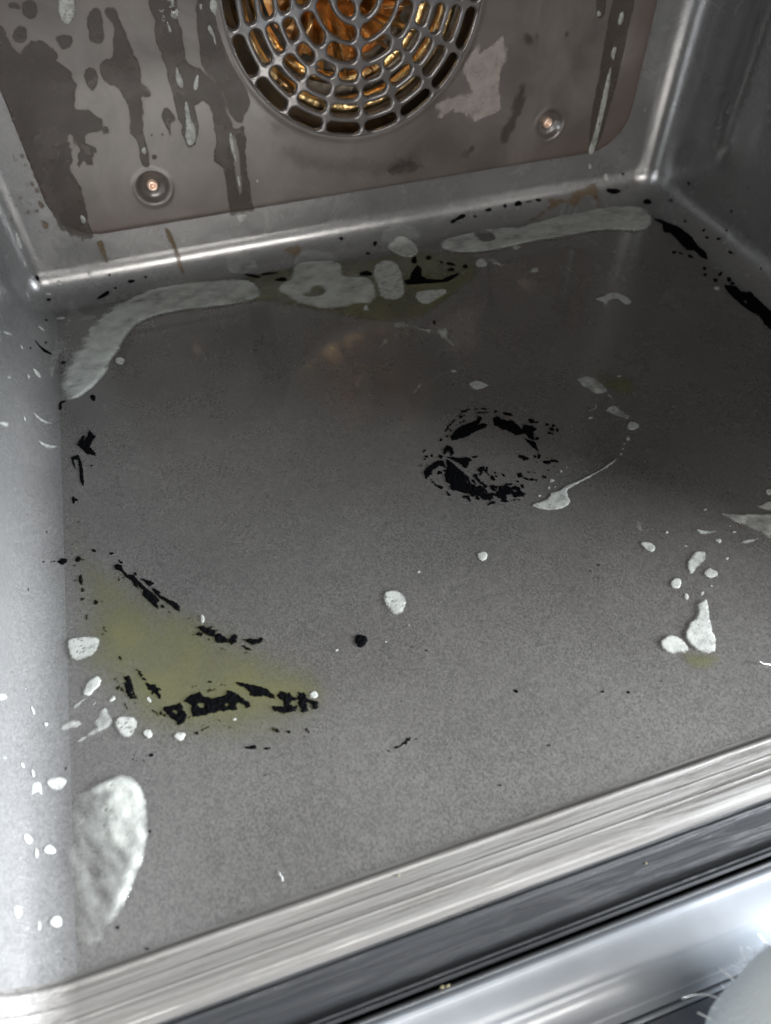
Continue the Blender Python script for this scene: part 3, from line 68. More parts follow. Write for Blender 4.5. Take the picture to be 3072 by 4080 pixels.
 {"n":"burnt_speckles","m":"crust","c":"F","p":[[1618,-2972,1616,-2974,1614,-2975,1611,-2975,1609,-2975,1607,-2973,1607,-2971,1607,-2969,1608,-2966,1610,-2965,1612,-2965,1614,-2966,1616,-2968,1617,-2970],[1664,-3005,1663,-3007,1661,-3009,1659,-3009,1656,-3008,1654,-3007,1654,-3004,1655,-3001,1656,-2999,1658,-2998,1660,-2996,1663,-2997,1664,-2999,1665,-3002],[1768,-2790,1767,-2791,1766,-2792,1764,-2793,1762,-2793,1761,-2791,1761,-2789,1761,-2788,1762,-2786,1764,-2784,1765,-2784,1767,-2785,1768,-2786,1769,-2788],[1713,-3078,1712,-3080,1710,-3081,1709,-3081,1707,-3081,1706,-3080,1705,-3078,1706,-3076,1707,-3075,1709,-3074,1710,-3074,1712,-3074,1713,-3075,1713,-3077],[1642,-3128,1641,-3130,1640,-3130,1638,-3130,1637,-3130,1636,-3129,1635,-3127,1635,-3126,1636,-3125,1637,-3125,1639,-3124,1640,-3125,1641,-3126,1642,-3127],[1506,-3171,1507,-3174,1506,-3176,1506,-3178,1504,-3177,1503,-3176,1502,-3174,1501,-3172,1501,-3170,1501,-3168,1502,-3167,1504,-3166,1505,-3167,1506,-3169],[1591,-3102,1591,-3105,1590,-3107,1589,-3108,1588,-3109,1587,-3109,1586,-3107,1585,-3103,1585,-3101,1586,-3099,1586,-3096,1587,-3096,1589,-3097,1590,-3099],[1982,-3033,1981,-3035,1979,-3036,1977,-3036,1974,-3036,1973,-3035,1973,-3032,1974,-3030,1975,-3029,1977,-3027,1979,-3026,1981,-3027,1982,-3029,1982,-3031],[1931,-3275,1928,-3277,1924,-3276,1922,-3274,1920,-3272,1918,-3269,1918,-3265,1921,-3262,1925,-3262,1928,-3262,1931,-3263,1933,-3265,1934,-3269,1933,-3272],[2104,-3258,2103,-3259,2102,-3260,2100,-3260,2099,-3259,2097,-3259,2097,-3257,2097,-3256,2098,-3255,2100,-3255,2101,-3254,2103,-3255,2104,-3256,2104,-3257],[2333,-3405,2332,-3407,2328,-3408,2325,-3408,2322,-3407,2320,-3405,2319,-3403,2320,-3400,2322,-3399,2324,-3397,2328,-3397,2331,-3398,2332,-3400,2333,-3402],[2243,-3370,2241,-3373,2239,-3374,2236,-3376,2232,-3377,2228,-3376,2227,-3373,2227,-3371,2228,-3369,2230,-3367,2234,-3365,2237,-3366,2240,-3367,2243,-3368],[2472,-3405,2471,-3407,2468,-3408,2466,-3408,2464,-3407,2462,-3406,2462,-3404,2462,-3402,2464,-3400,2466,-3399,2469,-3399,2471,-3399,2472,-3401,2472,-3403],[2485,-3399,2484,-3400,2483,-3401,2481,-3401,2481,-3401,2480,-3400,2479,-3399,2480,-3398,2481,-3397,2482,-3396,2483,-3396,2484,-3396,2485,-3397,2485,-3398],[2781,-3523,2780,-3524,2777,-3525,2774,-3525,2772,-3524,2770,-3523,2769,-3521,2770,-3519,2772,-3518,2775,-3517,2777,-3517,2780,-3517,2782,-3519,2782,-3521],[2609,-3494,2608,-3497,2605,-3498,2603,-3498,2601,-3497,2600,-3496,2600,-3494,2601,-3492,2603,-3490,2605,-3488,2607,-3488,2609,-3488,2610,-3490,2610,-3492],[2510,-2845,2508,-2848,2505,-2851,2502,-2852,2500,-2850,2498,-2848,2497,-2845,2498,-2842,2501,-2839,2504,-2837,2507,-2836,2510,-2836,2512,-2838,2512,-2842],[2460,-2863,2459,-2865,2457,-2866,2455,-2866,2453,-2866,2452,-2865,2452,-2863,2453,-2861,2454,-2859,2456,-2858,2458,-2857,2459,-2858,2460,-2860,2460,-2861],[2473,-2907,2472,-2908,2471,-2910,2468,-2910,2467,-2910,2466,-2908,2466,-2906,2466,-2904,2468,-2902,2470,-2901,2471,-2901,2473,-2902,2475,-2903,2475,-2905],[1822,-2549,1821,-2550,1819,-2551,1818,-2552,1816,-2551,1815,-2550,1814,-2548,1815,-2546,1815,-2545,1816,-2544,1818,-2544,1820,-2545,1821,-2546,1822,-2547],[2169,-2977,2167,-2979,2165,-2979,2164,-2980,2162,-2980,2161,-2979,2160,-2977,2161,-2975,2162,-2973,2164,-2972,2166,-2972,2167,-2973,2168,-2974,2169,-2975],[3100,-2797,3098,-2798,3096,-2799,3094,-2800,3092,-2799,3091,-2798,3092,-2796,3092,-2795,3093,-2793,3095,-2792,3097,-2792,3099,-2793,3100,-2794,3101,-2795],[1791,-3390,1790,-3390,1788,-3390,1786,-3389,1784,-3388,1783,-3387,1783,-3385,1784,-3384,1785,-3383,1787,-3382,1789,-3383,1791,-3384,1792,-3386,1792,-3388],[1958,-3499,1957,-3500,1955,-3502,1952,-3502,1949,-3501,1947,-3499,1946,-3497,1946,-3495,1948,-3493,1951,-3492,1953,-3492,1956,-3492,1959,-3494,1959,-3497],[2033,-3493,2032,-3494,2031,-3495,2030,-3495,2028,-3494,2027,-3493,2027,-3492,2027,-3491,2028,-3490,2029,-3490,2031,-3490,2032,-3490,2033,-3491,2034,-3492],[2057,-3492,2056,-3493,2055,-3494,2054,-3494,2052,-3493,2051,-3492,2051,-3491,2051,-3490,2052,-3489,2053,-3489,2055,-3488,2056,-3489,2057,-3490,2057,-3491],[2083,-3476,2081,-3476,2080,-3476,2078,-3477,2076,-3476,2075,-3475,2074,-3474,2075,-3473,2075,-3472,2077,-3472,2079,-3472,2080,-3472,2082,-3473,2083,-3474],[2272,-3571,2271,-3571,2269,-3572,2267,-3572,2265,-3572,2264,-3571,2264,-3569,2264,-3568,2265,-3567,2267,-3566,2269,-3566,2270,-3567,2272,-3568,2273,-3569],[2443,-3574,2441,-3575,2440,-3575,2438,-3576,2437,-3575,2436,-3574,2436,-3573,2436,-3572,2437,-3570,2439,-3569,2440,-3570,2442,-3570,2443,-3571,2444,-3572],[2775,-2939,2774,-2940,2772,-2941,2771,-2941,2769,-2941,2769,-2940,2769,-2938,2769,-2937,2770,-2935,2772,-2935,2773,-2935,2774,-2935,2775,-2936,2776,-2937],[1682,-3228,1681,-3229,1680,-3229,1679,-3229,1678,-3229,1677,-3228,1676,-3227,1677,-3226,1678,-3225,1678,-3224,1680,-3224,1681,-3224,1681,-3225,1682,-3226],[2694,-3566,2693,-3566,2691,-3567,2690,-3567,2689,-3567,2688,-3566,2688,-3565,2689,-3564,2689,-3563,2691,-3562,2692,-3562,2693,-3563,2694,-3563,2694,-3564],[2630,-3651,2629,-3652,2627,-3652,2626,-3652,2624,-3652,2624,-3651,2623,-3650,2623,-3649,2624,-3648,2626,-3647,2627,-3648,2628,-3648,2630,-3649,2630,-3650],[1470,-3268,1469,-3270,1467,-3271,1465,-3271,1463,-3271,1461,-3269,1461,-3267,1461,-3265,1461,-3263,1463,-3262,1466,-3262,1468,-3263,1469,-3264,1470,-3266],[1854,-3491,1852,-3493,1850,-3494,1848,-3494,1846,-3493,1844,-3492,1843,-3490,1844,-3488,1846,-3487,1847,-3486,1849,-3486,1852,-3486,1853,-3488,1854,-3489],[1890,-3280,1889,-3282,1887,-3282,1886,-3282,1885,-3281,1883,-3281,1882,-3279,1883,-3278,1884,-3277,1885,-3277,1887,-3276,1888,-3277,1889,-3278,1890,-3279],[2244,-3483,2244,-3485,2243,-3487,2241,-3488,2240,-3487,2240,-3486,2239,-3485,2239,-3484,2239,-3482,2240,-3480,2242,-3479,2243,-3479,2244,-3480,2244,-3482],[2053,-3363,2053,-3364,2051,-3364,2050,-3364,2049,-3364,2048,-3363,2048,-3362,2048,-3361,2049,-3360,2050,-3359,2051,-3359,2052,-3359,2053,-3360,2053,-3361],[1469,-3327,1470,-3328,1466,-3331,1457,-3333,1449,-3335,1442,-3336,1436,-3336,1435,-3335,1437,-3333,1441,-3331,1448,-3328,1457,-3326,1463,-3326,1467,-3326],[1486,-3322,1482,-3328,1478,-3334,1475,-3336,1475,-3334,1475,-3331,1476,-3326,1479,-3319,1484,-3312,1487,-3309,1489,-3307,1491,-3306,1492,-3309,1489,-3315],[1512,-3323,1512,-3325,1510,-3328,1506,-3330,1502,-3331,1498,-3332,1494,-3332,1492,-3331,1493,-3329,1496,-3326,1500,-3324,1503,-3322,1508,-3321,1511,-3321],[1424,-3339,1422,-3341,1414,-3341,1406,-3342,1398,-3341,1389,-3340,1384,-3339,1383,-3337,1384,-3336,1389,-3335,1397,-3335,1406,-3335,1413,-3337,1420,-3338],[1478,-3309,1476,-3313,1474,-3318,1472,-3320,1471,-3320,1471,-3317,1472,-3312,1473,-3307,1475,-3303,1477,-3300,1478,-3298,1480,-3297,1480,-3299,1479,-3304],[1467,-3332,1465,-3335,1463,-3336,1461,-3335,1460,-3334,1460,-3333,1460,-3330,1462,-3328,1464,-3326,1466,-3324,1468,-3324,1469,-3325,1469,-3327,1468,-3330],[1495,-3332,1492,-3335,1490,-3336,1489,-3336,1487,-3336,1487,-3335,1488,-3332,1491,-3329,1493,-3326,1496,-3324,1498,-3323,1498,-3324,1498,-3326,1497,-3329],[1437,-3332,1437,-3334,1435,-3336,1431,-3337,1426,-3338,1423,-3338,1420,-3337,1418,-3336,1418,-3335,1421,-3333,1425,-3332,1429,-3330,1434,-3330,1436,-3331]],"l":"tiny black specks scattered over the right front of the floor","t":"","h":0.2,"r":0.35,"k":"stuff"},
 {"n":"burnt_speckles","m":"crust","c":"F","p":[[1733,-3573,1732,-3574,1731,-3575,1728,-3575,1726,-3574,1724,-3572,1723,-3571,1723,-3569,1724,-3569,1726,-3568,1728,-3568,1731,-3569,1733,-3570,1734,-3572],[1601,-3431,1600,-3433,1598,-3434,1597,-3435,1595,-3434,1595,-3433,1594,-3431,1594,-3429,1595,-3427,1597,-3427,1598,-3427,1600,-3427,1601,-3428,1601,-3430],[1584,-3448,1583,-3449,1583,-3450,1581,-3449,1580,-3449,1580,-3448,1579,-3447,1579,-3446,1580,-3445,1581,-3445,1582,-3445,1583,-3445,1584,-3446,1584,-3447],[2014,-3610,2013,-3610,2012,-3611,2011,-3611,2010,-3611,2009,-3610,2009,-3609,2009,-3608,2010,-3607,2011,-3607,2012,-3607,2013,-3607,2014,-3607,2014,-3609]],"l":"tiny black specks near the front lip","t":"","h":0.2,"r":0.3,"k":"stuff"},
 {"n":"burnt_speckles","m":"crust","c":"F","p":[[960,-3288,959,-3290,958,-3291,956,-3292,954,-3292,953,-3290,953,-3288,953,-3286,953,-3284,954,-3282,956,-3282,958,-3283,959,-3284,960,-3286],[554,-3354,553,-3356,553,-3356,551,-3357,549,-3357,548,-3355,547,-3354,547,-3352,547,-3350,549,-3350,550,-3349,552,-3350,553,-3351,555,-3353],[432,-3610,431,-3612,429,-3613,427,-3613,425,-3613,423,-3611,422,-3609,422,-3607,423,-3605,424,-3604,426,-3604,428,-3604,430,-3606,431,-3608],[932,-3512,932,-3513,931,-3513,930,-3513,929,-3513,928,-3512,928,-3511,928,-3510,928,-3509,929,-3508,930,-3508,931,-3509,931,-3510,932,-3511],[283,-3048,281,-3051,280,-3052,278,-3054,276,-3054,276,-3052,277,-3048,278,-3045,280,-3042,282,-3040,283,-3040,284,-3040,285,-3042,285,-3045],[517,-3698,516,-3699,512,-3698,509,-3698,506,-3697,502,-3696,500,-3694,500,-3692,501,-3691,503,-3690,506,-3691,510,-3692,513,-3694,516,-3696],[263,-3646,263,-3648,262,-3649,260,-3649,258,-3648,257,-3647,256,-3646,255,-3644,255,-3643,256,-3642,258,-3642,260,-3643,262,-3644,263,-3645],[1178,-3263,1178,-3264,1177,-3265,1175,-3265,1174,-3264,1173,-3264,1172,-3262,1172,-3261,1172,-3260,1174,-3260,1175,-3260,1177,-3260,1178,-3261,1179,-3262],[1361,-3345,1360,-3346,1358,-3346,1356,-3346,1353,-3345,1351,-3344,1349,-3343,1350,-3342,1351,-3341,1352,-3341,1355,-3340,1357,-3341,1359,-3343,1360,-3344]],"l":"tiny black specks around the big front left foam puddle","t":"","h":0.2,"r":0.3,"k":"stuff"},
 {"n":"detergent_pool","m":"pool","c":"F","p":[[362,-1778,424,-2027,496,-2158,608,-2246,714,-2369,825,-2491,934,-2597,1042,-2689,1169,-2808,1289,-2933,1309,-3062,1231,-3153,1130,-3204,972,-3224,814,-3173,665,-3107,539,-3049,464,-2942,413,-2811,347,-2730,298,-2621,313,-2394,301,-2145,294,-1943,309,-1805]],"l":"wide olive yellow pool of cleaner in the front left of the oven floor","t":"puddle","h":0.35,"r":1.5,"s":24},
 {"n":"detergent_pool","m":"pool","c":"B","p":[[1434,-212,1591,-210,1781,-193,2027,-252,2213,-358,2398,-313,2626,-369,2932,-573,2953,-720,2883,-922,2699,-1107,2492,-1291,2324,-1391,2109,-1310,1874,-1085,1677,-875,1516,-703,1349,-622]],"l":"dark olive pool of cleaner along the back of the oven floor","t":"puddle","h":0.3,"r":1.2,"s":5},
 {"n":"detergent_pool","m":"pool","c":"F","p":[[2605,-3309,2645,-3311,2745,-3349,2752,-3399,2704,-3425,2625,-3420,2578,-3384,2578,-3342]],"l":"small olive stain of cleaner below the front right foam dabs","t":"puddle","h":0.15,"r":0.8,"s":5},
 {"n":"detergent_pool","m":"pool","c":"F","p":[[3082,-1682,3153,-1673,3171,-1720,3264,-1751,3283,-1860,3235,-1914,3144,-1913,3098,-1852,3074,-1798]],"l":"small dark olive stain of cleaner at the end of the thin foam curve","t":"puddle","h":0.15,"r":0.8,"s":5},
 {"n":"foam_puddle","m":"foam_thin","c":"F","p":[[301,-3230,307,-3169,327,-3143,385,-3137,444,-3123,479,-3128,513,-3150,540,-3196,551,-3248,547,-3329,537,-3400,513,-3458,484,-3501,451,-3555,417,-3594,395,-3622,370,-3636,329,-3639,307,-3610,298,-3549,293,-3481,296,-3395,280,-3345,307,-3293]],"l":"large oval puddle of bubbly white foam in the front left corner of the oven floor","t":"foam","h":3.2,"r":0.5,"w":[[307,-3169,327,-3143,385,-3137,444,-3128,479,-3131,520,-3156,544,-3201,556,-3257,549,-3348,536,-3411,509,-3460,480,-3507,452,-3552,421,-3589,409,-3565,440,-3511,462,-3466,484,-3409,428,-3380,412,-3342,418,-3298,413,-3251,423,-3222,432,-3201,425,-3175,403,-3168,364,-3171,334,-3170,321,-3198,309,-3217]],"b":1},
 {"n":"foam_strip","m":"foam_thin","c":"B","p":[[239,-1510,149,-1310,320,-1184,305,-904,391,-754,369,-544,438,-440,512,-242,686,-123,876,-77,1048,-87,1231,-148,1398,-269,1505,-368,1536,-573,1480,-664,1321,-671,1142,-638,963,-605,823,-643,751,-694,698,-803,656,-977,585,-1130,560,-1268,473,-1430,387,-1514]],"l":"long thick band of greyish foam curving round the back left corner of the oven floor","t":"foam","h":4,"r":0.8,"w":[[386,-1541,472,-1457,572,-1274,597,-1136,677,-826,710,-825,764,-717,835,-666,962,-622,1140,-655,1319,-688,1490,-698,1550,-580,1505,-368,1394,-313,1223,-241,1068,-175,909,-174,790,-286,673,-376,572,-504,499,-641,454,-848,398,-1010,357,-1172,318,-1327]]},
 {"n":"foam_strip","m":"foam_thin","c":"B","p":[[1605,-577,1676,-462,1725,-461,1764,-262,1814,-166,1904,-170,2064,-286,2091,-406,2041,-563,2215,-635,2219,-801,2194,-960,2128,-1046,2061,-1001,1944,-1015,1845,-990,1777,-899,1704,-829,1662,-677]],"l":"flat patch of yellowish foam with a hole at the back centre","t":"foam","h":2.2,"r":0.5,"o":[[1836,-640,1891,-629,1903,-722,1863,-787,1775,-744,1780,-711,1820,-730]]},
 {"n":"foam_dab","m":"foam","c":"B","p":[[2262,-489,2322,-425,2383,-428,2427,-503,2426,-648,2400,-814,2369,-996,2318,-1055,2263,-1045,2198,-985,2224,-803,2227,-628]],"l":"rounded rectangular flap of foam at the back centre of the floor","t":"foam","h":2,"r":0.25},
 {"n":"foam_dab","m":"foam","c":"B","p":[[2400,-1059,2436,-992,2508,-1002,2619,-1032,2626,-1072,2585,-1125,2516,-1163,2460,-1211,2412,-1188]],"l":"leaf-shaped foam dab just in front of the back yellow pool","t":"foam","h":1.4,"r":0.25},
 {"n":"foam_dab","m":"foam","c":"B","p":[[2113,-1097,2108,-1121,2097,-1136,2085,-1136,2076,-1129,2069,-1118,2065,-1098,2069,-1075,2076,-1056,2085,-1038,2097,-1029,2107,-1037,2111,-1056,2112,-1075]],"l":"small round foam dab touching the front edge of the back centre foam","t":"foam","h":1,"r":0.2},
 {"n":"foam_dab","m":"foam","c":"B","p":[[2404,-199,2453,-91,2527,-24,2606,-126,2623,-339,2577,-441,2518,-467,2446,-377]],"l":"whitish foam lump at the back left of the long right foam strip","t":"foam","h":2.5,"r":0.4},
 {"n":"foam_strip","m":"foam_thin","c":"B","p":[[2739,-231,2809,-198,2943,-173,3054,-168,3206,-184,3330,-249,3448,-220,3575,-151,3628,-58,3739,-18,3796,-90,3873,-54,3964,-8,4087,27,4157,-60,4244,37,4281,-99,4338,-334,4285,-507,4236,-636,4159,-733,4049,-723,3920,-616,3762,-582,3574,-606,3386,-572,3203,-596,3041,-600,2890,-567,2751,-458]],"l":"long thick strip of foam lying along the back edge up to the right corner","t":"foam","h":3.5,"r":0.5,"o":[[3036,-210,3114,-202,3148,-369,3098,-445,3041,-417]],"w":[[2797,-283,2932,-244,3043,-236,3200,-219,3318,-305,3479,-294,3631,-218,3768,-226,3886,-219,4065,-210,4207,-273,4265,-371,4284,-537,4245,-641,4154,-746,4044,-735,3915,-628,3758,-595,3569,-619,3382,-584,3200,-608,3037,-612,2887,-579,2748,-470]]},
 {"n":"foam_dab","m":"foam","c":"B","p":[[2978,-781,2964,-816,2942,-832,2923,-830,2907,-825,2890,-812,2883,-778,2893,-739,2910,-711,2928,-689,2949,-676,2967,-685,2977,-712,2981,-743]],"l":"round foam dab in front of the hole in the long back strip","t":"foam","h":1.2,"r":0.2},
 {"n":"foam_dab","m":"foam_thin","c":"B","p":[[3056,-858,3046,-867,3032,-851,3018,-826,3007,-797,2998,-764,2997,-734,3002,-717,3011,-707,3024,-709,3039,-734,3049,-770,3053,-800,3057,-829]],"l":"faint foam wisp right of the round dab at the back","t":"foam","h":0.6,"r":0.5},
 {"n":"foam_dab","m":"foam","c":"B","p":[[3260,-629,3248,-640,3238,-647,3225,-653,3211,-649,3202,-635,3200,-618,3202,-601,3209,-585,3222,-577,3235,-579,3246,-584,3258,-593,3265,-611]],"l":"small foam dab touching the front of the long back strip","t":"foam","h":0.8,"r":0.2},
 {"n":"foam_dab","m":"foam","c":"F","p":[[3254,-679,3246,-692,3234,-697,3223,-696,3213,-694,3203,-688,3199,-676,3205,-662,3215,-652,3226,-645,3237,-640,3248,-644,3254,-654,3256,-665]],"l":"tiny white foam drop in front of the back foam strip","t":"foam","h":0.8,"r":0.1},
 {"n":"foam_dab","m":"foam","c":"F","p":[[3418,-1073,3499,-1059,3584,-1036,3624,-1092,3642,-1175,3589,-1207,3566,-1179,3561,-1132,3540,-1114,3502,-1127,3463,-1169,3453,-1115]],"l":"small bird-shaped foam dab alone on the dark back right floor","t":"foam","h":1,"r":0.3},
 {"n":"foam_dab","m":"foam","c":"F","p":[[4210,-1222,4201,-1230,4191,-1237,4180,-1239,4173,-1234,4171,-1227,4169,-1219,4171,-1208,4179,-1198,4191,-1194,4200,-1195,4208,-1197,4214,-1202,4215,-1212]],"l":"tiny white foam drop beside the burnt crust at the foot of the right wall","t":"foam","h":0.8,"r":0.1},
 {"n":"foam_dab","m":"foam_thin","c":"F","p":[[2192,-913,2226,-911,2270,-931,2273,-955,2310,-977,2350,-1023,2397,-1034,2391,-1065,2369,-1080,2350,-1055,2313,-1001,2264,-966,2212,-971,2191,-950]],"l":"thin curved foam smear in front of the back yellow pool, left part","t":"foam","h":0.8,"r":0.4},
 {"n":"foam_dab","m":"foam_thin","c":"F","p":[[2423,-1039,2468,-1040,2485,-1069,2478,-1103,2453,-1140,2465,-1180,2481,-1225,2480,-1242,2445,-1217,2431,-1168,2416,-1118,2411,-1080]],"l":"hooked foam smear to the right of the thin curved one","t":"foam","h":1,"r":0.4},
 {"n":"foam_dab","m":"foam","c":"F","p":[[2413,-1554,2445,-1546,2471,-1546,2498,-1571,2517,-1601,2536,-1605,2509,-1618,2469,-1628,2436,-1631,2417,-1603,2409,-1577]],"l":"pointed foam dab above the flaked ring","t":"foam","h":0.9,"r":0.3},
 {"n":"foam_dab","m":"foam","c":"F","p":[[2396,-1442,2391,-1447,2384,-1452,2376,-1453,2369,-1449,2365,-1444,2361,-1438,2360,-1430,2365,-1422,2373,-1420,2381,-1421,2388,-1423,2395,-1427,2398,-1434]],"l":"tiny oval foam drop left of the pointed dab","t":"foam","h":0.8,"r":0.1},
 {"n":"foam_dab","m":"foam","c":"F","p":[[2366,-2444,2410,-2438,2445,-2441,2477,-2422,2489,-2400,2522,-2408,2563,-2391,2604,-2384,2644,-2379,2694,-2365,2753,-2354,2788,-2344,2838,-2323,2899,-2301,2900,-2308,2850,-2336,2790,-2357,2735,-2370,2678,-2387,2624,-2400,2582,-2410,2563,-2427,2556,-2460,2558,-2484,2533,-2505,2495,-2509,2436,-2507,2394,-2481]],"l":"foam dab with a long thin curved tail right of the flaked ring","t":"foam","h":1.1,"r":0.35,"q":1},
 {"n":"foam_dab","m":"foam_thin","c":"F","p":[[2983,-1704,3027,-1703,3077,-1712,3092,-1765,3102,-1815,3109,-1856,3056,-1861,3012,-1854,3002,-1812,2983,-1767]],"l":"mottled foam smear at the back end of the thin curve, left of an olive stain","t":"foam","h":0.8,"r":0.9},
 {"n":"foam_dab","m":"foam_thin","c":"F","p":[[2995,-1982,3051,-1957,3078,-1966,3089,-2020,3112,-2071,3078,-2085,3051,-2051,3026,-2021]],"l":"mottled foam smear just behind the round foam spot","t":"foam","h":0.8,"r":0.9},
 {"n":"foam_dab","m":"foam","c":"F","p":[[3117,-2140,3103,-2152,3087,-2156,3074,-2157,3060,-2157,3048,-2149,3048,-2134,3055,-2119,3065,-2106,3079,-2097,3095,-2095,3106,-2102,3114,-2111,3120,-2124]],"l":"round foam spot at the bend of the thin foam curve","t":"foam","h":1.1,"r":0.5},
 {"n":"foam_droplets","m":"foam","c":"F","p":[[3022,-2209,3019,-2215,3013,-2220,3006,-2222,3001,-2219,2999,-2214,2998,-2208,3000,-2201,3005,-2196,3011,-2193,3018,-2190,3024,-2190,3028,-2196,3026,-2203],[2985,-2233,2983,-2236,2978,-2238,2974,-2237,2971,-2236,2968,-2234,2966,-2231,2967,-2227,2971,-2224,2975,-2223,2979,-2222,2983,-2223,2985,-2225,2986,-2229],[2960,-2260,2958,-2262,2955,-2263,2951,-2264,2948,-2263,2946,-2260,2946,-2258,2946,-2255,2947,-2253,2951,-2251,2954,-2251,2957,-2253,2959,-2255,2961,-2257],[2935,-2289,2931,-2293,2928,-2296,2923,-2298,2920,-2296,2919,-2292,2919,-2289,2919,-2284,2922,-2279,2927,-2277,2931,-2278,2934,-2279,2936,-2281,2937,-2285],[2542,-2344,2537,-2349,2531,-2352,2525,-2353,2519,-2352,2516,-2347,2515,-2341,2517,-2336,2520,-2330,2525,-2325,2532,-2325,2536,-2329,2539,-2333,2542,-2337],[2507,-2376,2503,-2380,2499,-2383,2494,-2384,2489,-2383,2486,-2380,2486,-2375,2488,-2370,2491,-2366,2495,-2363,2500,-2361,2504,-2363,2506,-2367,2507,-2372],[2532,-2381,2530,-2384,2527,-2386,2524,-2387,2521,-2387,2520,-2384,2520,-2381,2522,-2378,2523,-2375,2526,-2372,2529,-2371,2531,-2373,2533,-2375,2533,-2378],[2576,-2312,2574,-2314,2572,-2316,2568,-2317,2565,-2316,2564,-2313,2564,-2311,2564,-2308,2566,-2305,2569,-2303,2572,-2303,2575,-2304,2577,-2306,2578,-2309],[2604,-2301,2601,-2304,2598,-2308,2593,-2310,2590,-2309,2588,-2305,2589,-2301,2590,-2297,2592,-2292,2596,-2290,2600,-2289,2603,-2290,2606,-2292,2606,-2297],[2642,-2284,2640,-2288,2637,-2290,2633,-2290,2631,-2289,2630,-2287,2628,-2284,2629,-2280,2631,-2277,2635,-2276,2638,-2275,2641,-2276,2643,-2278,2643,-2281],[2700,-2265,2698,-2268,2696,-2269,2693,-2269,2691,-2268,2689,-2267,2688,-2264,2689,-2262,2691,-2260,2694,-2259,2696,-2258,2699,-2258,2700,-2260,2701,-2263],[2733,-2256,2731,-2259,2728,-2260,2726,-2260,2723,-2259,2721,-2258,2720,-2255,2721,-2252,2724,-2250,2726,-2248,2729,-2247,2732,-2248,2734,-2250,2734,-2253],[2750,-2248,2748,-2250,2746,-2252,2744,-2252,2742,-2251,2741,-2250,2740,-2248,2740,-2245,2742,-2243,2744,-2242,2746,-2242,2748,-2243,2750,-2244,2751,-2246],[2441,-2409,2437,-2412,2434,-2414,2430,-2416,2426,-2415,2424,-2412,2423,-2408,2424,-2403,2426,-2399,2431,-2397,2434,-2398,2438,-2399,2441,-2401,2442,-2404],[2930,-2016,2924,-2019,2916,-2019,2909,-2019,2901,-2018,2894,-2014,2891,-2008,2894,-2004,2898,-2001,2904,-1998,2912,-1998,2919,-2001,2925,-2006,2929,-2011],[3225,-1768,3220,-1773,3213,-1774,3207,-1773,3200,-1772,3195,-1769,3194,-1764,3196,-1759,3199,-1754,3205,-1751,3212,-1752,3217,-1755,3221,-1758,3225,-1763]],"l":"row of tiny foam droplets following the thin foam curve","t":"foam","h":0.6,"r":0.2,"k":"stuff"},
 {"n":"foam_dab","m":"foam_thin","c":"F","p":[[3159,-2744,3183,-2767,3238,-2791,3268,-2798,3322,-2816,3382,-2839,3412,-2866,3335,-2968,3289,-2950,3270,-2935,3266,-2906,3246,-2893,3231,-2865,3216,-2837,3182,-2820,3174,-2788]],"l":"large pointed foam smear running out of the picture at the right edge","t":"foam","h":1.4,"r":0.5,"b":1},
 {"n":"foam_dab","m":"foam","c":"F","p":[[3128,-2933,3159,-2924,3196,-2928,3229,-2930,3265,-2928,3257,-2945,3217,-2946,3179,-2944,3137,-2941]],"l":"thin foam streak below the large right edge smear","t":"foam","h":0.8,"r":0.6},
 {"n":"foam_dab","m":"foam","c":"F","p":[[3335,-2769,3378,-2774,3397,-2762,3441,-2773,3424,-2823,3381,-2825,3356,-2803]],"l":"foam smear at the right edge, middle of three","t":"foam","h":1,"r":0.4},
 {"n":"foam_dab","m":"foam","c":"F","p":[[3441,-2699,3490,-2707,3471,-2746,3426,-2738]],"l":"foam smear at the right edge, farthest back of three","t":"foam","h":1,"r":0.3},
 {"n":"foam_dab","m":"foam","c":"F","p":[[2997,-2799,3028,-2813,3060,-2832,3093,-2834,3093,-2848,3070,-2852,3026,-2845,3001,-2824]],"l":"thin flat foam dash behind the oval foam dabs, front right","t":"foam","h":0.9,"r":0.4},
 {"n":"foam_dab","m":"foam","c":"F","p":[[2775,-2848,2767,-2855,2755,-2856,2742,-2846,2734,-2831,2731,-2818,2729,-2805,2732,-2793,2743,-2789,2755,-2793,2768,-2801,2779,-2814,2784,-2829,2781,-2840]],"l":"oval foam dab leftmost of the front right group","t":"foam","h":1.1,"r":0.35},
 {"n":"foam_dab","m":"foam","c":"F","p":[[2868,-2946,2904,-2920,2947,-2907,2984,-2930,2939,-2969,2905,-2985,2847,-3016,2847,-2987]],"l":"leaf-shaped grey foam dab in the front right group","t":"foam","h":1.1,"r":0.5},
 {"n":"foam_dab","m":"foam","c":"F","p":[[2913,-3008,2941,-3002,2963,-3025,2958,-3050,2927,-3057,2903,-3044,2901,-3026]],"l":"rounded foam dab right of the leaf-shaped one","t":"foam","h":1.1,"r":0.4},
 {"n":"foam_dab","m":"foam","c":"F","p":[[2782,-3048,2769,-3057,2756,-3057,2747,-3053,2740,-3048,2734,-3039,2736,-3026,2748,-3015,2760,-3009,2772,-3005,2784,-3006,2791,-3013,2792,-3024,2789,-3036]],"l":"round foam dab between the oval dab and the tall one","t":"foam","h":1.1,"r":0.35},
 {"n":"foam_dab","m":"foam","c":"F","p":[[2540,-3261,2567,-3238,2604,-3234,2629,-3244,2641,-3267,2648,-3296,2646,-3313,2617,-3331,2605,-3322,2595,-3319,2559,-3314,2541,-3288]],"l":"bright round foam dab left of the tall pear-shaped one","t":"foam","h":1.5,"r":0.5},
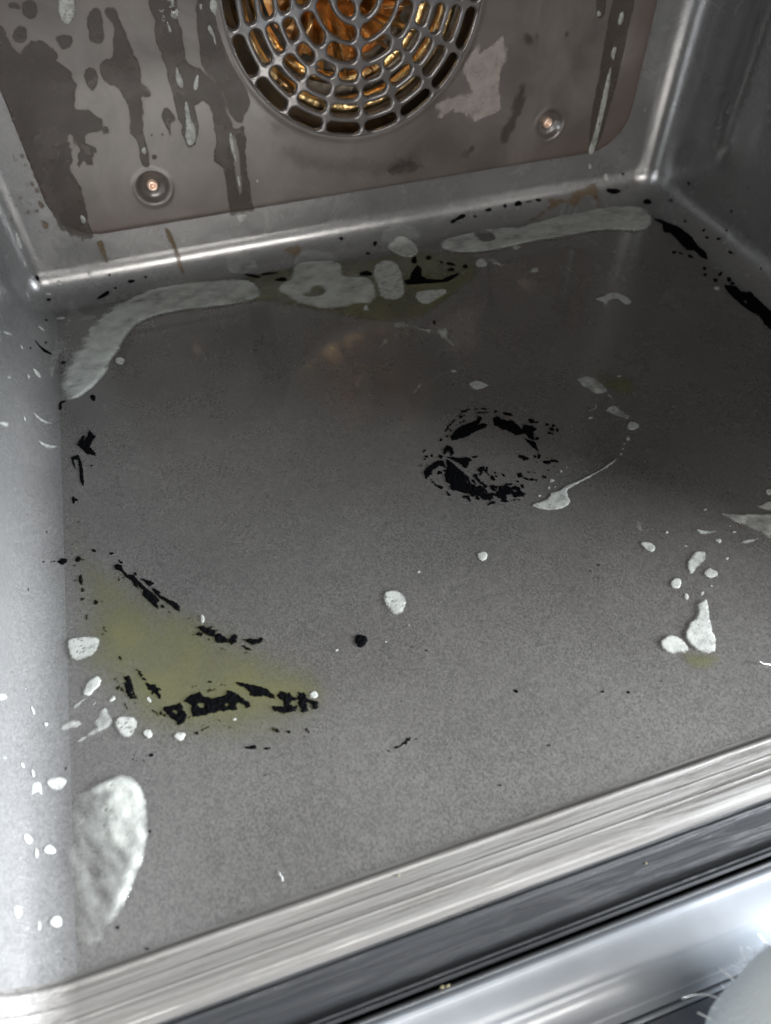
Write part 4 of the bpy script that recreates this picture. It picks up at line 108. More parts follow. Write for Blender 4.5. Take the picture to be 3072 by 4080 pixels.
 {"n":"foam_dab","m":"foam","c":"F","p":[[2795,-3138,2814,-3136,2838,-3129,2837,-3151,2812,-3201,2794,-3242,2773,-3287,2773,-3305,2743,-3349,2709,-3362,2679,-3348,2661,-3323,2652,-3297,2652,-3270,2665,-3242,2692,-3228,2710,-3206,2731,-3208,2768,-3187,2770,-3163]],"l":"tall pear-shaped foam dab, largest of the front right group","t":"foam","h":2,"r":0.6},
 {"n":"foam_droplets","m":"foam","c":"F","p":[[3073,-2902,3069,-2907,3063,-2907,3057,-2903,3053,-2898,3050,-2893,3050,-2887,3054,-2882,3059,-2880,3065,-2880,3071,-2881,3077,-2886,3077,-2893,3075,-2898],[2782,-3099,2779,-3107,2773,-3112,2768,-3114,2763,-3116,2758,-3115,2756,-3109,2758,-3100,2762,-3093,2767,-3086,2772,-3082,2777,-3082,2781,-3086,2782,-3091],[2850,-3111,2845,-3114,2840,-3117,2835,-3119,2830,-3119,2828,-3115,2829,-3110,2832,-3105,2835,-3101,2840,-3097,2845,-3096,2849,-3098,2852,-3101,2852,-3106],[2901,-3096,2898,-3097,2894,-3097,2892,-3093,2891,-3090,2891,-3086,2892,-3081,2895,-3078,2899,-3078,2902,-3080,2904,-3083,2906,-3086,2906,-3091,2904,-3094],[3050,-2990,3047,-2993,3042,-2995,3039,-2994,3036,-2993,3033,-2992,3031,-2988,3033,-2984,3037,-2981,3041,-2980,3045,-2979,3049,-2980,3051,-2982,3051,-2986],[3170,-2876,3166,-2878,3161,-2879,3157,-2880,3152,-2879,3149,-2877,3148,-2873,3150,-2869,3153,-2866,3157,-2864,3162,-2865,3166,-2867,3169,-2869,3172,-2872],[3118,-2722,3116,-2725,3112,-2727,3108,-2727,3105,-2725,3103,-2723,3101,-2721,3102,-2717,3106,-2714,3110,-2713,3113,-2713,3117,-2713,3119,-2716,3120,-2719],[2918,-2876,2916,-2877,2913,-2877,2910,-2876,2907,-2874,2905,-2872,2904,-2870,2904,-2867,2906,-2866,2909,-2866,2912,-2868,2915,-2870,2918,-2872,2920,-2874],[2882,-2781,2878,-2784,2875,-2786,2871,-2788,2868,-2788,2866,-2785,2867,-2781,2869,-2777,2871,-2774,2875,-2771,2878,-2771,2881,-2772,2884,-2774,2884,-2777],[3167,-2839,3165,-2841,3162,-2842,3159,-2842,3155,-2841,3153,-2839,3152,-2837,3152,-2834,3155,-2833,3158,-2833,3162,-2832,3165,-2833,3168,-2835,3169,-2837]],"l":"tiny foam droplets scattered among the front right foam dabs","t":"foam","h":0.6,"r":0.35,"k":"stuff"},
 {"n":"foam_dab","m":"foam","c":"F","p":[[1592,-2682,1639,-2695,1659,-2728,1660,-2770,1626,-2811,1595,-2815,1571,-2782,1564,-2733,1580,-2690]],"l":"round bubbly foam dab in the middle of the floor, above the round black blob","t":"foam","h":1.4,"r":0.4,"b":1},
 {"n":"foam_dab","m":"foam","c":"F","p":[[2063,-2660,2055,-2667,2046,-2672,2034,-2671,2027,-2662,2024,-2651,2024,-2639,2029,-2628,2039,-2622,2049,-2621,2059,-2623,2069,-2628,2074,-2639,2071,-2652]],"l":"small foam dab between the flaked ring and the bubbly dab","t":"foam","h":0.9,"r":0.4},
 {"n":"foam_droplets","m":"foam","c":"F","p":[[1766,-2642,1764,-2645,1760,-2646,1756,-2647,1752,-2646,1749,-2644,1747,-2640,1749,-2636,1751,-2634,1754,-2631,1758,-2630,1762,-2631,1764,-2634,1766,-2638],[1586,-2868,1585,-2870,1583,-2871,1581,-2872,1578,-2871,1577,-2869,1576,-2867,1576,-2865,1577,-2863,1579,-2862,1582,-2861,1584,-2862,1586,-2863,1587,-2866],[1637,-2875,1635,-2878,1633,-2879,1631,-2880,1629,-2879,1627,-2878,1627,-2875,1628,-2872,1629,-2868,1631,-2866,1634,-2866,1635,-2867,1636,-2869,1637,-2871],[1526,-2917,1524,-2919,1522,-2920,1520,-2921,1517,-2921,1515,-2919,1515,-2916,1515,-2914,1517,-2911,1519,-2910,1521,-2909,1523,-2910,1525,-2912,1527,-2914],[1418,-2894,1417,-2898,1413,-2900,1410,-2899,1407,-2898,1404,-2896,1401,-2893,1401,-2889,1404,-2886,1407,-2884,1411,-2883,1414,-2884,1417,-2887,1418,-2890],[1331,-2894,1328,-2896,1326,-2898,1323,-2899,1319,-2899,1317,-2896,1316,-2893,1316,-2889,1318,-2885,1321,-2883,1324,-2884,1327,-2885,1329,-2886,1331,-2890],[1969,-2470,1968,-2472,1966,-2474,1964,-2474,1962,-2473,1962,-2471,1961,-2470,1961,-2467,1962,-2465,1964,-2464,1966,-2464,1968,-2464,1969,-2466,1970,-2468]],"l":"tiny foam droplets on the middle of the floor","t":"foam","h":0.4,"r":0.2,"k":"stuff"},
 {"n":"foam_dab","m":"foam","c":"F","p":[[302,-2506,341,-2507,383,-2516,418,-2528,432,-2548,426,-2584,407,-2608,379,-2622,327,-2620,309,-2593,301,-2544]],"l":"D-shaped foam dab at the left edge of the yellow pool","t":"foam","h":1.6,"r":0.35,"b":1},
 {"n":"foam_dab","m":"foam","c":"F","p":[[349,-2770,360,-2747,375,-2720,392,-2708,419,-2712,428,-2737,420,-2758,399,-2771,382,-2789,365,-2785]],"l":"club-shaped foam dab below the D-shaped one","t":"foam","h":1.3,"r":0.35},
 {"n":"foam_dab","m":"foam_thin","c":"F","p":[[258,-2884,272,-2868,303,-2861,339,-2869,345,-2886,354,-2896,328,-2902,295,-2896,268,-2897]],"l":"pale foam smear leftmost beside the left wall bend","t":"foam","h":1,"r":0.6},
 {"n":"foam_dab","m":"foam_thin","c":"F","p":[[319,-2962,359,-2938,379,-2926,402,-2923,383,-2902,407,-2880,415,-2860,435,-2854,444,-2874,458,-2904,457,-2926,437,-2938,410,-2947,371,-2952,345,-2958]],"l":"streaky foam smear with a tail, left of the largest round dab","t":"foam","h":1.1,"r":0.8},
 {"n":"foam_dab","m":"foam_thin","c":"F","p":[[311,-2808,345,-2785,365,-2787,371,-2797,341,-2817,317,-2831],[387,-2825,397,-2813,407,-2816,397,-2828,381,-2834]],"l":"faint foam streaks under the club-shaped dab","t":"foam","h":0.6,"r":0.8},
 {"n":"foam_dab","m":"foam","c":"F","p":[[546,-2965,537,-2983,525,-2995,508,-3001,490,-2994,477,-2978,467,-2959,460,-2937,462,-2914,478,-2902,498,-2906,514,-2913,531,-2922,545,-2941]],"l":"largest round foam dab at the lower edge of the yellow pool","t":"foam","h":1.8,"r":0.35,"b":1},
 {"n":"foam_dab","m":"foam","c":"F","p":[[594,-3012,592,-3019,588,-3025,579,-3026,571,-3021,566,-3015,560,-3008,557,-3000,559,-2992,566,-2989,574,-2989,582,-2991,590,-2996,593,-3004]],"l":"small round foam dab just right of the largest round one","t":"foam","h":1.1,"r":0.35},
 {"n":"foam_dab","m":"foam","c":"F","p":[[709,-3047,708,-3055,704,-3063,697,-3069,686,-3071,677,-3067,671,-3061,666,-3054,663,-3046,667,-3037,677,-3033,686,-3034,696,-3035,704,-3039]],"l":"small oval foam dab, rightmost of the row under the yellow pool","t":"foam","h":1.1,"r":0.35},
 {"n":"foam_dab","m":"foam","c":"F","p":[[472,-2825,473,-2830,471,-2835,466,-2838,460,-2838,454,-2838,448,-2835,446,-2831,447,-2826,450,-2822,454,-2818,460,-2815,467,-2816,471,-2821]],"l":"tiny foam dab left of the upright black flake foot","t":"foam","h":0.8,"r":0.4},
 {"n":"foam_dab","m":"foam","c":"F","p":[[601,-2888,596,-2887,592,-2883,588,-2879,584,-2873,582,-2866,583,-2861,585,-2859,589,-2858,593,-2860,597,-2866,600,-2872,602,-2878,603,-2885]],"l":"tiny foam dab under the slanting black streak","t":"foam","h":0.8,"r":0.4},
 {"n":"foam_dab","m":"foam","c":"F","p":[[848,-2586,846,-2597,841,-2603,836,-2605,831,-2604,827,-2599,826,-2589,827,-2580,829,-2571,832,-2562,838,-2557,843,-2560,846,-2569,847,-2577]],"l":"tiny upright foam spot touching the black flake cluster","t":"foam","h":0.8,"r":0.3},
 {"n":"foam_dab","m":"foam","c":"F","p":[[1207,-3051,1205,-3058,1199,-3061,1192,-3061,1185,-3059,1179,-3055,1177,-3048,1178,-3041,1181,-3035,1185,-3030,1192,-3028,1199,-3032,1203,-3038,1205,-3044]],"l":"glossy foam bubble at the right end of the broken burnt patch","t":"foam","h":1.2,"r":0.8},
 {"n":"foam_droplets","m":"foam","c":"F","p":[[898,-3054,896,-3056,893,-3057,890,-3058,886,-3058,882,-3055,881,-3052,881,-3049,882,-3046,884,-3044,888,-3045,892,-3046,896,-3048,898,-3051],[1209,-3229,1208,-3229,1208,-3230,1207,-3231,1205,-3230,1205,-3229,1205,-3228,1205,-3227,1205,-3226,1206,-3225,1207,-3225,1208,-3226,1209,-3226,1209,-3227],[805,-2810,805,-2811,804,-2812,803,-2812,802,-2812,801,-2811,800,-2810,800,-2808,801,-2807,802,-2806,803,-2806,804,-2806,805,-2807,805,-2809]],"l":"faint foam droplets below the broken burnt patch","t":"foam","h":0.4,"r":0.2,"k":"stuff"},
 {"n":"foam_dab","m":"foam","c":"F","p":[[660,-762,657,-775,650,-787,638,-792,626,-784,617,-771,611,-758,606,-743,608,-727,618,-719,630,-719,642,-723,653,-732,660,-747]],"l":"lone oval foam drop in front of the left corner foam band","t":"foam","h":0.9,"r":0.1},
 {"n":"foam_drop","m":"foam","c":"L","p":[[-3103,-243,-3109,-229,-3115,-216,-3120,-198,-3122,-174,-3118,-148,-3111,-127,-3102,-112,-3093,-102,-3084,-97,-3074,-101,-3069,-116,-3067,-135,-3067,-156,-3068,-180,-3072,-210,-3082,-239,-3093,-251]],"l":"largest white foam drop on the left wall bend, above the big front puddle","t":"foam drop","h":0.9,"r":0.1},
 {"n":"foam_drop","m":"foam","c":"L","p":[[-3321,-155,-3327,-155,-3331,-146,-3332,-133,-3330,-120,-3328,-110,-3325,-99,-3321,-89,-3316,-83,-3310,-83,-3305,-87,-3301,-93,-3298,-102,-3297,-114,-3300,-126,-3305,-136,-3310,-143,-3315,-150]],"l":"round white foam drop beside the left side of the big front puddle","t":"foam drop","h":0.9,"r":0.1},
 {"n":"foam_drop","m":"foam","c":"L","p":[[-3267,-25,-3273,-30,-3280,-29,-3284,-25,-3287,-20,-3289,-15,-3289,-7,-3287,0,-3282,7,-3277,11,-3271,15,-3265,17,-3259,16,-3255,11,-3254,3,-3257,-5,-3259,-12,-3262,-18]],"l":"oval white foam drop on the left wall, left of the round one","t":"foam drop","h":0.9,"r":0.1},
 {"n":"foam_drop","m":"foam","c":"L","p":[[-3541,-183,-3546,-182,-3552,-179,-3555,-168,-3555,-153,-3553,-139,-3548,-128,-3544,-118,-3538,-110,-3531,-108,-3526,-113,-3523,-120,-3520,-129,-3518,-140,-3518,-155,-3522,-170,-3529,-180,-3535,-183]],"l":"round white foam drop lowest on the left wall bend","t":"foam drop","h":0.9,"r":0.1},
 {"n":"foam_drop","m":"foam","c":"L","p":[[-3488,22,-3495,22,-3499,25,-3503,29,-3507,32,-3509,38,-3508,46,-3503,53,-3498,58,-3492,62,-3485,65,-3479,64,-3475,59,-3473,53,-3473,46,-3474,40,-3476,32,-3481,25]],"l":"oval white foam drop lowest on the left wall","t":"foam drop","h":0.9,"r":0.1},
 {"n":"foam_drop","m":"foam","c":"L","p":[[-3045,-38,-3051,-40,-3055,-40,-3058,-38,-3061,-37,-3063,-34,-3062,-30,-3059,-27,-3053,-24,-3048,-22,-3043,-21,-3039,-20,-3034,-20,-3030,-21,-3030,-25,-3033,-29,-3036,-32,-3040,-35]],"l":"slim white foam drop on the left wall, above the faint arrow-shaped one","t":"foam drop","h":0.9,"r":0.1},
 {"n":"foam_drop","m":"foam","c":"L","p":[[-3016,20,-3019,18,-3022,17,-3025,16,-3028,17,-3029,19,-3029,23,-3027,27,-3025,30,-3022,34,-3019,37,-3016,38,-3013,37,-3011,35,-3010,34,-3009,31,-3010,27,-3012,23]],"l":"slim white foam drop further up the left wall","t":"foam drop","h":0.9,"r":0.1},
 {"n":"foam_drop","m":"foam","c":"L","p":[[-3320,-59,-3326,-58,-3330,-56,-3333,-54,-3335,-50,-3335,-47,-3333,-43,-3329,-41,-3324,-40,-3319,-40,-3314,-40,-3309,-40,-3304,-43,-3303,-47,-3305,-50,-3308,-53,-3311,-56,-3315,-58]],"l":"faint slim foam drop between two round ones on the left wall","t":"foam drop","h":0.9,"r":0.1},
 {"n":"foam_drop","m":"foam","c":"L","p":[[-2775,143,-2781,152,-2787,164,-2793,179,-2799,202,-2804,236,-2806,271,-2804,288,-2799,291,-2795,293,-2790,293,-2782,285,-2773,250,-2767,214,-2764,188,-2763,168,-2765,152,-2769,143]],"l":"white foam drop cut by the left edge of the picture, front part","t":"foam drop","h":0.9,"r":0.1},
 {"n":"foam_drop","m":"foam","c":"L","p":[[-2803,-37,-2809,-40,-2815,-41,-2819,-40,-2821,-38,-2823,-35,-2822,-32,-2818,-27,-2813,-24,-2807,-21,-2802,-18,-2796,-16,-2790,-15,-2787,-17,-2787,-21,-2790,-25,-2794,-29,-2798,-33]],"l":"slim tilted foam drop on the left wall beside the foam smears","t":"foam drop","h":0.9,"r":0.1},
 {"n":"foam_drop","m":"foam","c":"L","p":[[-2863,-117,-2866,-115,-2868,-113,-2870,-109,-2872,-104,-2871,-99,-2869,-94,-2866,-92,-2864,-90,-2861,-88,-2858,-87,-2855,-89,-2853,-94,-2853,-99,-2854,-104,-2855,-109,-2857,-113,-2860,-116]],"l":"small round foam drop on the left wall beside the foam smears","t":"foam drop","h":0.9,"r":0.1},
 {"n":"foam_drop","m":"foam","c":"L","p":[[-587,285,-606,300,-624,317,-643,336,-666,361,-686,388,-699,409,-706,424,-708,435,-704,439,-691,431,-670,411,-648,386,-628,362,-609,338,-588,310,-573,286,-574,270]],"l":"oval foam drop on the far left wall, upper part","t":"foam drop","h":0.9,"r":0.1},
 {"n":"foam_drop","m":"foam","c":"L","p":[[-1337,286,-1345,290,-1359,300,-1378,322,-1397,350,-1411,376,-1420,396,-1426,413,-1428,425,-1422,426,-1408,415,-1392,397,-1375,377,-1357,353,-1337,324,-1323,298,-1321,284,-1328,283]],"l":"foam drop on the left wall cut by the picture edge, rear part","t":"foam drop","h":0.9,"r":0.1},
 {"n":"foam_drop","m":"foam","c":"L","p":[[-940,226,-950,241,-961,261,-971,283,-985,297,-998,314,-1008,329,-1011,338,-1010,342,-1006,343,-999,340,-988,331,-975,317,-962,301,-951,287,-941,259,-934,234,-933,222]],"l":"small foam drop on the left wall between two larger ones","t":"foam drop","h":0.9,"r":0.1},
 {"n":"foam_drop","m":"foam","c":"L","p":[[-354,-134,-360,-131,-360,-119,-355,-103,-348,-88,-341,-73,-332,-60,-322,-51,-313,-49,-308,-53,-303,-58,-299,-65,-298,-76,-303,-93,-314,-109,-326,-120,-336,-126,-345,-131]],"l":"slanted foam drop on the back left bend, top of three","t":"foam drop","h":0.9,"r":0.1},
 {"n":"foam_drop","m":"foam","c":"L","p":[[-793,-80,-798,-76,-800,-68,-796,-56,-784,-42,-771,-32,-759,-25,-748,-19,-737,-15,-728,-15,-723,-21,-725,-32,-731,-44,-740,-57,-752,-69,-766,-79,-779,-84,-787,-83]],"l":"slanted foam drop on the left bend, middle of three","t":"foam drop","h":0.9,"r":0.1},
 {"n":"foam_drop","m":"foam","c":"L","p":[[1616,582,1531,556,1402,530,1268,512,1165,506,1091,507,1037,513,1015,529,1039,554,1107,582,1192,606,1281,626,1388,647,1525,664,1662,668,1734,653,1722,630,1673,606]],"l":"long thin foam drip high in the back left corner","t":"foam drop","h":0.9,"r":0.1},
 {"n":"foam_drop","m":"foam","c":"L","p":[[775,392,750,380,720,372,693,366,666,360,637,356,614,358,606,367,613,380,628,392,644,402,663,413,688,422,718,426,743,425,762,421,777,414,784,404]],"l":"tiny thin drip below the long one in the back left corner","t":"foam drop","h":0.9,"r":0.1},
 {"n":"foam_drop","m":"foam","c":"L","p":[[12,45,-5,34,-20,26,-37,17,-52,12,-58,14,-53,24,-41,36,-28,48,-14,61,2,76,19,90,34,99,43,100,49,98,51,91,45,78,30,61]],"l":"thin slanted foam drip in the back left corner bend","t":"foam drop","h":0.9,"r":0.1},
 {"n":"foam_drop","m":"foam","c":"B","p":[[367,65,362,64,358,63,352,63,345,68,340,78,338,89,338,100,339,109,341,117,345,122,351,121,357,116,362,109,367,100,372,90,374,78,372,69]],"l":"blurry foam drop under the back bend highlight, left one","t":"foam drop","h":0.9,"r":0.1},
 {"n":"foam_drop","m":"foam","c":"B","p":[[554,123,552,109,548,95,542,84,535,82,530,88,526,97,524,107,522,119,523,134,526,150,532,162,538,171,545,176,551,177,556,168,558,153,556,137]],"l":"blurry foam drop under the back bend highlight, right one","t":"foam drop","h":0.9,"r":0.1},
 {"n":"foam_drop","m":"foam","c":"L","p":[[200,-236,187,-226,175,-216,163,-201,153,-182,148,-163,148,-147,151,-135,156,-126,165,-122,177,-128,190,-142,201,-158,211,-175,222,-196,229,-221,227,-239,215,-244]],"l":"small foam drop left of the back left foam band","t":"foam drop","h":0.9,"r":0.1},
 {"n":"foam_drop","m":"foam","c":"L","p":[[-226,-354,-233,-355,-239,-350,-242,-339,-242,-326,-240,-312,-236,-299,-231,-287,-224,-277,-217,-278,-212,-285,-207,-291,-203,-298,-200,-310,-201,-325,-206,-338,-213,-346,-220,-350]],"l":"small flat foam drop on the back left bend","t":"foam drop","h":0.9,"r":0.1},
 {"n":"foam_drop","m":"foam","c":"L","p":[[-579,81,-586,77,-593,76,-598,76,-603,77,-607,78,-609,82,-608,88,-604,94,-599,100,-593,104,-587,108,-580,109,-576,107,-574,103,-573,98,-572,93,-574,87]],"l":"tiny slim drop on the left bend, upper","t":"foam drop","h":0.9,"r":0.1},
 {"n":"foam_drop","m":"foam","c":"L","p":[[-807,13,-814,10,-822,7,-829,7,-834,10,-834,13,-832,17,-830,21,-827,25,-821,29,-813,31,-806,32,-800,32,-794,31,-791,28,-791,24,-796,20,-801,16]],"l":"tiny slim drop on the left bend, middle","t":"foam drop","h":0.9,"r":0.1},
 {"n":"foam_drop","m":"foam","c":"L","p":[[-1171,41,-1178,38,-1184,38,-1189,39,-1193,39,-1198,41,-1199,45,-1196,50,-1190,54,-1184,57,-1178,59,-1172,61,-1166,62,-1161,60,-1160,57,-1160,53,-1162,49,-1165,44]],"l":"tiny slim drop on the left bend, lower","t":"foam drop","h":0.9,"r":0.1},
 {"n":"foam_drop","m":"foam","c":"L","p":[[-1101,-16,-1154,-53,-1179,-113,-1173,-182,-1164,-183,-1150,-124,-1127,-73,-1094,-22]],"l":"curved foam streak on the left bend, upper of the two long ones","t":"foam drop","h":0.9,"r":0.1},
 {"n":"foam_drop","m":"foam","c":"L","p":[[-1307,-51,-1351,-89,-1369,-163,-1355,-249,-1348,-248,-1332,-169,-1320,-106,-1300,-57]],"l":"curved foam streak on the left bend, lower of the two long ones","t":"foam drop","h":0.9,"r":0.1},
 {"n":"foam_drop","m":"foam_thin","c":"L","p":[[-3131,-21,-3083,-24,-3076,-47,-3081,-74,-3134,-78,-3119,-65,-3114,-47,-3124,-30]],"l":"faint arrow-shaped foam mark on the left wall bend","t":"foam drop","h":0.5,"r":0.2},
 {"n":"foam_droplets","m":"foam_thin","c":"L","p":[[-3003,132,-3005,135,-3007,141,-3009,148,-3011,157,-3011,165,-3010,170,-3008,173,-3006,173,-3003,167,-3001,157,-3001,149,-3000,142,-3001,135],[-3249,-136,-3251,-135,-3253,-133,-3254,-130,-3253,-126,-3251,-123,-3249,-122,-3247,-121,-3245,-121,-3243,-123,-3243,-127,-3244,-130,-3245,-133,-3246,-135],[-3331,22,-3333,23,-3335,25,-3335,28,-3335,31,-3335,34,-3333,37,-3331,37,-3329,36,-3327,34,-3326,31,-3326,28,-3327,26,-3329,24],[-3538,-70,-3545,-70,-3551,-68,-3553,-63,-3551,-59,-3548,-55,-3543,-52,-3536,-51,-3529,-53,-3523,-55,-3519,-59,-3520,-63,-3525,-67,-3531,-68],[-3542,-15,-3544,-13,-3545,-10,-3546,-6,-3546,-1,-3544,4,-3542,6,-3540,7,-3538,7,-3536,4,-3536,-1,-3536,-6,-3537,-11,-3539,-14]],"l":"faint tiny droplets on the lower left wall","t":"foam","h":0.4,"r":0.2,"k":"stuff"},
 {"n":"wet_streak","m":"wet","c":"K","p":[[545,1447,585,1427,570,1361,602,1301,672,1351,733,1344,764,1306,766,1259,800,1225,818,1143,788,1096,775,1039,839,1024,844,997,889,985,886,931,898,901,881,893,859,914,812,899,783,896,774,870,816,821,809,801,790,811,763,749,741,749,726,769,697,748,683,768,713,836,704,873,709,907,696,919,684,896,686,840,683,790,648,752,663,690,662,598,654,463,640,348,573,334,516,371,469,454,460,592,453,745,453,1009,451,1223]],"l":"wide dark wet stain down the left side of the brown cover","t":"","h":0.12,"r":1.1},
 {"n":"wet_streak","m":"wet","c":"K","p":[[960,1428,995,1458,1030,1449,1032,1416,1007,1315,982,1298,952,1307,935,1335,940,1380]],"l":"short rounded wet drip near the top left of the cover","t":"","h":0.15,"r":0.5},
 {"n":"wet_streak","m":"wet","c":"K","p":[[1042,1448,1081,1447,1108,1433,1110,1397,1121,1344,1126,1291,1125,1243,1145,1192,1131,1118,1170,1081,1165,1049,1130,1037,1116,1049,1101,970,1075,891,1076,813,1075,754,1067,696,1028,690,1013,719,1029,776,1022,856,1002,887,1025,980,1025,1040,1010,1107,973,1121,941,1147,938,1191,956,1238,1024,1242,1044,1329,1066,1379,1043,1409]],"l":"long dark wet run ending above the left screw","t":"","h":0.15,"r":0.6},
 {"n":"wet_streak","m":"wet","c":"K","p":[[872,1205,901,1211,933,1185,918,1131,883,1094,859,1125,855,1157]],"l":"isolated oval wet spot left of the long run","t":"","h":0.12,"r":0.5},
 {"n":"wet_streak","m":"wet","c":"K","p":[[785,1356,834,1359,864,1353,864,1325,807,1284,790,1309]],"l":"small wet spot near the top left of the cover","t":"","h":0.12,"r":0.6},
 {"n":"wet_streak","m":"wet","c":"K","p":[[609,1402,669,1421,675,1390,654,1352,624,1339,596,1364],[625,1509,685,1509,674,1467,622,1488],[689,1503,759,1512,739,1444,709,1431,676,1456]],"l":"faint wet blots at the top left edge of the cover","t":"","h":0.12,"r":0.6},
 {"n":"wet_streak","m":"wet","c":"K","p":[[1263,1487,1389,1475,1387,1382,1387,1289,1384,1208,1393,1172,1437,1142,1470,1113,1517,1061,1545,994,1541,912,1567,824,1625,839,1626,775,1607,701,1599,579,1598,450,1600,341,1446,340,1458,472,1461,625,1415,675,1449,783,1454,868,1448,952,1421,993,1379,961,1361,824,1338,775,1305,762,1280,783,1274,836,1273,903,1271,1017,1263,1122,1267,1201,1254,1256,1246,1327,1265,1380,1258,1452]],"l":"broad twin wet run below the left of the fan grille","t":"","h":0.15,"r":0.7,"o":[[1557,837,1564,707,1557,610,1551,522,1528,428,1537,588,1528,712]]},
 {"n":"wet_streak","m":"wet","c":"K","p":[[1486,1466,1596,1456,1588,1362,1596,1291,1616,1217,1637,1150,1657,1096,1664,1033,1679,966,1661,908,1635,900,1619,840,1573,858,1542,918,1539,995,1515,1051,1480,1107,1452,1135,1451,1210,1459,1305]],"l":"pale wet run hugging the left edge of the fan grille","t":"","h":0.2,"r":0.5},
 {"n":"wet_streak","m":"wet","c":"K","p":[[1193,958,1221,997,1260,949,1256,906,1219,900,1213,827,1204,885,1188,926],[1104,859,1117,866,1120,854,1110,850],[1160,852,1174,861,1179,846,1166,838],[1080,748,1106,756,1107,732,1087,720]],"l":"small wet blots between the two long runs","t":"","h":0.1,"r":0.5},
 {"n":"wet_streak","m":"wet","c":"K","p":[[3832,1268,3990,1254,3985,1090,3989,880,3983,738,3971,608,3947,372,3869,353,3841,625,3842,809,3832,1024]],"l":"long straight dark wet run near the right side of the cover","t":"","h":0.15,"r":0.3},
 {"n":"wet_streak","m":"wet","c":"K","p":[[3717,1264,3789,1257,3805,1156,3784,1134,3748,1145]],"l":"short wet run with a drop at its tip near the right side","t":"","h":0.15,"r":0.2},
 {"n":"wet_streak","m":"wet","c":"K","p":[[3279,1141,3358,1099,3395,1141,3387,1014,3343,1006,3289,1071],[3293,840,3364,869,3361,688,3287,532,3229,483,3187,574,3265,700],[2913,457,3017,542,3067,507,3009,443],[3303,975,3334,969,3333,953,3309,956],[3552,1091,3587,1099,3595,1063,3560,1060],[2449,484,2540,527,2678,492,2741,440,2633,413,2449,427]],"l":"soft dark patches around the right screw","t":"","h":0.08,"r":1.5,"s":3},
 {"n":"dry_film","m":"dry","c":"K","p":[[3012,1100,3062,1025,3177,1152,3211,997,3168,867,3218,706,3111,693,3053,661,2972,712,2879,750,2791,722,2751,792,2830,833,2933,833,2991,851,2926,933,2946,1050]],"l":"pale dried film to the right of the fan grille","t":"","h":0.06,"r":1.5},
 {"n":"foam_drip","m":"foam","c":"K","p":[[1317,969,1328,1005,1338,1009,1344,960,1341,905,1356,881,1355,836,1338,787,1307,771,1286,785,1286,823,1304,888]],"l":"longest white foam drip with a rounded tip on the cover, left of the fan grille","t":"foam drip","h":2,"r":0.2},
 {"n":"foam_drip","m":"foam","c":"K","p":[[1314,1156,1324,1175,1330,1154,1341,1118,1342,1077,1327,1059,1307,1081,1304,1117]],"l":"short foam drip just above the longest one","t":"foam drip","h":1.5,"r":0.2},
 {"n":"foam_drip","m":"foam","c":"K","p":[[1527,807,1542,819,1552,792,1545,740,1552,691,1539,638,1525,695,1522,749]],"l":"slim foam drip in the twin wet run","t":"foam drip","h":1.2,"r":0.3},
 {"n":"foam_drip","m":"foam","c":"K","p":[[1419,1077,1413,1060,1405,1048,1397,1044,1391,1045,1386,1050,1386,1064,1391,1082,1399,1096,1406,1107,1414,1117,1422,1119,1425,1108,1423,1092]],"l":"faint foam mark right of the short drip","t":"foam drip","h":0.4,"r":0.4},
 {"n":"foam_drip","m":"foam","c":"K","p":[[1515,1328,1533,1335,1543,1301,1550,1282,1545,1229,1535,1250,1534,1283,1515,1300]],"l":"bright foam drip beside the fan grille","t":"foam drip","h":1.4,"r":0.2},
 {"n":"foam_drip","m":"foam","c":"K","p":[[1538,1408,1562,1446,1583,1444,1585,1404,1568,1357,1553,1379]],"l":"foam drip at the top edge beside the fan grille","t":"foam drip","h":1.4,"r":0.2},
 {"n":"foam_drip","m":"foam","c":"K","p":[[1066,782,1064,774,1058,766,1050,764,1043,768,1039,773,1035,778,1034,787,1038,795,1046,800,1053,803,1060,802,1065,798,1067,790]],"l":"small bright foam drop above the left screw","t":"foam drip","h":1.5,"r":0.2},
 {"n":"foam_drip","m":"foam","c":"K","p":[[1652,522,1652,518,1649,514,1645,512,1642,513,1639,515,1637,519,1638,525,1640,529,1643,532,1646,535,1649,536,1652,532,1653,527]],"l":"tiny clear drop below the fan grille","t":"foam drip","h":0.8,"r":0.1},
 {"n":"foam_drip","m":"foam","c":"K","p":[[1545,537,1544,521,1542,507,1539,501,1536,503,1533,508,1530,519,1529,537,1531,553,1533,563,1536,571,1539,576,1543,569,1544,554]],"l":"faint thin foam trace low in the twin wet run","t":"foam drip","h":0.3,"r":0.2},
 {"n":"foam_drip","m":"foam","c":"K","p":[[842,1478,863,1529,929,1524,923,1470,894,1413,866,1396,839,1410,834,1441]],"l":"thick foam drip at the top left of the cover","t":"foam drip","h":2,"r":0.2,"b":1},
 {"n":"foam_drip","m":"foam","c":"K","p":[[632,466,632,453,626,443,620,439,613,437,607,440,602,449,602,460,603,471,606,483,612,491,620,490,625,483,628,475]],"l":"small foam drop low on the left stain","t":"foam drip","h":1,"r":0.1},
 {"n":"foam_drip","m":"foam_thin","c":"K","p":[[3899,1095,3897,1147,3921,1168,3934,1127,3925,1084],[3927,887,3888,951,3911,987,3931,972,3929,921],[3908,854,3915,888,3936,743,3938,669,3931,536,3924,344,3869,353,3893,501,3897,674,3899,802],[3918,1044,3927,1047,3929,1022,3919,1019]],"l":"long broken tan foam drip in the straight right wet run","t":"foam drip","h":1,"r":0.3},
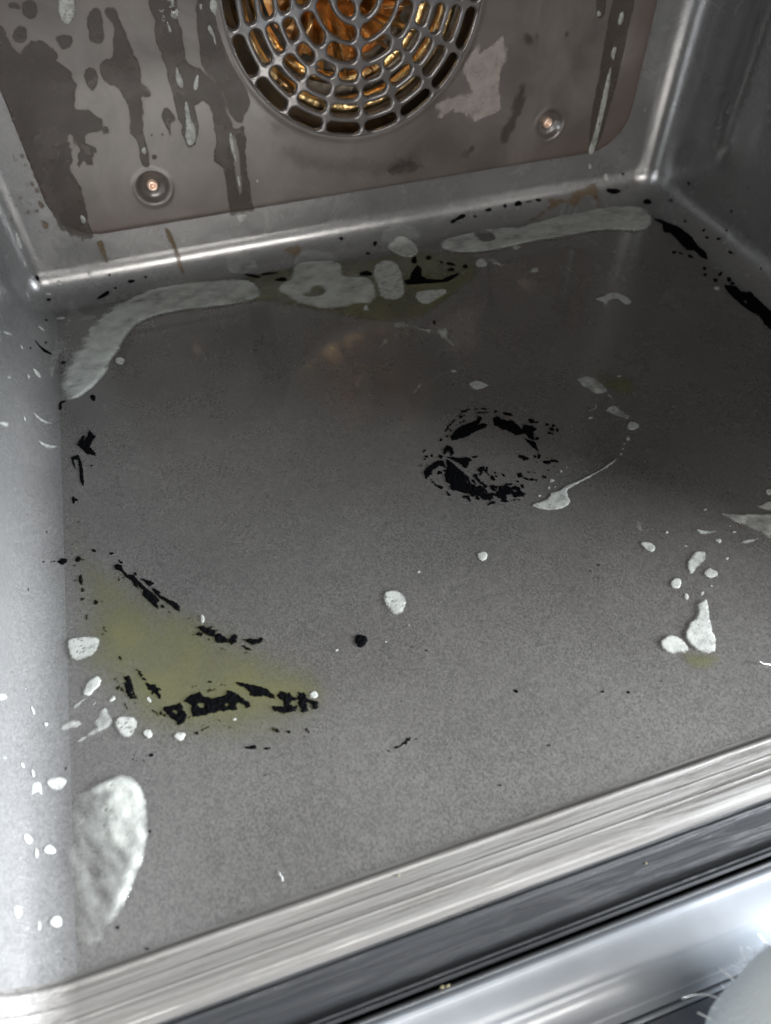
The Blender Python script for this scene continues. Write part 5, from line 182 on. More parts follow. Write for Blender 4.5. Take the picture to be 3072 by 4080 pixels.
 {"n":"foam_drip","m":"foam","c":"K","p":[[3776,1162,3775,1156,3771,1152,3766,1149,3760,1148,3752,1151,3746,1158,3745,1165,3745,1171,3747,1177,3752,1181,3759,1179,3766,1175,3772,1170]],"l":"small clear drop at the tip of the short right wet run","t":"foam drip","h":1.2,"r":0.1},
 {"n":"foam_drip","m":"foam","c":"B","p":[[1484,479,1522,485,1561,475,1543,435,1511,401,1491,428]],"l":"yellowish drop hanging under the bottom edge of the cover","t":"foam drip","h":1.2,"r":0.15},
 {"n":"foam_drip","m":"foam","c":"B","p":[[3946,381,3945,368,3942,360,3938,353,3931,353,3924,361,3918,374,3914,387,3913,402,3916,412,3922,413,3928,411,3935,407,3942,396]],"l":"pale drop on the back bend right under the straight right wet run","t":"foam drip","h":0.8,"r":0.1},
 {"n":"foam_drip","m":"foam","c":"B","p":[[4099,218,4103,186,4105,159,4100,141,4089,139,4076,150,4064,168,4053,199,4048,236,4051,265,4056,284,4063,293,4076,291,4091,260]],"l":"tilted pale drop on the back bend above the right end of the foam strip","t":"foam drip","h":0.8,"r":0.1},
 {"n":"foam_bubbles","m":"foam_thin","c":"K","p":[[1326,1426,1324,1416,1318,1409,1313,1406,1307,1404,1301,1407,1298,1415,1298,1424,1299,1434,1303,1443,1309,1447,1315,1444,1319,1440,1324,1435],[1376,1437,1374,1428,1368,1419,1358,1414,1349,1418,1343,1424,1339,1431,1338,1440,1343,1449,1351,1456,1360,1460,1370,1461,1377,1455,1378,1446],[1393,1406,1392,1394,1386,1385,1379,1380,1371,1375,1360,1376,1352,1385,1351,1398,1353,1408,1355,1418,1361,1427,1371,1429,1380,1424,1388,1416],[1324,1379,1321,1373,1316,1369,1312,1368,1307,1368,1303,1370,1302,1375,1303,1381,1305,1387,1308,1392,1314,1394,1318,1392,1320,1388,1323,1385],[1336,1343,1336,1331,1335,1323,1332,1318,1329,1316,1326,1320,1324,1331,1324,1341,1324,1351,1324,1362,1326,1369,1329,1367,1332,1360,1334,1352],[1509,1406,1508,1400,1504,1396,1501,1395,1499,1395,1496,1397,1495,1402,1496,1408,1498,1413,1501,1418,1504,1421,1507,1419,1508,1416,1509,1412]],"l":"cluster of clear bubbles at the top of the twin wet run","t":"foam drip","h":0.6,"r":0.8,"o":[[1320,1426,1319,1418,1315,1413,1312,1410,1308,1409,1305,1411,1303,1418,1303,1425,1304,1432,1306,1439,1310,1442,1313,1440,1316,1437,1319,1433],[1319,1379,1318,1375,1315,1373,1312,1372,1309,1372,1307,1373,1306,1377,1307,1381,1308,1385,1310,1388,1313,1389,1316,1388,1317,1386,1319,1383],[1376,1415,1374,1411,1372,1408,1368,1405,1365,1406,1363,1409,1362,1412,1362,1416,1363,1420,1366,1423,1369,1424,1373,1424,1375,1422,1377,1419],[1361,1438,1359,1434,1356,1432,1353,1430,1350,1430,1347,1432,1346,1436,1347,1439,1349,1443,1351,1446,1354,1449,1358,1448,1359,1445,1361,1442]]},
 {"n":"brown_run","m":"brown","c":"B","p":[[1040,476,1045,375,1064,248,1060,71,1082,-46,1099,-40,1100,80,1098,266,1086,392,1070,487]],"l":"brown run down the back bend, left of centre","t":"","h":0.1,"r":0.5},
 {"n":"brown_run","m":"brown","c":"B","p":[[635,462,640,357,652,218,671,228,676,366,688,472]],"l":"faint brown run at the far left of the back bend","t":"","h":0.1,"r":0.6},
 {"n":"brown_run","m":"brown","c":"B","p":[[3340,-191,3465,-131,3556,-74,3625,-5,3634,89,3702,56,3802,15,3820,109,3902,105,3970,182,4037,123,4008,-145,3967,-141,3968,23,3895,9,3816,-108,3800,-71,3778,5,3686,-56,3628,-58,3559,-118,3427,-207]],"l":"dark brown grease runs above the right foam strip","t":"","h":0.2,"r":1.6,"s":2.5},
 {"n":"brown_run","m":"brown","c":"V","p":[[437,834,436,827,434,822,430,818,426,815,422,817,419,821,417,827,416,833,417,840,421,844,426,843,430,841,434,839],[436,782,432,779,428,777,424,776,420,776,416,777,415,781,416,785,418,788,422,791,426,792,430,791,433,789,436,786],[442,643,439,636,433,630,426,629,420,631,416,634,414,640,416,647,420,653,425,659,432,663,439,662,442,656,442,649],[427,683,424,679,421,675,416,672,412,673,411,677,411,682,412,686,413,691,417,696,421,697,425,695,427,693,428,689],[400,650,397,644,393,641,388,638,384,638,382,641,383,647,384,652,387,658,390,663,395,666,398,664,400,660,401,655],[307,580,302,575,296,573,291,572,284,572,279,575,278,580,279,585,282,590,287,594,294,594,299,592,304,590,308,586],[402,534,399,530,395,526,390,525,385,527,381,529,378,533,379,538,383,542,388,544,392,545,398,546,402,543,403,539],[396,813,393,810,389,808,384,806,379,806,376,809,375,813,376,816,377,820,381,823,386,824,390,822,394,820,396,817],[411,410,408,406,404,402,399,402,396,403,393,406,390,409,389,413,393,417,397,419,402,420,406,420,410,418,412,414],[348,620,345,616,342,613,338,610,334,610,332,614,332,618,333,622,334,627,338,631,342,631,346,631,348,628,349,625],[247,513,244,510,241,507,238,505,234,506,232,509,232,513,232,517,235,520,238,522,242,523,245,522,248,520,249,517],[417,737,415,734,412,731,409,730,407,730,404,732,404,735,406,739,408,742,410,745,413,748,416,747,417,744,417,741],[370,922,368,919,365,918,363,917,360,917,358,919,358,921,359,923,360,926,362,928,365,929,367,928,369,926,370,924],[384,836,382,830,379,827,376,826,375,826,374,828,374,832,376,837,379,843,382,847,384,850,386,848,385,845,385,841],[347,736,349,730,348,724,345,722,343,722,340,723,338,726,336,732,337,738,337,743,339,747,342,748,344,745,346,741],[431,459,430,446,424,435,416,428,406,421,395,421,387,430,387,442,388,453,391,465,398,476,409,479,418,475,426,468],[431,572,432,563,432,553,428,547,423,547,418,551,414,556,411,565,412,574,414,582,417,588,421,592,426,589,430,581],[351,537,349,535,346,533,343,532,340,532,338,534,337,537,337,539,339,542,342,544,345,544,348,543,350,542,352,540],[444,718,443,714,440,710,437,709,435,710,433,712,433,715,434,720,436,724,439,727,442,730,444,729,445,726,445,722],[307,627,306,625,305,623,302,622,300,623,299,625,298,626,298,628,299,630,301,631,303,632,306,632,307,631,308,628],[387,757,385,755,382,753,379,752,376,752,373,754,373,756,374,759,375,761,377,763,381,763,383,763,386,761,387,759]],"l":"brown grease spatter beside the left edge of the cover","t":"","h":0.12,"r":0.9,"k":"stuff"},
 {"n":"brown_run","m":"brown","c":"B","p":[[1724,37,1787,65,1883,32,1875,-19,1817,-69,1753,-32],[1799,-205,1894,-165,1927,-238,1820,-300]],"l":"faint brown smear behind the back centre foam","t":"","h":0.1,"r":1.5,"s":3},
 {"n":"wet_streak","m":"wet","c":"K","p":[[1783,717,1929,670,2134,573,2295,590,2450,526,2652,566,2731,485,2500,419,2288,437,2054,488,1860,560],[1765,870,1851,822,1815,751,1741,799]],"l":"soft dark cloudy patch below the fan grille","t":"","h":0.08,"r":2,"s":5,"u":0.3,"k":"stuff"},
 {"n":"wet_streak","m":"wet","c":"K","p":[[518,966,612,907,628,784,596,624,506,546,499,729]],"l":"browner cloudy patch inside the wide left stain","t":"","h":0.08,"r":1.5,"s":3},
 {"n":"grease_film","m":"dry","c":"F","p":[[2038,-1105,2117,-1026,2126,-1065,2072,-1099],[2104,-1314,2141,-1268,2138,-1309],[2230,-1421,2257,-1406,2261,-1424],[2264,-1528,2296,-1511,2294,-1530],[2093,-1547,2173,-1466,2191,-1472,2125,-1543]],"l":"faint dried wipe traces behind the flaked ring","t":"","h":0.05,"r":1,"s":1.5,"k":"stuff"},
 {"n":"foam_smear","m":"foam_thin","c":"B","p":[[1762,-182,1822,-36,1919,0,1992,-53,2064,-116,2083,-295,2013,-341,1887,-228,1797,-315]],"l":"faint greyish smear above the flat back centre foam","t":"foam","h":0.4,"r":1.2,"u":0.45},
 {"n":"foam_smear","m":"foam_thin","c":"B","p":[[1377,87,1492,70,1556,-23,1566,-164,1455,-192,1347,-114]],"l":"faint greyish smear behind the right end of the left foam strip","t":"foam","h":0.4,"r":1.2,"u":0.4},
 {"n":"foam_smear","m":"foam_thin","c":"B","p":[[2373,-65,2467,85,2574,89,2670,1,2666,-152,2566,-110,2456,-136]],"l":"hazy foam smear climbing the back bend above the whitish lump","t":"foam","h":0.5,"r":1,"u":0.5},
 {"n":"foam_smear","m":"foam_thin","c":"B","p":[[2089,-20,2100,-123,2127,-236,2136,-214,2121,-102,2101,-14]],"l":"short slanted foam streak on the back bend","t":"foam","h":0.4,"r":0.4,"u":0.6},
 {"n":"foam_smear","m":"foam_thin","c":"B","p":[[371,-73,402,-98,432,-341,483,-418,548,-466,494,-491,415,-487,374,-551,351,-405,367,-265]],"l":"faint looping smear behind the left foam band","t":"foam","h":0.4,"r":1,"u":0.4},
 {"n":"foam_smear","m":"foam_thin","c":"L","p":[[-425,-233,-461,-365,-543,-380,-565,-291,-749,-222,-827,-167,-642,-158,-536,-214]],"l":"faint foam veil between the left foam band and the left wall","t":"foam","h":0.4,"r":1,"u":0.45},
 {"n":"foam_smear","m":"foam_thin","c":"F","p":[[2778,-2678,2796,-2698,2773,-2746,2756,-2727]],"l":"faint foam haze near the oval dab at the front right","t":"foam","h":0.3,"r":0.6,"u":0.4},
 {"n":"foam_trail","m":"foam_thin","c":"F","p":[[3046,-2154,3009,-2202,2977,-2231,2952,-2256,2926,-2285,2895,-2304,2897,-2310,2928,-2289,2954,-2259,2979,-2234,3015,-2209,3050,-2156]],"l":"thin dotted foam line joining the long tail to the round foam spot","t":"foam","h":0.3,"r":0.1,"q":1},
 {"n":"foam_trail","m":"foam_thin","c":"F","p":[[2741,-1606,2776,-1601,2822,-1605,2885,-1619,2942,-1636,2990,-1669,2993,-1665,2945,-1631,2887,-1615,2824,-1600,2777,-1597,2742,-1601]],"l":"faint thin liquid edge running from the pointed foam dab toward the smears","t":"foam","h":0.3,"r":0.1,"q":1,"u":0.4},
 {"n":"foam_trail","m":"foam_thin","c":"F","p":[[2906,-1953,2863,-1957,2811,-1958,2745,-1957,2690,-1964,2690,-1967,2744,-1961,2810,-1961,2862,-1961,2905,-1957]],"l":"faint thin liquid edge just above the right side of the flaked ring","t":"foam","h":0.3,"r":0.1,"q":1,"u":0.35},
 {"n":"foam_dab","m":"foam_thin","c":"F","p":[[3019,-1856,3000,-1895,2975,-1924,2973,-1941,2947,-1953,2912,-1952,2910,-1957,2945,-1962,2978,-1951,2988,-1928,3005,-1897,3023,-1857]],"l":"small hooked foam thread below the mottled smear","t":"foam","h":0.4,"r":0.2,"q":1},
 {"n":"foam_dab","m":"foam_thin","c":"F","p":[[3069,-1872,3079,-1900,3074,-1920,3055,-1949,3063,-1955,3088,-1924,3098,-1889,3079,-1862]],"l":"faint foam link between the two mottled smears","t":"foam","h":0.4,"r":0.6,"u":0.7},
]
# ------------------------------------------------------------------ materials
def mat(name):
    m = bpy.data.materials.new(name); m.use_nodes = True
    nt = m.node_tree; nt.nodes.clear()
    return m, nt
def N(nt, t, **k):
    n = nt.nodes.new(t)
    for a, v in k.items():
        if a.startswith('i_'):
            key = a[2:].replace('_', ' ')
            n.inputs[int(key) if key.isdigit() else key].default_value = v
        else: setattr(n, a, v)
    return n
def noise(nt, scale, detail=2, rough=.5, vec=None, dist=0):
    n = N(nt, 'ShaderNodeTexNoise'); n.inputs['Scale'].default_value = scale; n.inputs['Detail'].default_value = detail
    n.inputs['Roughness'].default_value = rough; n.inputs['Distortion'].default_value = dist
    nt.links.new(vec if vec else pos(nt), n.inputs['Vector']); return n.outputs['Fac']
def pos(nt):
    return N(nt, 'ShaderNodeNewGeometry').outputs['Position']
def scaled(nt, v):
    m = N(nt, 'ShaderNodeVectorMath', operation='MULTIPLY'); nt.links.new(pos(nt), m.inputs[0]); m.inputs[1].default_value = v
    return m.outputs[0]
def ramp(nt, fac, stops):
    r = N(nt, 'ShaderNodeValToRGB'); nt.links.new(fac, r.inputs[0]); e = r.color_ramp.elements
    while len(e) < len(stops): e.new(.5)
    for el, (p, c) in zip(e, stops):
        el.position = p; el.color = (c if isinstance(c, tuple) else (c, c, c)) + (1,)
    return r.outputs[0]
def mixc(nt, fac, a, b, mode='MIX'):
    m = N(nt, 'ShaderNodeMix', data_type='RGBA', blend_type=mode)
    for s, v in ((0, fac), (6, a), (7, b)):
        if hasattr(v, 'links'): nt.links.new(v, m.inputs[s])
        else: m.inputs[s].default_value = v if s == 0 else tuple(v) + (1,)
    return m.outputs[2]
def bump(nt, h, dist, strength=1.0, prev=None):
    b = N(nt, 'ShaderNodeBump'); nt.links.new(h, b.inputs['Height']); b.inputs['Distance'].default_value = dist
    b.inputs['Strength'].default_value = strength
    if prev: nt.links.new(prev, b.inputs['Normal'])
    return b.outputs[0]
def principled(nt, base, rough=.5, metal=0, coat=0, coat_r=.1, normal=None, spec=.5, alpha=None):
    p = N(nt, 'ShaderNodeBsdfPrincipled'); o = N(nt, 'ShaderNodeOutputMaterial')
    def s(k, v):
        if hasattr(v, 'links'): nt.links.new(v, p.inputs[k])
        else: p.inputs[k].default_value = (tuple(v)+(1,)) if isinstance(v, tuple) else v
    s('Base Color', base); s('Roughness', rough); s('Metallic', metal); s('Coat Weight', coat); s('Coat Roughness', coat_r)
    s('Specular IOR Level', spec)
    if normal: nt.links.new(normal, p.inputs['Normal'])
    if alpha is not None: s('Alpha', alpha)
    nt.links.new(p.outputs[0], o.inputs[0]); return p
def attr(nt, name):
    return N(nt, 'ShaderNodeAttribute', attribute_name=name).outputs['Fac']
def mul(nt, a, b, op='MULTIPLY', clamp=False):
    m = N(nt, 'ShaderNodeMath', operation=op); m.use_clamp = clamp
    for i, v in enumerate((a, b)):
        if hasattr(v, 'links'): nt.links.new(v, m.inputs[i])
        else: m.inputs[i].default_value = v
    return m.outputs[0]
M = {}
def enamel(name, lo, hi, rough, grain, flake, spec=.5, coat=.25):
    m, nt = mat(name)
    vo = N(nt, 'ShaderNodeTexVoronoi'); vo.inputs['Scale'].default_value = 2100; nt.links.new(scaled(nt, (1.0, .72, 1.0)), vo.inputs['Vector'])
    sp = N(nt, 'ShaderNodeSeparateColor'); nt.links.new(vo.outputs['Color'], sp.inputs[0])
    fl = mul(nt, mul(nt, sp.outputs[0], .6), mul(nt, noise(nt, 1300, 3, .7), .6), 'ADD')
    big = noise(nt, 16, 4, .6)
    c = ramp(nt, fl, [(.30, lo), (.86, hi)])
    c = mixc(nt, 1.0, c, ramp(nt, big, [(.3, (.86, .85, .85)), (.7, (1.08, 1.08, 1.07))]), 'MULTIPLY')
    r = ramp(nt, noise(nt, 26, 5, .65), [(.3, rough*.8), (.7, rough*1.25)])
    nb = bump(nt, sp.outputs[1], .00008*flake, .6)
    nb = bump(nt, noise(nt, 220, 2), .0003, .22, nb)
    if name == 'wall_enamel': nb = bump(nt, noise(nt, 55, 3, .6), .0012, .35, nb)
    p = principled(nt, c, r, 0, coat, ramp(nt, noise(nt, 40, 5, .7, None, .6), [(.22, .07 if name == 'floor_enamel' else .17), (.80, .14 if name == 'floor_enamel' else .34)]), nb, spec); p.inputs['Coat IOR'].default_value = 1.75
    M[name] = m
enamel('floor_enamel', (.052, .0505, .049), (.097, .094, .0905), .27, 1, .3, .6, .9)
enamel('wall_enamel', (.078, .0785, .079), (.112, .1125, .113), .29, .3, .5, .6, .9)
def cover_mat():
    m, nt = mat('cover_enamel')
    big = noise(nt, 20, 6, .65, None, .8)
    c = mixc(nt, ramp(nt, big, [(.35, 0.0), (.7, 1.0)]), (.062, .053, .048), (.116, .102, .094))
    c = mixc(nt, attr(nt, 'rim'), c, (.070, .040, .030))
    principled(nt, c, ramp(nt, noise(nt, 22, 5, .7), [(.3, .28), (.7, .46)]), 0, .35, .13, bump(nt, noise(nt, 900, 2), .00004, .5))
    M['cover'] = m
    m, nt = mat('grille_enamel')
    principled(nt, (.105, .096, .093), .20, .25, 1, .08, bump(nt, noise(nt, 500, 2), .00006, .5)); M['grille'] = m
    m, nt = mat('cover_edge_enamel')
    principled(nt, (.10, .06, .045), .35, 0, .3, .15); M['cover_edge'] = m
cover_mat()
def simple(name, base, rough, metal=0, coat=0, b=None, var=.2):
    m, nt = mat(name); nb = bump(nt, noise(nt, b[0], 3), b[1], .6) if b else None
    c = mixc(nt, ramp(nt, noise(nt, 90, 4), [(.3, 0.0), (.7, 1.0)]), tuple(x*(1-var) for x in base), tuple(min(1, x*(1+var*.7)) for x in base))
    principled(nt, c, rough, metal, coat, .1, nb); M[name] = m
simple('crust', (.0012, .0013, .0018), .9, 0, 0, (1200, .0003))
M['crust'].node_tree.nodes['Principled BSDF'].inputs['Specular IOR Level'].default_value = .04
simple('screw', (.80, .58, .45), .35, .55)
def heat_tint(name, a, b, rough):
    m, nt = mat(name); nb = bump(nt, noise(nt, 160, 3), .0018, .7)
    c = mixc(nt, ramp(nt, noise(nt, 75, 4, .6), [(.42, 0.0), (.56, 1.0)]), a, b)
    principled(nt, c, rough, 1, 0, .1, nb); M[name] = m
heat_tint('gold', (.30, .19, .09), (1.0, .72, .34), .28)
heat_tint('copper', (.42, .22, .09), (1.0, .64, .30), .32)
simple('dark_metal', (.13, .11, .085), .4, .7, 0, (90, .002))
simple('rubber', (.012, .013, .014), .45)
simple('cloth', (.86, .95, 1.0), .9, 0, 0, (900, .0008), .03)
simple('fibre', (.92, .97, 1.0), .6, 0, 0, None, .02)
simple('glass_black', (.02, .022, .026), .08, 0, .5)
simple('door_inner', (.16, .17, .19), .3, .2, .4)
simple('crumb', (.15, .13, .07), .6)
def brushed(name, base, rough, metal, coat):
    m, nt = mat(name)
    s1 = noise(nt, 1.0, 4, .6, scaled(nt, (9, 900, 900)))
    s2 = noise(nt, 1.0, 5, .7, scaled(nt, (16, 260, 260)), 1.2)
    c = mixc(nt, ramp(nt, s1, [(.35, 0.0), (.65, 1.0)]), tuple(x*.75 for x in base), tuple(min(1, x*1.2) for x in base))
    r = ramp(nt, s2, [(.38, rough*.30), (.58, rough*1.3)]); s3 = noise(nt, 1.0, 3, .6, scaled(nt, (11, 480, 480)))
    cr = ramp(nt, s3, [(.42, .05), (.55, .35)]); s4 = noise(nt, 1.0, 3, .6, scaled(nt, (24, 420, 420))); cw = ramp(nt, s4, [(.47, .0), (.56, coat)])
    nb = bump(nt, s2, .0006, .6); nb = bump(nt, s3, .0004, .6, nb); nb = bump(nt, s1, .00015, .5, nb)
    nb = bump(nt, noise(nt, 1500, 1), .00008, .5, nb)
    principled(nt, c, r, metal, cw, cr, nb); M[name] = m
brushed('lip_enamel', (.098, .094, .089), .58, 0, 1.0)
brushed('flange_steel', (.016, .017, .019), .85, 0, .05)
M['flange_steel'].node_tree.nodes['Principled BSDF'].inputs['Specular IOR Level'].default_value = .3
simple('door_steel', (.205, .22, .24), .36, .25, .3, (500, .00002), .06)
def film(name, base, rough, opac, noise_amt=0, coat=0, nscale=60, fine=None, bmp=None):
    # a wet or dried layer: vertex attribute 'a' is its thickness-driven cover
    m, nt = mat(name)
    a = attr(nt, 'a')
    if noise_amt:
        a = mul(nt, a, ramp(nt, noise(nt, nscale, 4, .6), [(.25, 1-noise_amt), (.7, 1.0)]))
    if fine:
        vo = N(nt, 'ShaderNodeTexVoronoi'); vo.inputs['Scale'].default_value = fine; nt.links.new(pos(nt), vo.inputs['Vector'])
        a = mul(nt, a, ramp(nt, vo.outputs['Distance'], [(.05, .68 if name == 'foam' else .8), (.30, 1.0)]))
    if fine:
        k_ = .42 if name == 'foam' else .18
        g = mul(nt, noise(nt, 1300, 2, .7), k_)
        a = mul(nt, mul(nt, a, g, 'SUBTRACT'), 1.55 if name == 'foam' else 1.2, 'MULTIPLY', True)
    a = mul(nt, a, opac)
    nb = bump(nt, noise(nt, bmp[0], 2), bmp[1], .6) if bmp else None
    principled(nt, base, rough, 0, coat, .06, nb, .5, a); M[name] = m
film('foam', (.36, .375, .355), .42, .85, .3, .35, 350, 900, (1100, .00015))
film('foam_thin', (.40, .42, .395), .32, .80, .25, .45, 120, 800, (900, .00012))
film('pool', (.108, .108, .050), .18, .78, .45, .8, 45)
film('wet', (.056, .046, .040), .30, .94, .35, .08, 45, None, (300, .0001))
M['wet'].node_tree.nodes['Principled BSDF'].inputs['Specular IOR Level'].default_value = .35
film('dry', (.34, .30, .28), .45, .75, .5, .2, 120)
film('brown', (.115, .075, .034), .40, .92, .5, .1, 300)

# ------------------------------------------------------------------ objects
def link(o, parent=None):
    COL.objects.link(o)
    if parent:
        o.parent = parent; o.matrix_parent_inverse = Matrix.Translation(-wloc(parent))
    return o
def wloc(o):
    v = Vector(o.location)
    return v
def tagit(o, label=None, cat=None, group=None, kind=None):
    if label: o['label'] = label
    if cat: o['category'] = cat
    if group: o['group'] = group
    if kind: o['kind'] = kind
    return o
def mesh_obj(name, V, F, m, parent=None, smooth=True, centre=True, attrs=None, normals=None):
    V = np.asarray(V, float); c = np.zeros(3)
    if centre: c = (V.min(0)+V.max(0))/2
    me = bpy.data.meshes.new(name); me.from_pydata((V-c).tolist(), [], [tuple(int(i) for i in f) for f in F]); me.update()
    if smooth: me.polygons.foreach_set('use_smooth', [True]*len(me.polygons))
    if attrs:
        for k, v in attrs.items():
            at = me.attributes.new(k, 'FLOAT', 'POINT'); at.data.foreach_set('value', np.asarray(v, float))
    if normals is not None: me.normals_split_custom_set_from_vertices([tuple(n) for n in normals])
    me.materials.append(M[m] if isinstance(m, str) else m)
    o = bpy.data.objects.new(name, me); o.location = c
    if parent:
        COL.objects.link(o); o.parent = parent; o.matrix_parent_inverse = Matrix.Translation(-world_origin(parent))
    else: COL.objects.link(o)
    return o
def world_origin(o):
    # every object is placed by its own world location; parents are never rotated
    return Vector(o.location)

# cavity: box with rounded edges
RR = .018; XL = .012; XR = .448; YB = .003; YF = -.37; ZT = .36
LO = np.array([XL+RR, -9., RR]); HI = np.array([XR-RR, YB-RR, ZT-RR])
def near(P):
    c = np.clip(P, LO, HI); q = P-c; l = np.linalg.norm(q, axis=-1, keepdims=True); n = q/np.maximum(l, 1e-9)
    return c+RR*n, -n       # surface point, normal into the cavity
oven = bpy.data.objects.new('oven', None); oven.location = (.23, -.185, 0); COL.objects.link(oven)
tagit(oven, 'open oven cavity in grey enamel with a brown fan cover, burnt flakes and cleaning foam', 'oven')
def sstep(x, a, b):
    t = np.clip((x-a)/(b-a), 0, 1); return t*t*(3-2*t)
def grid_sheet(name, nu, nv, P, m, normals=None, keep=None):
    F = [(i*nv+j, (i+1)*nv+j, (i+1)*nv+j+1, i*nv+j+1) for i in range(nu-1) for j in range(nv-1)]
    if keep is not None:
        C = np.array([P[list(f)].mean(0) for f in F]); F = [f for f, kk in zip(F, keep(C)) if kk]
    return mesh_obj(name, P, F, m, oven, normals=normals)
def side_disp(P):    # pressed vertical rib near the back of each side wall
    y, z = P[:, 1], P[:, 2]; up = sstep(z, .040, .060)
    return .0040*up*np.exp(-((y+.062)/.011)**2) - .0025*up*np.exp(-((y+.038)/.010)**2)
def wall(name, plan, m, disp=None, keep=None, step=.005):
    # plan: list of (centre x, centre y, outward x, outward y); profile: quarter bend up from the floor, then upright
    prof = [(RR*math.sin(t), RR-RR*math.cos(t)) for t in np.linspace(0, math.pi/2, 25)]
    prof += [(RR, z) for z in np.linspace(RR, ZT, int((ZT-RR)/step)+1)[1:]]
    P = []; n = []
    for cx, cy, mx, my in plan:
        for k, (o, z) in enumerate(prof):
            P.append((cx+mx*o, cy+my*o, z)); t = min(1, k/24)*math.pi/2
            n.append((-mx*math.sin(t), -my*math.sin(t), math.cos(t)))
    P = np.array(P); n = np.array(n)
    if disp is not None: P = P+n*disp(P)[:, None]
    return grid_sheet(name, len(plan), len(prof), P, m, None if disp is not None else n, keep)
arc = np.linspace(0, math.pi/4, 12)
ysl = np.linspace(YF, YB-RR, 110)
xc0, xc1, yc = XL+RR, XR-RR, YB-RR
floor = grid_sheet('floor_panel', 40, 40, np.array([(x, y, 0) for x in np.linspace(xc0, xc1, 40) for y in np.linspace(YF, yc, 40)]), 'floor_enamel')
roof = grid_sheet('roof_panel', 2, 2, np.array([(x, y, ZT) for x in (XL, XR) for y in (YF, YB)]), 'wall_enamel')
lw = wall('side_wall', [(xc0, y, -1, 0) for y in ysl]+[(xc0, yc, -math.cos(t), math.sin(t)) for t in arc[1:]], 'wall_enamel', side_disp, None, .003)
rw = wall('side_wall', [(xc1, y, 1, 0) for y in ysl]+[(xc1, yc, math.cos(t), math.sin(t)) for t in arc[1:]], 'wall_enamel', side_disp, None, .003)
back = wall('back_wall', [(xc0, yc, -math.cos(t), math.sin(t)) for t in arc+math.pi/4]+[(x, yc, 0, 1) for x in np.linspace(xc0, xc1, 60)[1:]]+[(xc1, yc, math.cos(t), math.sin(t)) for t in (arc[::-1]+math.pi/4)[1:]],
            'wall_enamel', None, lambda C: (np.hypot(C[:, 0]-.231, C[:, 2]-.14) > .09) & ~((np.abs(C[:, 0]-.231) < .145) & (C[:, 2] > .042)))
CX, CZ, GR = .2310, .1400, .0712
# ------------------------------------------------------------------ noise and outline meshing
def vnoise(x, y, seed=0):
    xi = np.floor(x).astype(np.int64); yi = np.floor(y).astype(np.int64); fx = x-xi; fy = y-yi
    def h(a, b):
        n = (a*374761393+b*668265263+seed*974711) & 0xffffffff
        n = ((n ^ (n >> 13))*1274126177) & 0xffffffff
        return ((n ^ (n >> 16)) & 0xffff)/65535.
    u = fx*fx*(3-2*fx); v = fy*fy*(3-2*fy)
    return (h(xi, yi)*(1-u)+h(xi+1, yi)*u)*(1-v)+(h(xi, yi+1)*(1-u)+h(xi+1, yi+1)*u)*v*1.0 - .5
def fbm(x, y, seed=0, o=3):
    s = 0; a = 1.
    for i in range(o): s = s+a*vnoise(x*2**i, y*2**i, seed+i*7); a *= .55
    return s
def sdf(poly, X, Y):     # positive inside
    P = poly; Q = np.roll(P, -1, 0); d = np.full(X.shape, 1e9); ins = np.zeros(X.shape, bool)
    for (ax, ay), (bx, by) in zip(P, Q):
        ex, ey = bx-ax, by-ay; L = ex*ex+ey*ey+1e-12
        t = np.clip(((X-ax)*ex+(Y-ay)*ey)/L, 0, 1); d = np.minimum(d, (X-ax-t*ex)**2+(Y-ay-t*ey)**2)
        c = ((ay > Y) != (by > Y)) & (X < (bx-ax)*(Y-ay)/((by-ay) if by != ay else 1e-12)+ax); ins ^= c
    d = np.sqrt(d); return np.where(ins, d, -d)
def contour(X0, Y0, cell, Fd):
    # polygons of the region Fd > 0 on a regular grid; returns points in chart units, field value, faces
    nx, ny = Fd.shape; vid = {}; pts = []; val = []; faces = []
    ins = Fd > 0
    def corner(i, j):
        k = (i, j)
        if k not in vid: vid[k] = len(pts); pts.append((X0+i*cell, Y0+j*cell)); val.append(Fd[i, j])
        return vid[k]
    def cut(i, j, k, l):
        if (k, l) < (i, j): i, j, k, l = k, l, i, j
        key = (i, j, k, l)
        if key not in vid:
            a, b = Fd[i, j], Fd[k, l]; t = min(.98, max(.02, a/(a-b))); vid[key] = len(pts)
            pts.append((X0+(i+(k-i)*t)*cell, Y0+(j+(l-j)*t)*cell)); val.append(0.)
        return vid[key]
    cnt = ins[:-1, :-1].astype(int)+ins[1:, :-1]+ins[1:, 1:]+ins[:-1, 1:]
    for i, j in np.argwhere(cnt > 0):
        i = int(i); j = int(j); c = [(i, j), (i+1, j), (i+1, j+1), (i, j+1)]
        if cnt[i, j] == 4: faces.append([corner(*k) for k in c]); continue
        f = []
        for q in range(4):
            a, b = c[q], c[(q+1) % 4]
            if ins[a]: f.append(corner(*a))
            if ins[a] != ins[b]: f.append(cut(*a, *b))
        if len(f) >= 3: faces.append(f)
    return np.array(pts), np.array(val), faces
s2 = 2**-.5
CH = dict(F=((0, 0, -.004), (1, 0, 0), (0, 1, 0)), L=((XL-.002, 0, -.002), (0, 1, 0), (-s2, 0, s2)), R=((XR+.002, 0, -.002), (0, 1, 0), (s2, 0, s2)),
          V=((0, YB, 0), (1, 0, 0), (0, 0, 1)), B=((0, YB+.002, -.002), (1, 0, 0), (0, s2, s2)))
def put(ch, pts, off):
    a, b = pts[:, 0:1], pts[:, 1:2]
    if ch == 'K': return np.concatenate([a, -.0-off[:, None], b], 1)
    O, ea, eb = map(np.array, CH[ch]); P, n = near(O+a*ea+b*eb); return P+n*off[:, None]
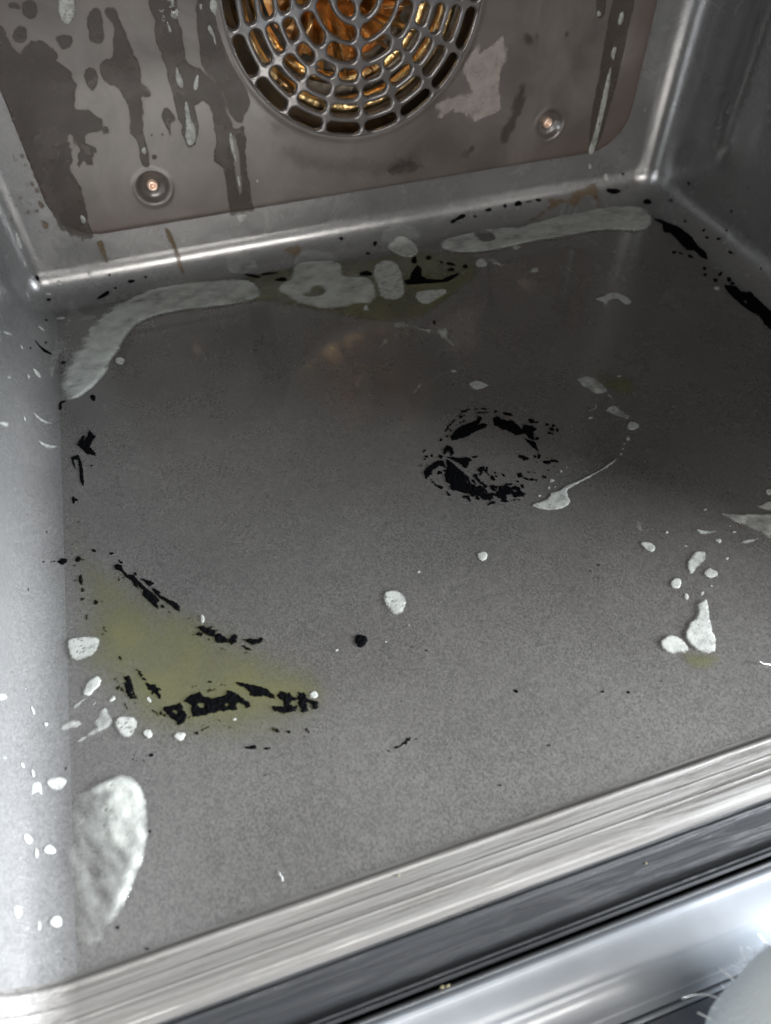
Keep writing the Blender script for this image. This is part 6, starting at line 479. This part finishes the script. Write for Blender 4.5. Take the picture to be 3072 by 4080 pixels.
LIFT = dict(crust=.00012, pool=.00006, wet=.00006, dry=.0001, brown=.00005, foam=.00022, foam_thin=.00018)
def chaikin(p, k=2):
    for _ in range(k):
        q = np.roll(p, -1, 0); p = np.stack([.75*p+.25*q, .25*p+.75*q], 1).reshape(-1, 2)
    return p
def patch(e, idx, parent=None):
    P = [np.array(p, float).reshape(-1, 2)/1e4 for p in e['p']]; H = [np.array(p, float).reshape(-1, 2)/1e4 for p in e.get('o', [])]
    m = e['m']
    if m != 'crust': P = [chaikin(p) if len(p) < 40 else p for p in P]; H = [chaikin(p) for p in H]
    A = np.concatenate(P); pad = .002; lo = A.min(0)-pad; hi = A.max(0)+pad; size = max(hi-lo)
    base = dict(crust=.00034, pool=.0016, wet=.0008, dry=.0006, brown=.0005, foam=.0006, foam_thin=.0008)[m]
    if e.get('b') and size > .06: base = .00048
    cell = max(min(base, size/22), size/240, .00025)
    X, Y = np.meshgrid(np.arange(lo[0], hi[0], cell), np.arange(lo[1], hi[1], cell), indexing='ij')
    D = np.full(X.shape, -1e9)
    for p in P:
        b0 = p.min(0)-.006; b1 = p.max(0)+.006
        i0, i1 = np.searchsorted(X[:, 0], [b0[0], b1[0]]); j0, j1 = np.searchsorted(Y[0], [b0[1], b1[1]])
        D[i0:i1, j0:j1] = np.maximum(D[i0:i1, j0:j1], sdf(p, X[i0:i1, j0:j1], Y[i0:i1, j0:j1]))
    D = np.maximum(D, -.01)
    for p in H: D = np.minimum(D, -sdf(p, X, Y))
    r = e['r']*.001; x, y = X*1000, Y*1000
    if m == 'crust': D = D+r*(fbm(x/.8, y/.8, idx)*1.2+(.02 if e.get('k') else .24)) - r*.7*np.maximum(0, fbm((x+y)*1.2, (x-y)*.18, idx+3, 2)-.22)*2
    elif m in ('wet', 'dry', 'brown', 'pool'): D = D+r*fbm(x/3.0, y/4.0, idx, 5)*2.0
    else: D = D+r*(fbm(x/2.6, y/2.6, idx, 3)*1.1)+(.00035 if e['c'] in 'FB' else 0)*fbm(x/.9, y/.9, idx+1, 2)
    D[0, :] = D[-1, :] = D[:, 0] = D[:, -1] = -1
    if e['c'] == 'K' and m == 'wet': D = np.minimum(D, np.hypot(X-CX, Y-CZ)-GR-.0012)
    pts, val, faces = contour(lo[0], lo[1], cell, D)
    if len(faces) == 0: return None
    h = e['h']*.001*({'foam': .30, 'foam_thin': .38 if e['n'] != 'foam_puddle' else .6}.get(m, 1) if e['c'] != 'K' else .7); px, py = pts[:, 0]*1000, pts[:, 1]*1000; mm = val*1000; a = np.ones(len(pts))
    if m == 'crust': z = h*(np.minimum(1, val/.0004))*(.6+.8*(fbm(px/.9, py/.9, idx+9)+.5))
    elif m == 'pool': z = np.minimum(val*.05, .0002); a = sst(mm/e.get('s', 5))*(.75+.5*(fbm(px/16, py/16, idx)+.3))
    elif m in ('wet', 'dry', 'brown'):
        z = np.minimum(val*.02, h*.1); a = np.minimum(1, mm/(.5 if m == 'wet' else 1.6)+.1)
        if e.get('s'): a = .75*sst(mm/e['s'])
    else:
        wd = max(h*2.2, .0012); t = np.clip(val/wd, 0, 1); z = h*np.sqrt(np.maximum(0, 1-(1-t)**2))
        z = z*(.92+.12*fbm(px/5, py/5, idx+5)); fade = .22 if e['n'] == 'foam_droplets' else .45 if e.get('q') or e['c'] == 'K' or size < .012 else 1.5 if size < .05 else 2.0
        a = np.minimum(1, (mm/fade)**.8+(.4 if e['c'] == 'K' else .15))*(.93+.35*fbm(px/2.2, py/2.2, idx+4, 4))
        a = np.clip(a, 0, 1)
        if m == 'foam_thin':
            big = size > .06
            rim = np.exp(-mm/(7. if big else 2.))
            th = .60+.30*rim+.5*fbm(px/(9 if big else 3.5), py/(16 if big else 5), idx+2, 4)
            if 'w' in e:
                wd_ = np.full(len(pts), -1e9)
                for p in e['w']: wd_ = np.maximum(wd_, sdf(chaikin(np.array(p, float).reshape(-1, 2)/1e4), pts[:, 0], pts[:, 1]))
                th = .31+.62*sst((wd_*1000+1.0+3*fbm(px/5, py/7, idx+8, 4))/5)+.42*fbm(px/4+py/9, py/14, idx+2, 5)+.1*np.exp(-mm/1.2)
            if e['n'] == 'foam_strip': 
                th = .88+.42*fbm(px/8, py/8, idx+2, 4); a = np.minimum(1, (mm/2.6)**.7+.03)
                if 'w' in e: th = (.16+.74*sst((wd_*1000+3.5+3*fbm(px/5, py/5, idx+8))/6))*(1+.55*fbm(px/9, py/9, idx+2, 4))
            z = z*(.75+.25*np.clip(th, 0, 1)); a = a*np.clip(th, .12, 1)
        if e.get('b'):
            rg = random.Random(idx); n = 150 if size > .06 else 16
            box = (px.min(), px.max(), py.min(), py.max())
            for _ in range(n):
                cx, cy, rr = rg.uniform(box[0], box[1]), rg.uniform(box[2], box[3]), (rg.uniform(.3, .85) if size > .06 else rg.uniform(.22, .5))
                d = np.hypot(px-cx, py-cy); k = d < rr; a[k] *= .45; z[k] -= h*.25*(1-(d[k]/rr)**2)*t[k]
    a = a*e.get("u", 1)
    V = put(e['c'], pts, LIFT[m]+z)
    if parent is None and e['c'] != 'F' and False: pass
    nrm_in = put(e['c'], pts[:3], np.full(3, .01))-put(e['c'], pts[:3], np.zeros(3))
    f = faces[0]; fn = np.cross(V[f[1]]-V[f[0]], V[f[2]]-V[f[0]])
    c0 = pts[f[:1]]; nin = (put(e['c'], c0, np.array([.01]))-put(e['c'], c0, np.array([0.])))[0]
    if fn @ nin < 0: faces = [q[::-1] for q in faces]
    o = mesh_obj(e['n'], V, faces, m, parent, attrs={'a': a})
    if e['l']: o['label'] = e['l']
    if parent is None: o['category'] = e['t']
    if e.get('k'): o['kind'] = e['k']
    g = {'foam_dab': 'foam dabs on the oven floor', 'foam_drop': 'foam drops on the left wall and bends', 'foam_drip': 'foam drips on the brown fan cover',
         'detergent_pool': 'pools of yellow cleaner', 'foam_strip': 'foam strips along the back of the floor'}.get(e['n'])
    if parent is None and g: o['group'] = g
    return o
def sst(t):
    t = np.clip(t, 0, 1); return t*t*(3-2*t)

# ------------------------------------------------------------------ fan cover with slotted grille
def plate_field(X, Z):
    x0, x1, z0, z1, r = .0448, .4152, .0348, .330, .026
    qx = np.abs(X-(x0+x1)/2)-(x1-x0)/2+r; qz = np.abs(Z-(z0+z1)/2)-(z1-z0)/2+r
    return -(np.hypot(np.maximum(qx, 0), np.maximum(qz, 0))+np.minimum(np.maximum(qx, qz), 0)-r)
SCREWS = [(.1047, .0575), (.3555, .0580), (.1047, .285), (.3555, .285)]
def dimple(X, Z):
    d = np.zeros_like(X)
    for sx, sz in SCREWS:
        r = np.hypot(X-sx, Z-sz); d += .0030*(1-sst((r-.0060)/.0032)) + .0016*(1-sst((r-.0034)/.0014)) - .0003*np.exp(-((r-.0098)/.0012)**2)
    return d
def build_cover():
    cell = .0011; x = np.arange(.042, .419, cell); z = np.arange(.032, .334, cell); X, Z = np.meshgrid(x, z, indexing='ij')
    D = np.minimum(plate_field(X, Z), np.hypot(X-CX, Z-CZ)-GR)
    pts, val, faces = contour(.042, .032, cell, D)
    PF = plate_field(pts[:, 0], pts[:, 1]); dd = dimple(pts[:, 0], pts[:, 1])
    edge = .0024*(1-np.sqrt(np.clip(1-(1-np.clip(PF/.0024, 0, 1))**2, 0, 1)))
    rr = np.hypot(pts[:, 0]-CX, pts[:, 1]-CZ); fl = -.0005*np.exp(-((rr-GR-.001)/.0016)**2)
    V = np.stack([pts[:, 0], edge+dd+fl, pts[:, 1]], 1)
    rim = np.exp(-np.maximum(PF, 0)/.007)*np.clip(np.abs(pts[:, 0]-CX)/.17, .25, 1)**2*(.8+.5*fbm(pts[:, 0]*160, pts[:, 1]*60, 5))
    o = mesh_obj('fan_cover', V, faces, 'cover', oven, attrs={'rim': np.clip(rim, 0, 1)})
    return o
cover = build_cover()
def build_grille():
    cell = .00055; n = int(2*(GR+.002)/cell); X0, Z0 = CX-GR-.002, CZ-GR-.002
    x = X0+np.arange(n+1)*cell; z = Z0+np.arange(n+1)*cell; X, Z = np.meshgrid(x, z, indexing='ij')
    R = np.hypot(X-CX, Z-CZ); T = np.arctan2(Z-CZ, X-CX)
    D = GR+.0004-R
    rings = [(.0053, .0122, 4), (.0153, .0226, 4), (.0250, .0325, 9), (.0359, .0418, 18), (.0447, .0509, 18), (.0541, .0602, 18), (.0635, .0698, 18)]
    for ri, rout, ns in rings:
        rc = (ri+rout)/2; hw = (rout-ri)/2
        off = -math.pi/2     # one bar always stands straight below the hub
        seg = 2*math.pi/ns; t = (T-off) % seg - seg/2
        half = max(seg/2*rc-.0015-hw, 0)
        d = np.hypot(np.maximum(np.abs(t)*rc-half, 0), R-rc)-hw
        D = np.minimum(D, d)
    pts, val, faces = contour(X0, Z0, cell, D)
    rr = np.hypot(pts[:, 0]-CX, pts[:, 1]-CZ)
    w = .0011; t = np.clip(val/w, 0, 1); t[rr > GR-.001] = 1
    y = .0016*(1-np.sqrt(np.maximum(0, 1-(1-t)**2)))-.0006*(rr < GR-.0005)
    V = np.stack([pts[:, 0], y, pts[:, 1]], 1)
    # inner walls of the slots
    from collections import Counter
    ec = Counter(); 
    for f in faces:
        for a, b in zip(f, f[1:]+f[:1]): ec[(min(a, b), max(a, b))] += 1
    bd = [(a, b) for (a, b), c in ec.items() if c == 1]; ids = sorted({i for e in bd for i in e}); mp = {i: len(V)+k for k, i in enumerate(ids)}
    B = V[ids].copy(); B[:, 1] += .0012
    V2 = np.concatenate([V, B]); F2 = list(faces)+[(a, b, mp[b], mp[a]) for a, b in bd]
    return mesh_obj('grille', V2, F2, 'grille', cover)
build_grille()
def lathe_y(name, prof, cx, cz, m, parent, n=40):     # prof: (radius, y)
    V = [(cx+r*math.cos(t), y, cz+r*math.sin(t)) for r, y in prof for t in np.arange(n)*2*math.pi/n]
    F = [(i*n+j, (i+1)*n+j, (i+1)*n+(j+1) % n, i*n+(j+1) % n) for i in range(len(prof)-1) for j in range(n)]
    return mesh_obj(name, V, F, m, parent)
for sx, sz in SCREWS:
    lathe_y('screw', [(.0001, .0034), (.0009, .0034), (.0011, .0024), (.0019, .0018), (.0027, .0021), (.0031, .0030), (.0031, .0050)], sx, sz, 'screw', cover, 28)
def tube(name, path, r, m, parent, n=12, closed=False, taper=None):
    path = [Vector(p) for p in path]; V = []; F = []; L = len(path)
    for i, p in enumerate(path):
        a = path[(i-1) % L] if closed or i else p; b = path[(i+1) % L] if closed or i < L-1 else p
        d = (b-a).normalized(); u = d.orthogonal().normalized() if i == 0 else (u-d*u.dot(d)).normalized(); v = d.cross(u)
        rr = r*(taper[i] if taper else 1)
        V += [tuple(p+(u*math.cos(t)+v*math.sin(t))*rr) for t in np.arange(n)*2*math.pi/n]
    for i in range(L if closed else L-1):
        j = (i+1) % L
        F += [(i*n+k, i*n+(k+1) % n, j*n+(k+1) % n, j*n+k) for k in range(n)]
    return mesh_obj(name, V, F, m, parent)
# what stands behind the grille
lathe_y('fan_housing', [(.0001, .052), (.060, .052), (.078, .046), (.086, .030), (.088, .0060)], CX, CZ, 'dark_metal', oven, 64)
for k, (r, y) in enumerate(((.060, .015), (.0605, .024), (.050, .031))):
    tube('heating_element', [(CX+r*math.cos(t), y, CZ+r*math.sin(t)) for t in np.linspace(0, 2*math.pi, 72, endpoint=False)], .0032, 'gold', oven, 10, True)
wheel = lathe_y('fan_wheel', [(.0001, .026), (.010, .026), (.014, .034), (.044, .040)], CX, CZ, 'copper', oven, 48)
for k in range(18):
    t = 2*math.pi*k/18+.1; c, s = math.cos(t), math.sin(t); c2, s2_ = math.cos(t+.32), math.sin(t+.32)
    V = []; 
    for (rr, cc, ss) in ((.022, c, s), (.030, (c+c2)/2, (s+s2_)/2), (.043, c2, s2_)):
        for y in (.012, .039): V.append((CX+rr*cc, y, CZ+rr*ss))
    for (rr, cc, ss) in ((.022, c, s), (.030, (c+c2)/2, (s+s2_)/2), (.043, c2, s2_)):
        for y in (.012, .039): V.append((CX+rr*cc-.0008*ss, y, CZ+rr*ss+.0008*cc))
    F = [(0, 2, 3, 1), (2, 4, 5, 3), (6, 7, 9, 8), (8, 9, 11, 10), (0, 6, 8, 2), (2, 8, 10, 4), (4, 10, 11, 5), (0, 1, 7, 6)]
    mesh_obj('fan_blade', V, F, 'copper' if k % 3 else 'gold', wheel)

# ------------------------------------------------------------------ front frame swept round the opening
def opening(r_out, n=14):
    pts = []; r = RR
    for cx, cz, a0 in ((XL+r, ZT-r, math.pi/2), (XL+r, r, math.pi), (XR-r, r, 1.5*math.pi), (XR-r, ZT-r, 0)):
        for t in np.linspace(a0, a0+math.pi/2, n): pts.append((cx, cz, math.cos(t), math.sin(t)))
    out = []
    for i, (cx, cz, c, s) in enumerate(pts):
        out.append((cx+(r+r_out)*c, cz+(r+r_out)*s))
    return out
def sweep(name, prof, m, parent):
    V = []; n = None
    for out, fwd in prof:
        ring = opening(out); n = len(ring)
        for x, z in ring: V.append((x, YF-fwd, z))
    # extra loops along the straight stretches keep the shading even
    F = [(i*n+j, (i+1)*n+j, (i+1)*n+(j+1) % n, i*n+(j+1) % n) for i in range(len(prof)-1) for j in range(n)]
    return mesh_obj(name, V, F, m, parent)
def smooth_prof(p, k=4):
    p = np.array(p); out = []
    for i in range(len(p)-1):
        a = p[max(i-1, 0)]; b = p[i]; c = p[i+1]; d = p[min(i+2, len(p)-1)]
        for t in np.arange(k)/k:
            out.append(tuple(.5*(2*b+(c-a)*t+(2*a-5*b+4*c-d)*t*t+(3*b-a-3*c+d)*t**3)))
    out.append(tuple(p[-1])); return out
sweep('front_lip', smooth_prof([(0, -.0005), (-.0004, .0006), (-.0011, .0014), (-.0013, .0022), (-.0010, .0032), (-.0009, .0052), (-.0008, .0066), (-.0010, .0072), (-.0008, .0079), (-.0007, .0105), (-.0009, .0111), (-.0007, .0118), (-.0006, .0138), (-.0004, .0158), (.0004, .0172), (.0022, .0181), (.0050, .0185)]), 'lip_enamel', oven)
sweep('front_flange', smooth_prof([(.0052, .0180), (.0062, .0190), (.0057, .0199), (.0060, .0205), (.0067, .0212), (.0072, .0250), (.0080, .0285), (.0086, .0305), (.0076, .0318)], 3), 'flange_steel', oven)
sweep('frame_seal', smooth_prof([(.0077, .0316), (.0066, .0319), (.0068, .0325), (.0074, .0326), (.0069, .0331), (.0076, .0336), (.02, .0338)], 3), 'flange_steel', oven)
def bar_x(name, prof, m, parent, x0=-.04, x1=.50, steps=28):
    X = np.linspace(x0, x1, steps); n = len(prof)
    V = [(x, y, z) for x in X for y, z in prof]
    F = [(i*n+j, i*n+j+1, (i+1)*n+j+1, (i+1)*n+j) for i in range(steps-1) for j in range(n-1)]
    return mesh_obj(name, V, F, m, parent)
bar_x('front_fascia', [(-.372, ZT+.02), (-.405, ZT+.022), (-.408, ZT+.03), (-.408, ZT+.13), (-.30, ZT+.13)], 'glass_black', oven)
door = mesh_obj('door', [(-.04, -.80, -.052), (.50, -.80, -.052), (.50, -.41, -.052), (-.04, -.41, -.052)], [(0, 1, 2, 3)], 'door_steel', oven, smooth=False)
bar_x('gap_seal', [(-.4042, -.05), (-.4045, -.016), (-.4050, -.0125), (-.4060, -.0122), (-.4066, -.014)], 'rubber', door).name = 'door_seal'  # dark rubber gasket along the door edge next to the gap
bar_x('door_trim', smooth_prof([(-.4058, -.05), (-.4060, -.0160), (-.4064, -.0128), (-.4080, -.0115), (-.4092, -.0118), (-.4100, -.0121), (-.4150, -.0124), (-.4185, -.0130), (-.4195, -.0137), (-.4220, -.0152), (-.4250, -.0180), (-.4272, -.0212), (-.4278, -.0218), (-.4300, -.0260), (-.4304, -.0330)], 3), 'door_steel', door)
bar_x('door_trim_strip', [(-.4302, -.034), (-.4304, -.0262), (-.4312, -.0256), (-.4320, -.0262), (-.4322, -.034)], 'door_steel', door)
bar_x('door_glass', [(-.4324, -.034), (-.4326, -.0285), (-.60, -.0285), (-.78, -.0285), (-.79, -.034)], 'door_inner', door)
bar_x('gap_floor', [(-.395, -.048), (-.410, -.050)], 'rubber', oven).name = 'hinge_channel'

# ------------------------------------------------------------------ traced residues, foam and stains
for i, e in enumerate(DATA):
    if e['m'] == 'crust': par = floor if e['c'] in 'F' else (floor if e['c'] in 'BR' else lw)
    elif e['m'] in ('wet', 'dry'): par = cover
    elif e['m'] == 'brown': par = back
    else: par = None
    if e['m'] == 'wet' and len(e['p']) > 1:
        for j, p in enumerate(e['p']): patch(dict(e, p=[p], l=''), i+1+j*31, par)
    else: patch(e, i+1, par)

# ------------------------------------------------------------------ cloth and crumbs at the front
def cloth():
    cx, cy, cz = .2345, -.4625, -.002; n1, n2 = 90, 60; V = []; F = []
    for i in range(n1):
        for j in range(n2+1):
            t = 2*math.pi*i/n1; p = math.pi*j/n2
            r = 1+.05*math.sin(3*t+1)*math.sin(p)+.03*math.sin(7*t+2*p)+.02*math.sin(5*p+t)
            V.append((cx+.040*r*math.sin(p)*math.cos(t), cy+.036*r*math.sin(p)*math.sin(t), max(-.0275, cz+.024*r*math.cos(p))))
    for i in range(n1):
        for j in range(n2):
            a = i*(n2+1)+j; b = ((i+1) % n1)*(n2+1)+j; F.append((a, a+1, b+1, b))
    o = mesh_obj('cleaning_cloth', V, F, 'cloth'); tagit(o, 'pale blue fleecy cloth with loose fibres on the oven door, bottom right corner', 'cloth')
    o.location = Vector(o.location)
    rg = random.Random(4)
    A = Vector((cx, cy, cz)); FV = []; FF = []
    for k in range(1300):
        t = rg.uniform(0, 2*math.pi); p = math.acos(rg.uniform(-.35, 1)); nrm = Vector((math.sin(p)*math.cos(t), math.sin(p)*math.sin(t), math.cos(p)))
        b = Vector((cx+.0405*nrm.x, cy+.0365*nrm.y, max(-.0275, cz+.0243*nrm.z))); ln = rg.uniform(.0008, .0022); w = rg.uniform(.00006, .00012)
        d = (nrm+Vector((rg.uniform(-1, 1), rg.uniform(-1, 1), rg.uniform(-.6, .6)))*.8).normalized(); sd = d.orthogonal().normalized()*w; s3 = d.cross(sd)
        i = len(FV); FV += [tuple(b+sd), tuple(b-sd*.5+s3), tuple(b-sd*.5-s3), tuple(b+d*ln)]; FF += [(i, i+1, i+3), (i+1, i+2, i+3), (i+2, i, i+3)]
    fz = mesh_obj('fleece', FV, FF, 'fibre', o); fz['kind'] = 'stuff'
    for k, (ang, ln, w, bend) in enumerate(((118, .006, .00030, .3), (137, .0072, .00028, .1), (128, .0125, .00016, 1.2), (146, .0045, .0003, .2), (108, .005, .00025, -.6), (96, .005, .0003, .3), (80, .005, .0003, .2), (102, .004, .0002, .9), (132, .004, .00022, .5), (88, .003, .0002, -.4), (152, .006, .00025, .3), (158, .0045, .0003, .2), (112, .0038, .0002, 1.0), (124, .0032, .0002, -.5))):
        t = math.radians(ang); d = Vector((math.cos(t), math.sin(t), .3)).normalized(); b = A+Vector((.0395*math.cos(t), .0355*math.sin(t), .002)); side = Vector((-d.y, d.x, .2)); pth = []
        for q in range(9):
            u = q/8; pth.append(b+d*ln*u+side*bend*ln*.5*(u*u))
        tube('fibre', pth, w, 'fibre', o, 6, False, [1-.5*q/8 for q in range(9)])
cloth()
def crumb(x, y, z, s, lab, seed, flat=.5):
    rg = random.Random(seed); V = []; F = []; n = 8
    for i in range(n):
        for j in range(7):
            t = 2*math.pi*i/n; p = math.pi*j/6; r = s*rg.uniform(.7, 1.2)
            V.append((x+r*math.sin(p)*math.cos(t), y+.6*r*math.sin(p)*math.sin(t), z+flat*s+flat*r*math.cos(p)))
    for i in range(n):
        for j in range(6): F.append((i*7+j, i*7+j+1, ((i+1) % n)*7+j+1, ((i+1) % n)*7+j))
    tagit(mesh_obj('crumb', V, F, 'crumb', smooth=False), lab, 'crumb')
crumb(.1340, -.4050, -.0120, .0008, 'yellowish crumb lodged at the edge of the black door gap', 3)
crumb(.1358, -.4052, -.0118, .0007, 'smaller yellowish crumb right beside the one in the door gap', 5)
crumb(.2104, -.3937, -.0072, .0005, 'tiny pale sliver on the dark flange below the front lip', 7)
crumb(.1303, -.3737, .0012, .0006, 'tiny yellow crumb on the bright front lip', 9)
hair = tube('stray_hair', [(.2905, -.3475, .0006), (.2885, -.3468, .0012), (.2872, -.3464, .0013), (.2866, -.3450, .0010)], .00018, 'fibre', None, 6)
tagit(hair, 'short curled white hair on the floor at the right edge of the picture', 'hair')
hair = tube('stray_hair', [(.0938, -.3608, .0003), (.0941, -.3621, .0006), (.0946, -.3630, .0006), (.0943, -.3637, .0003)], .00006, 'fibre', None, 6)
tagit(hair, 'tiny pale fibre on the floor near the front lip, right of the big foam puddle', 'hair')
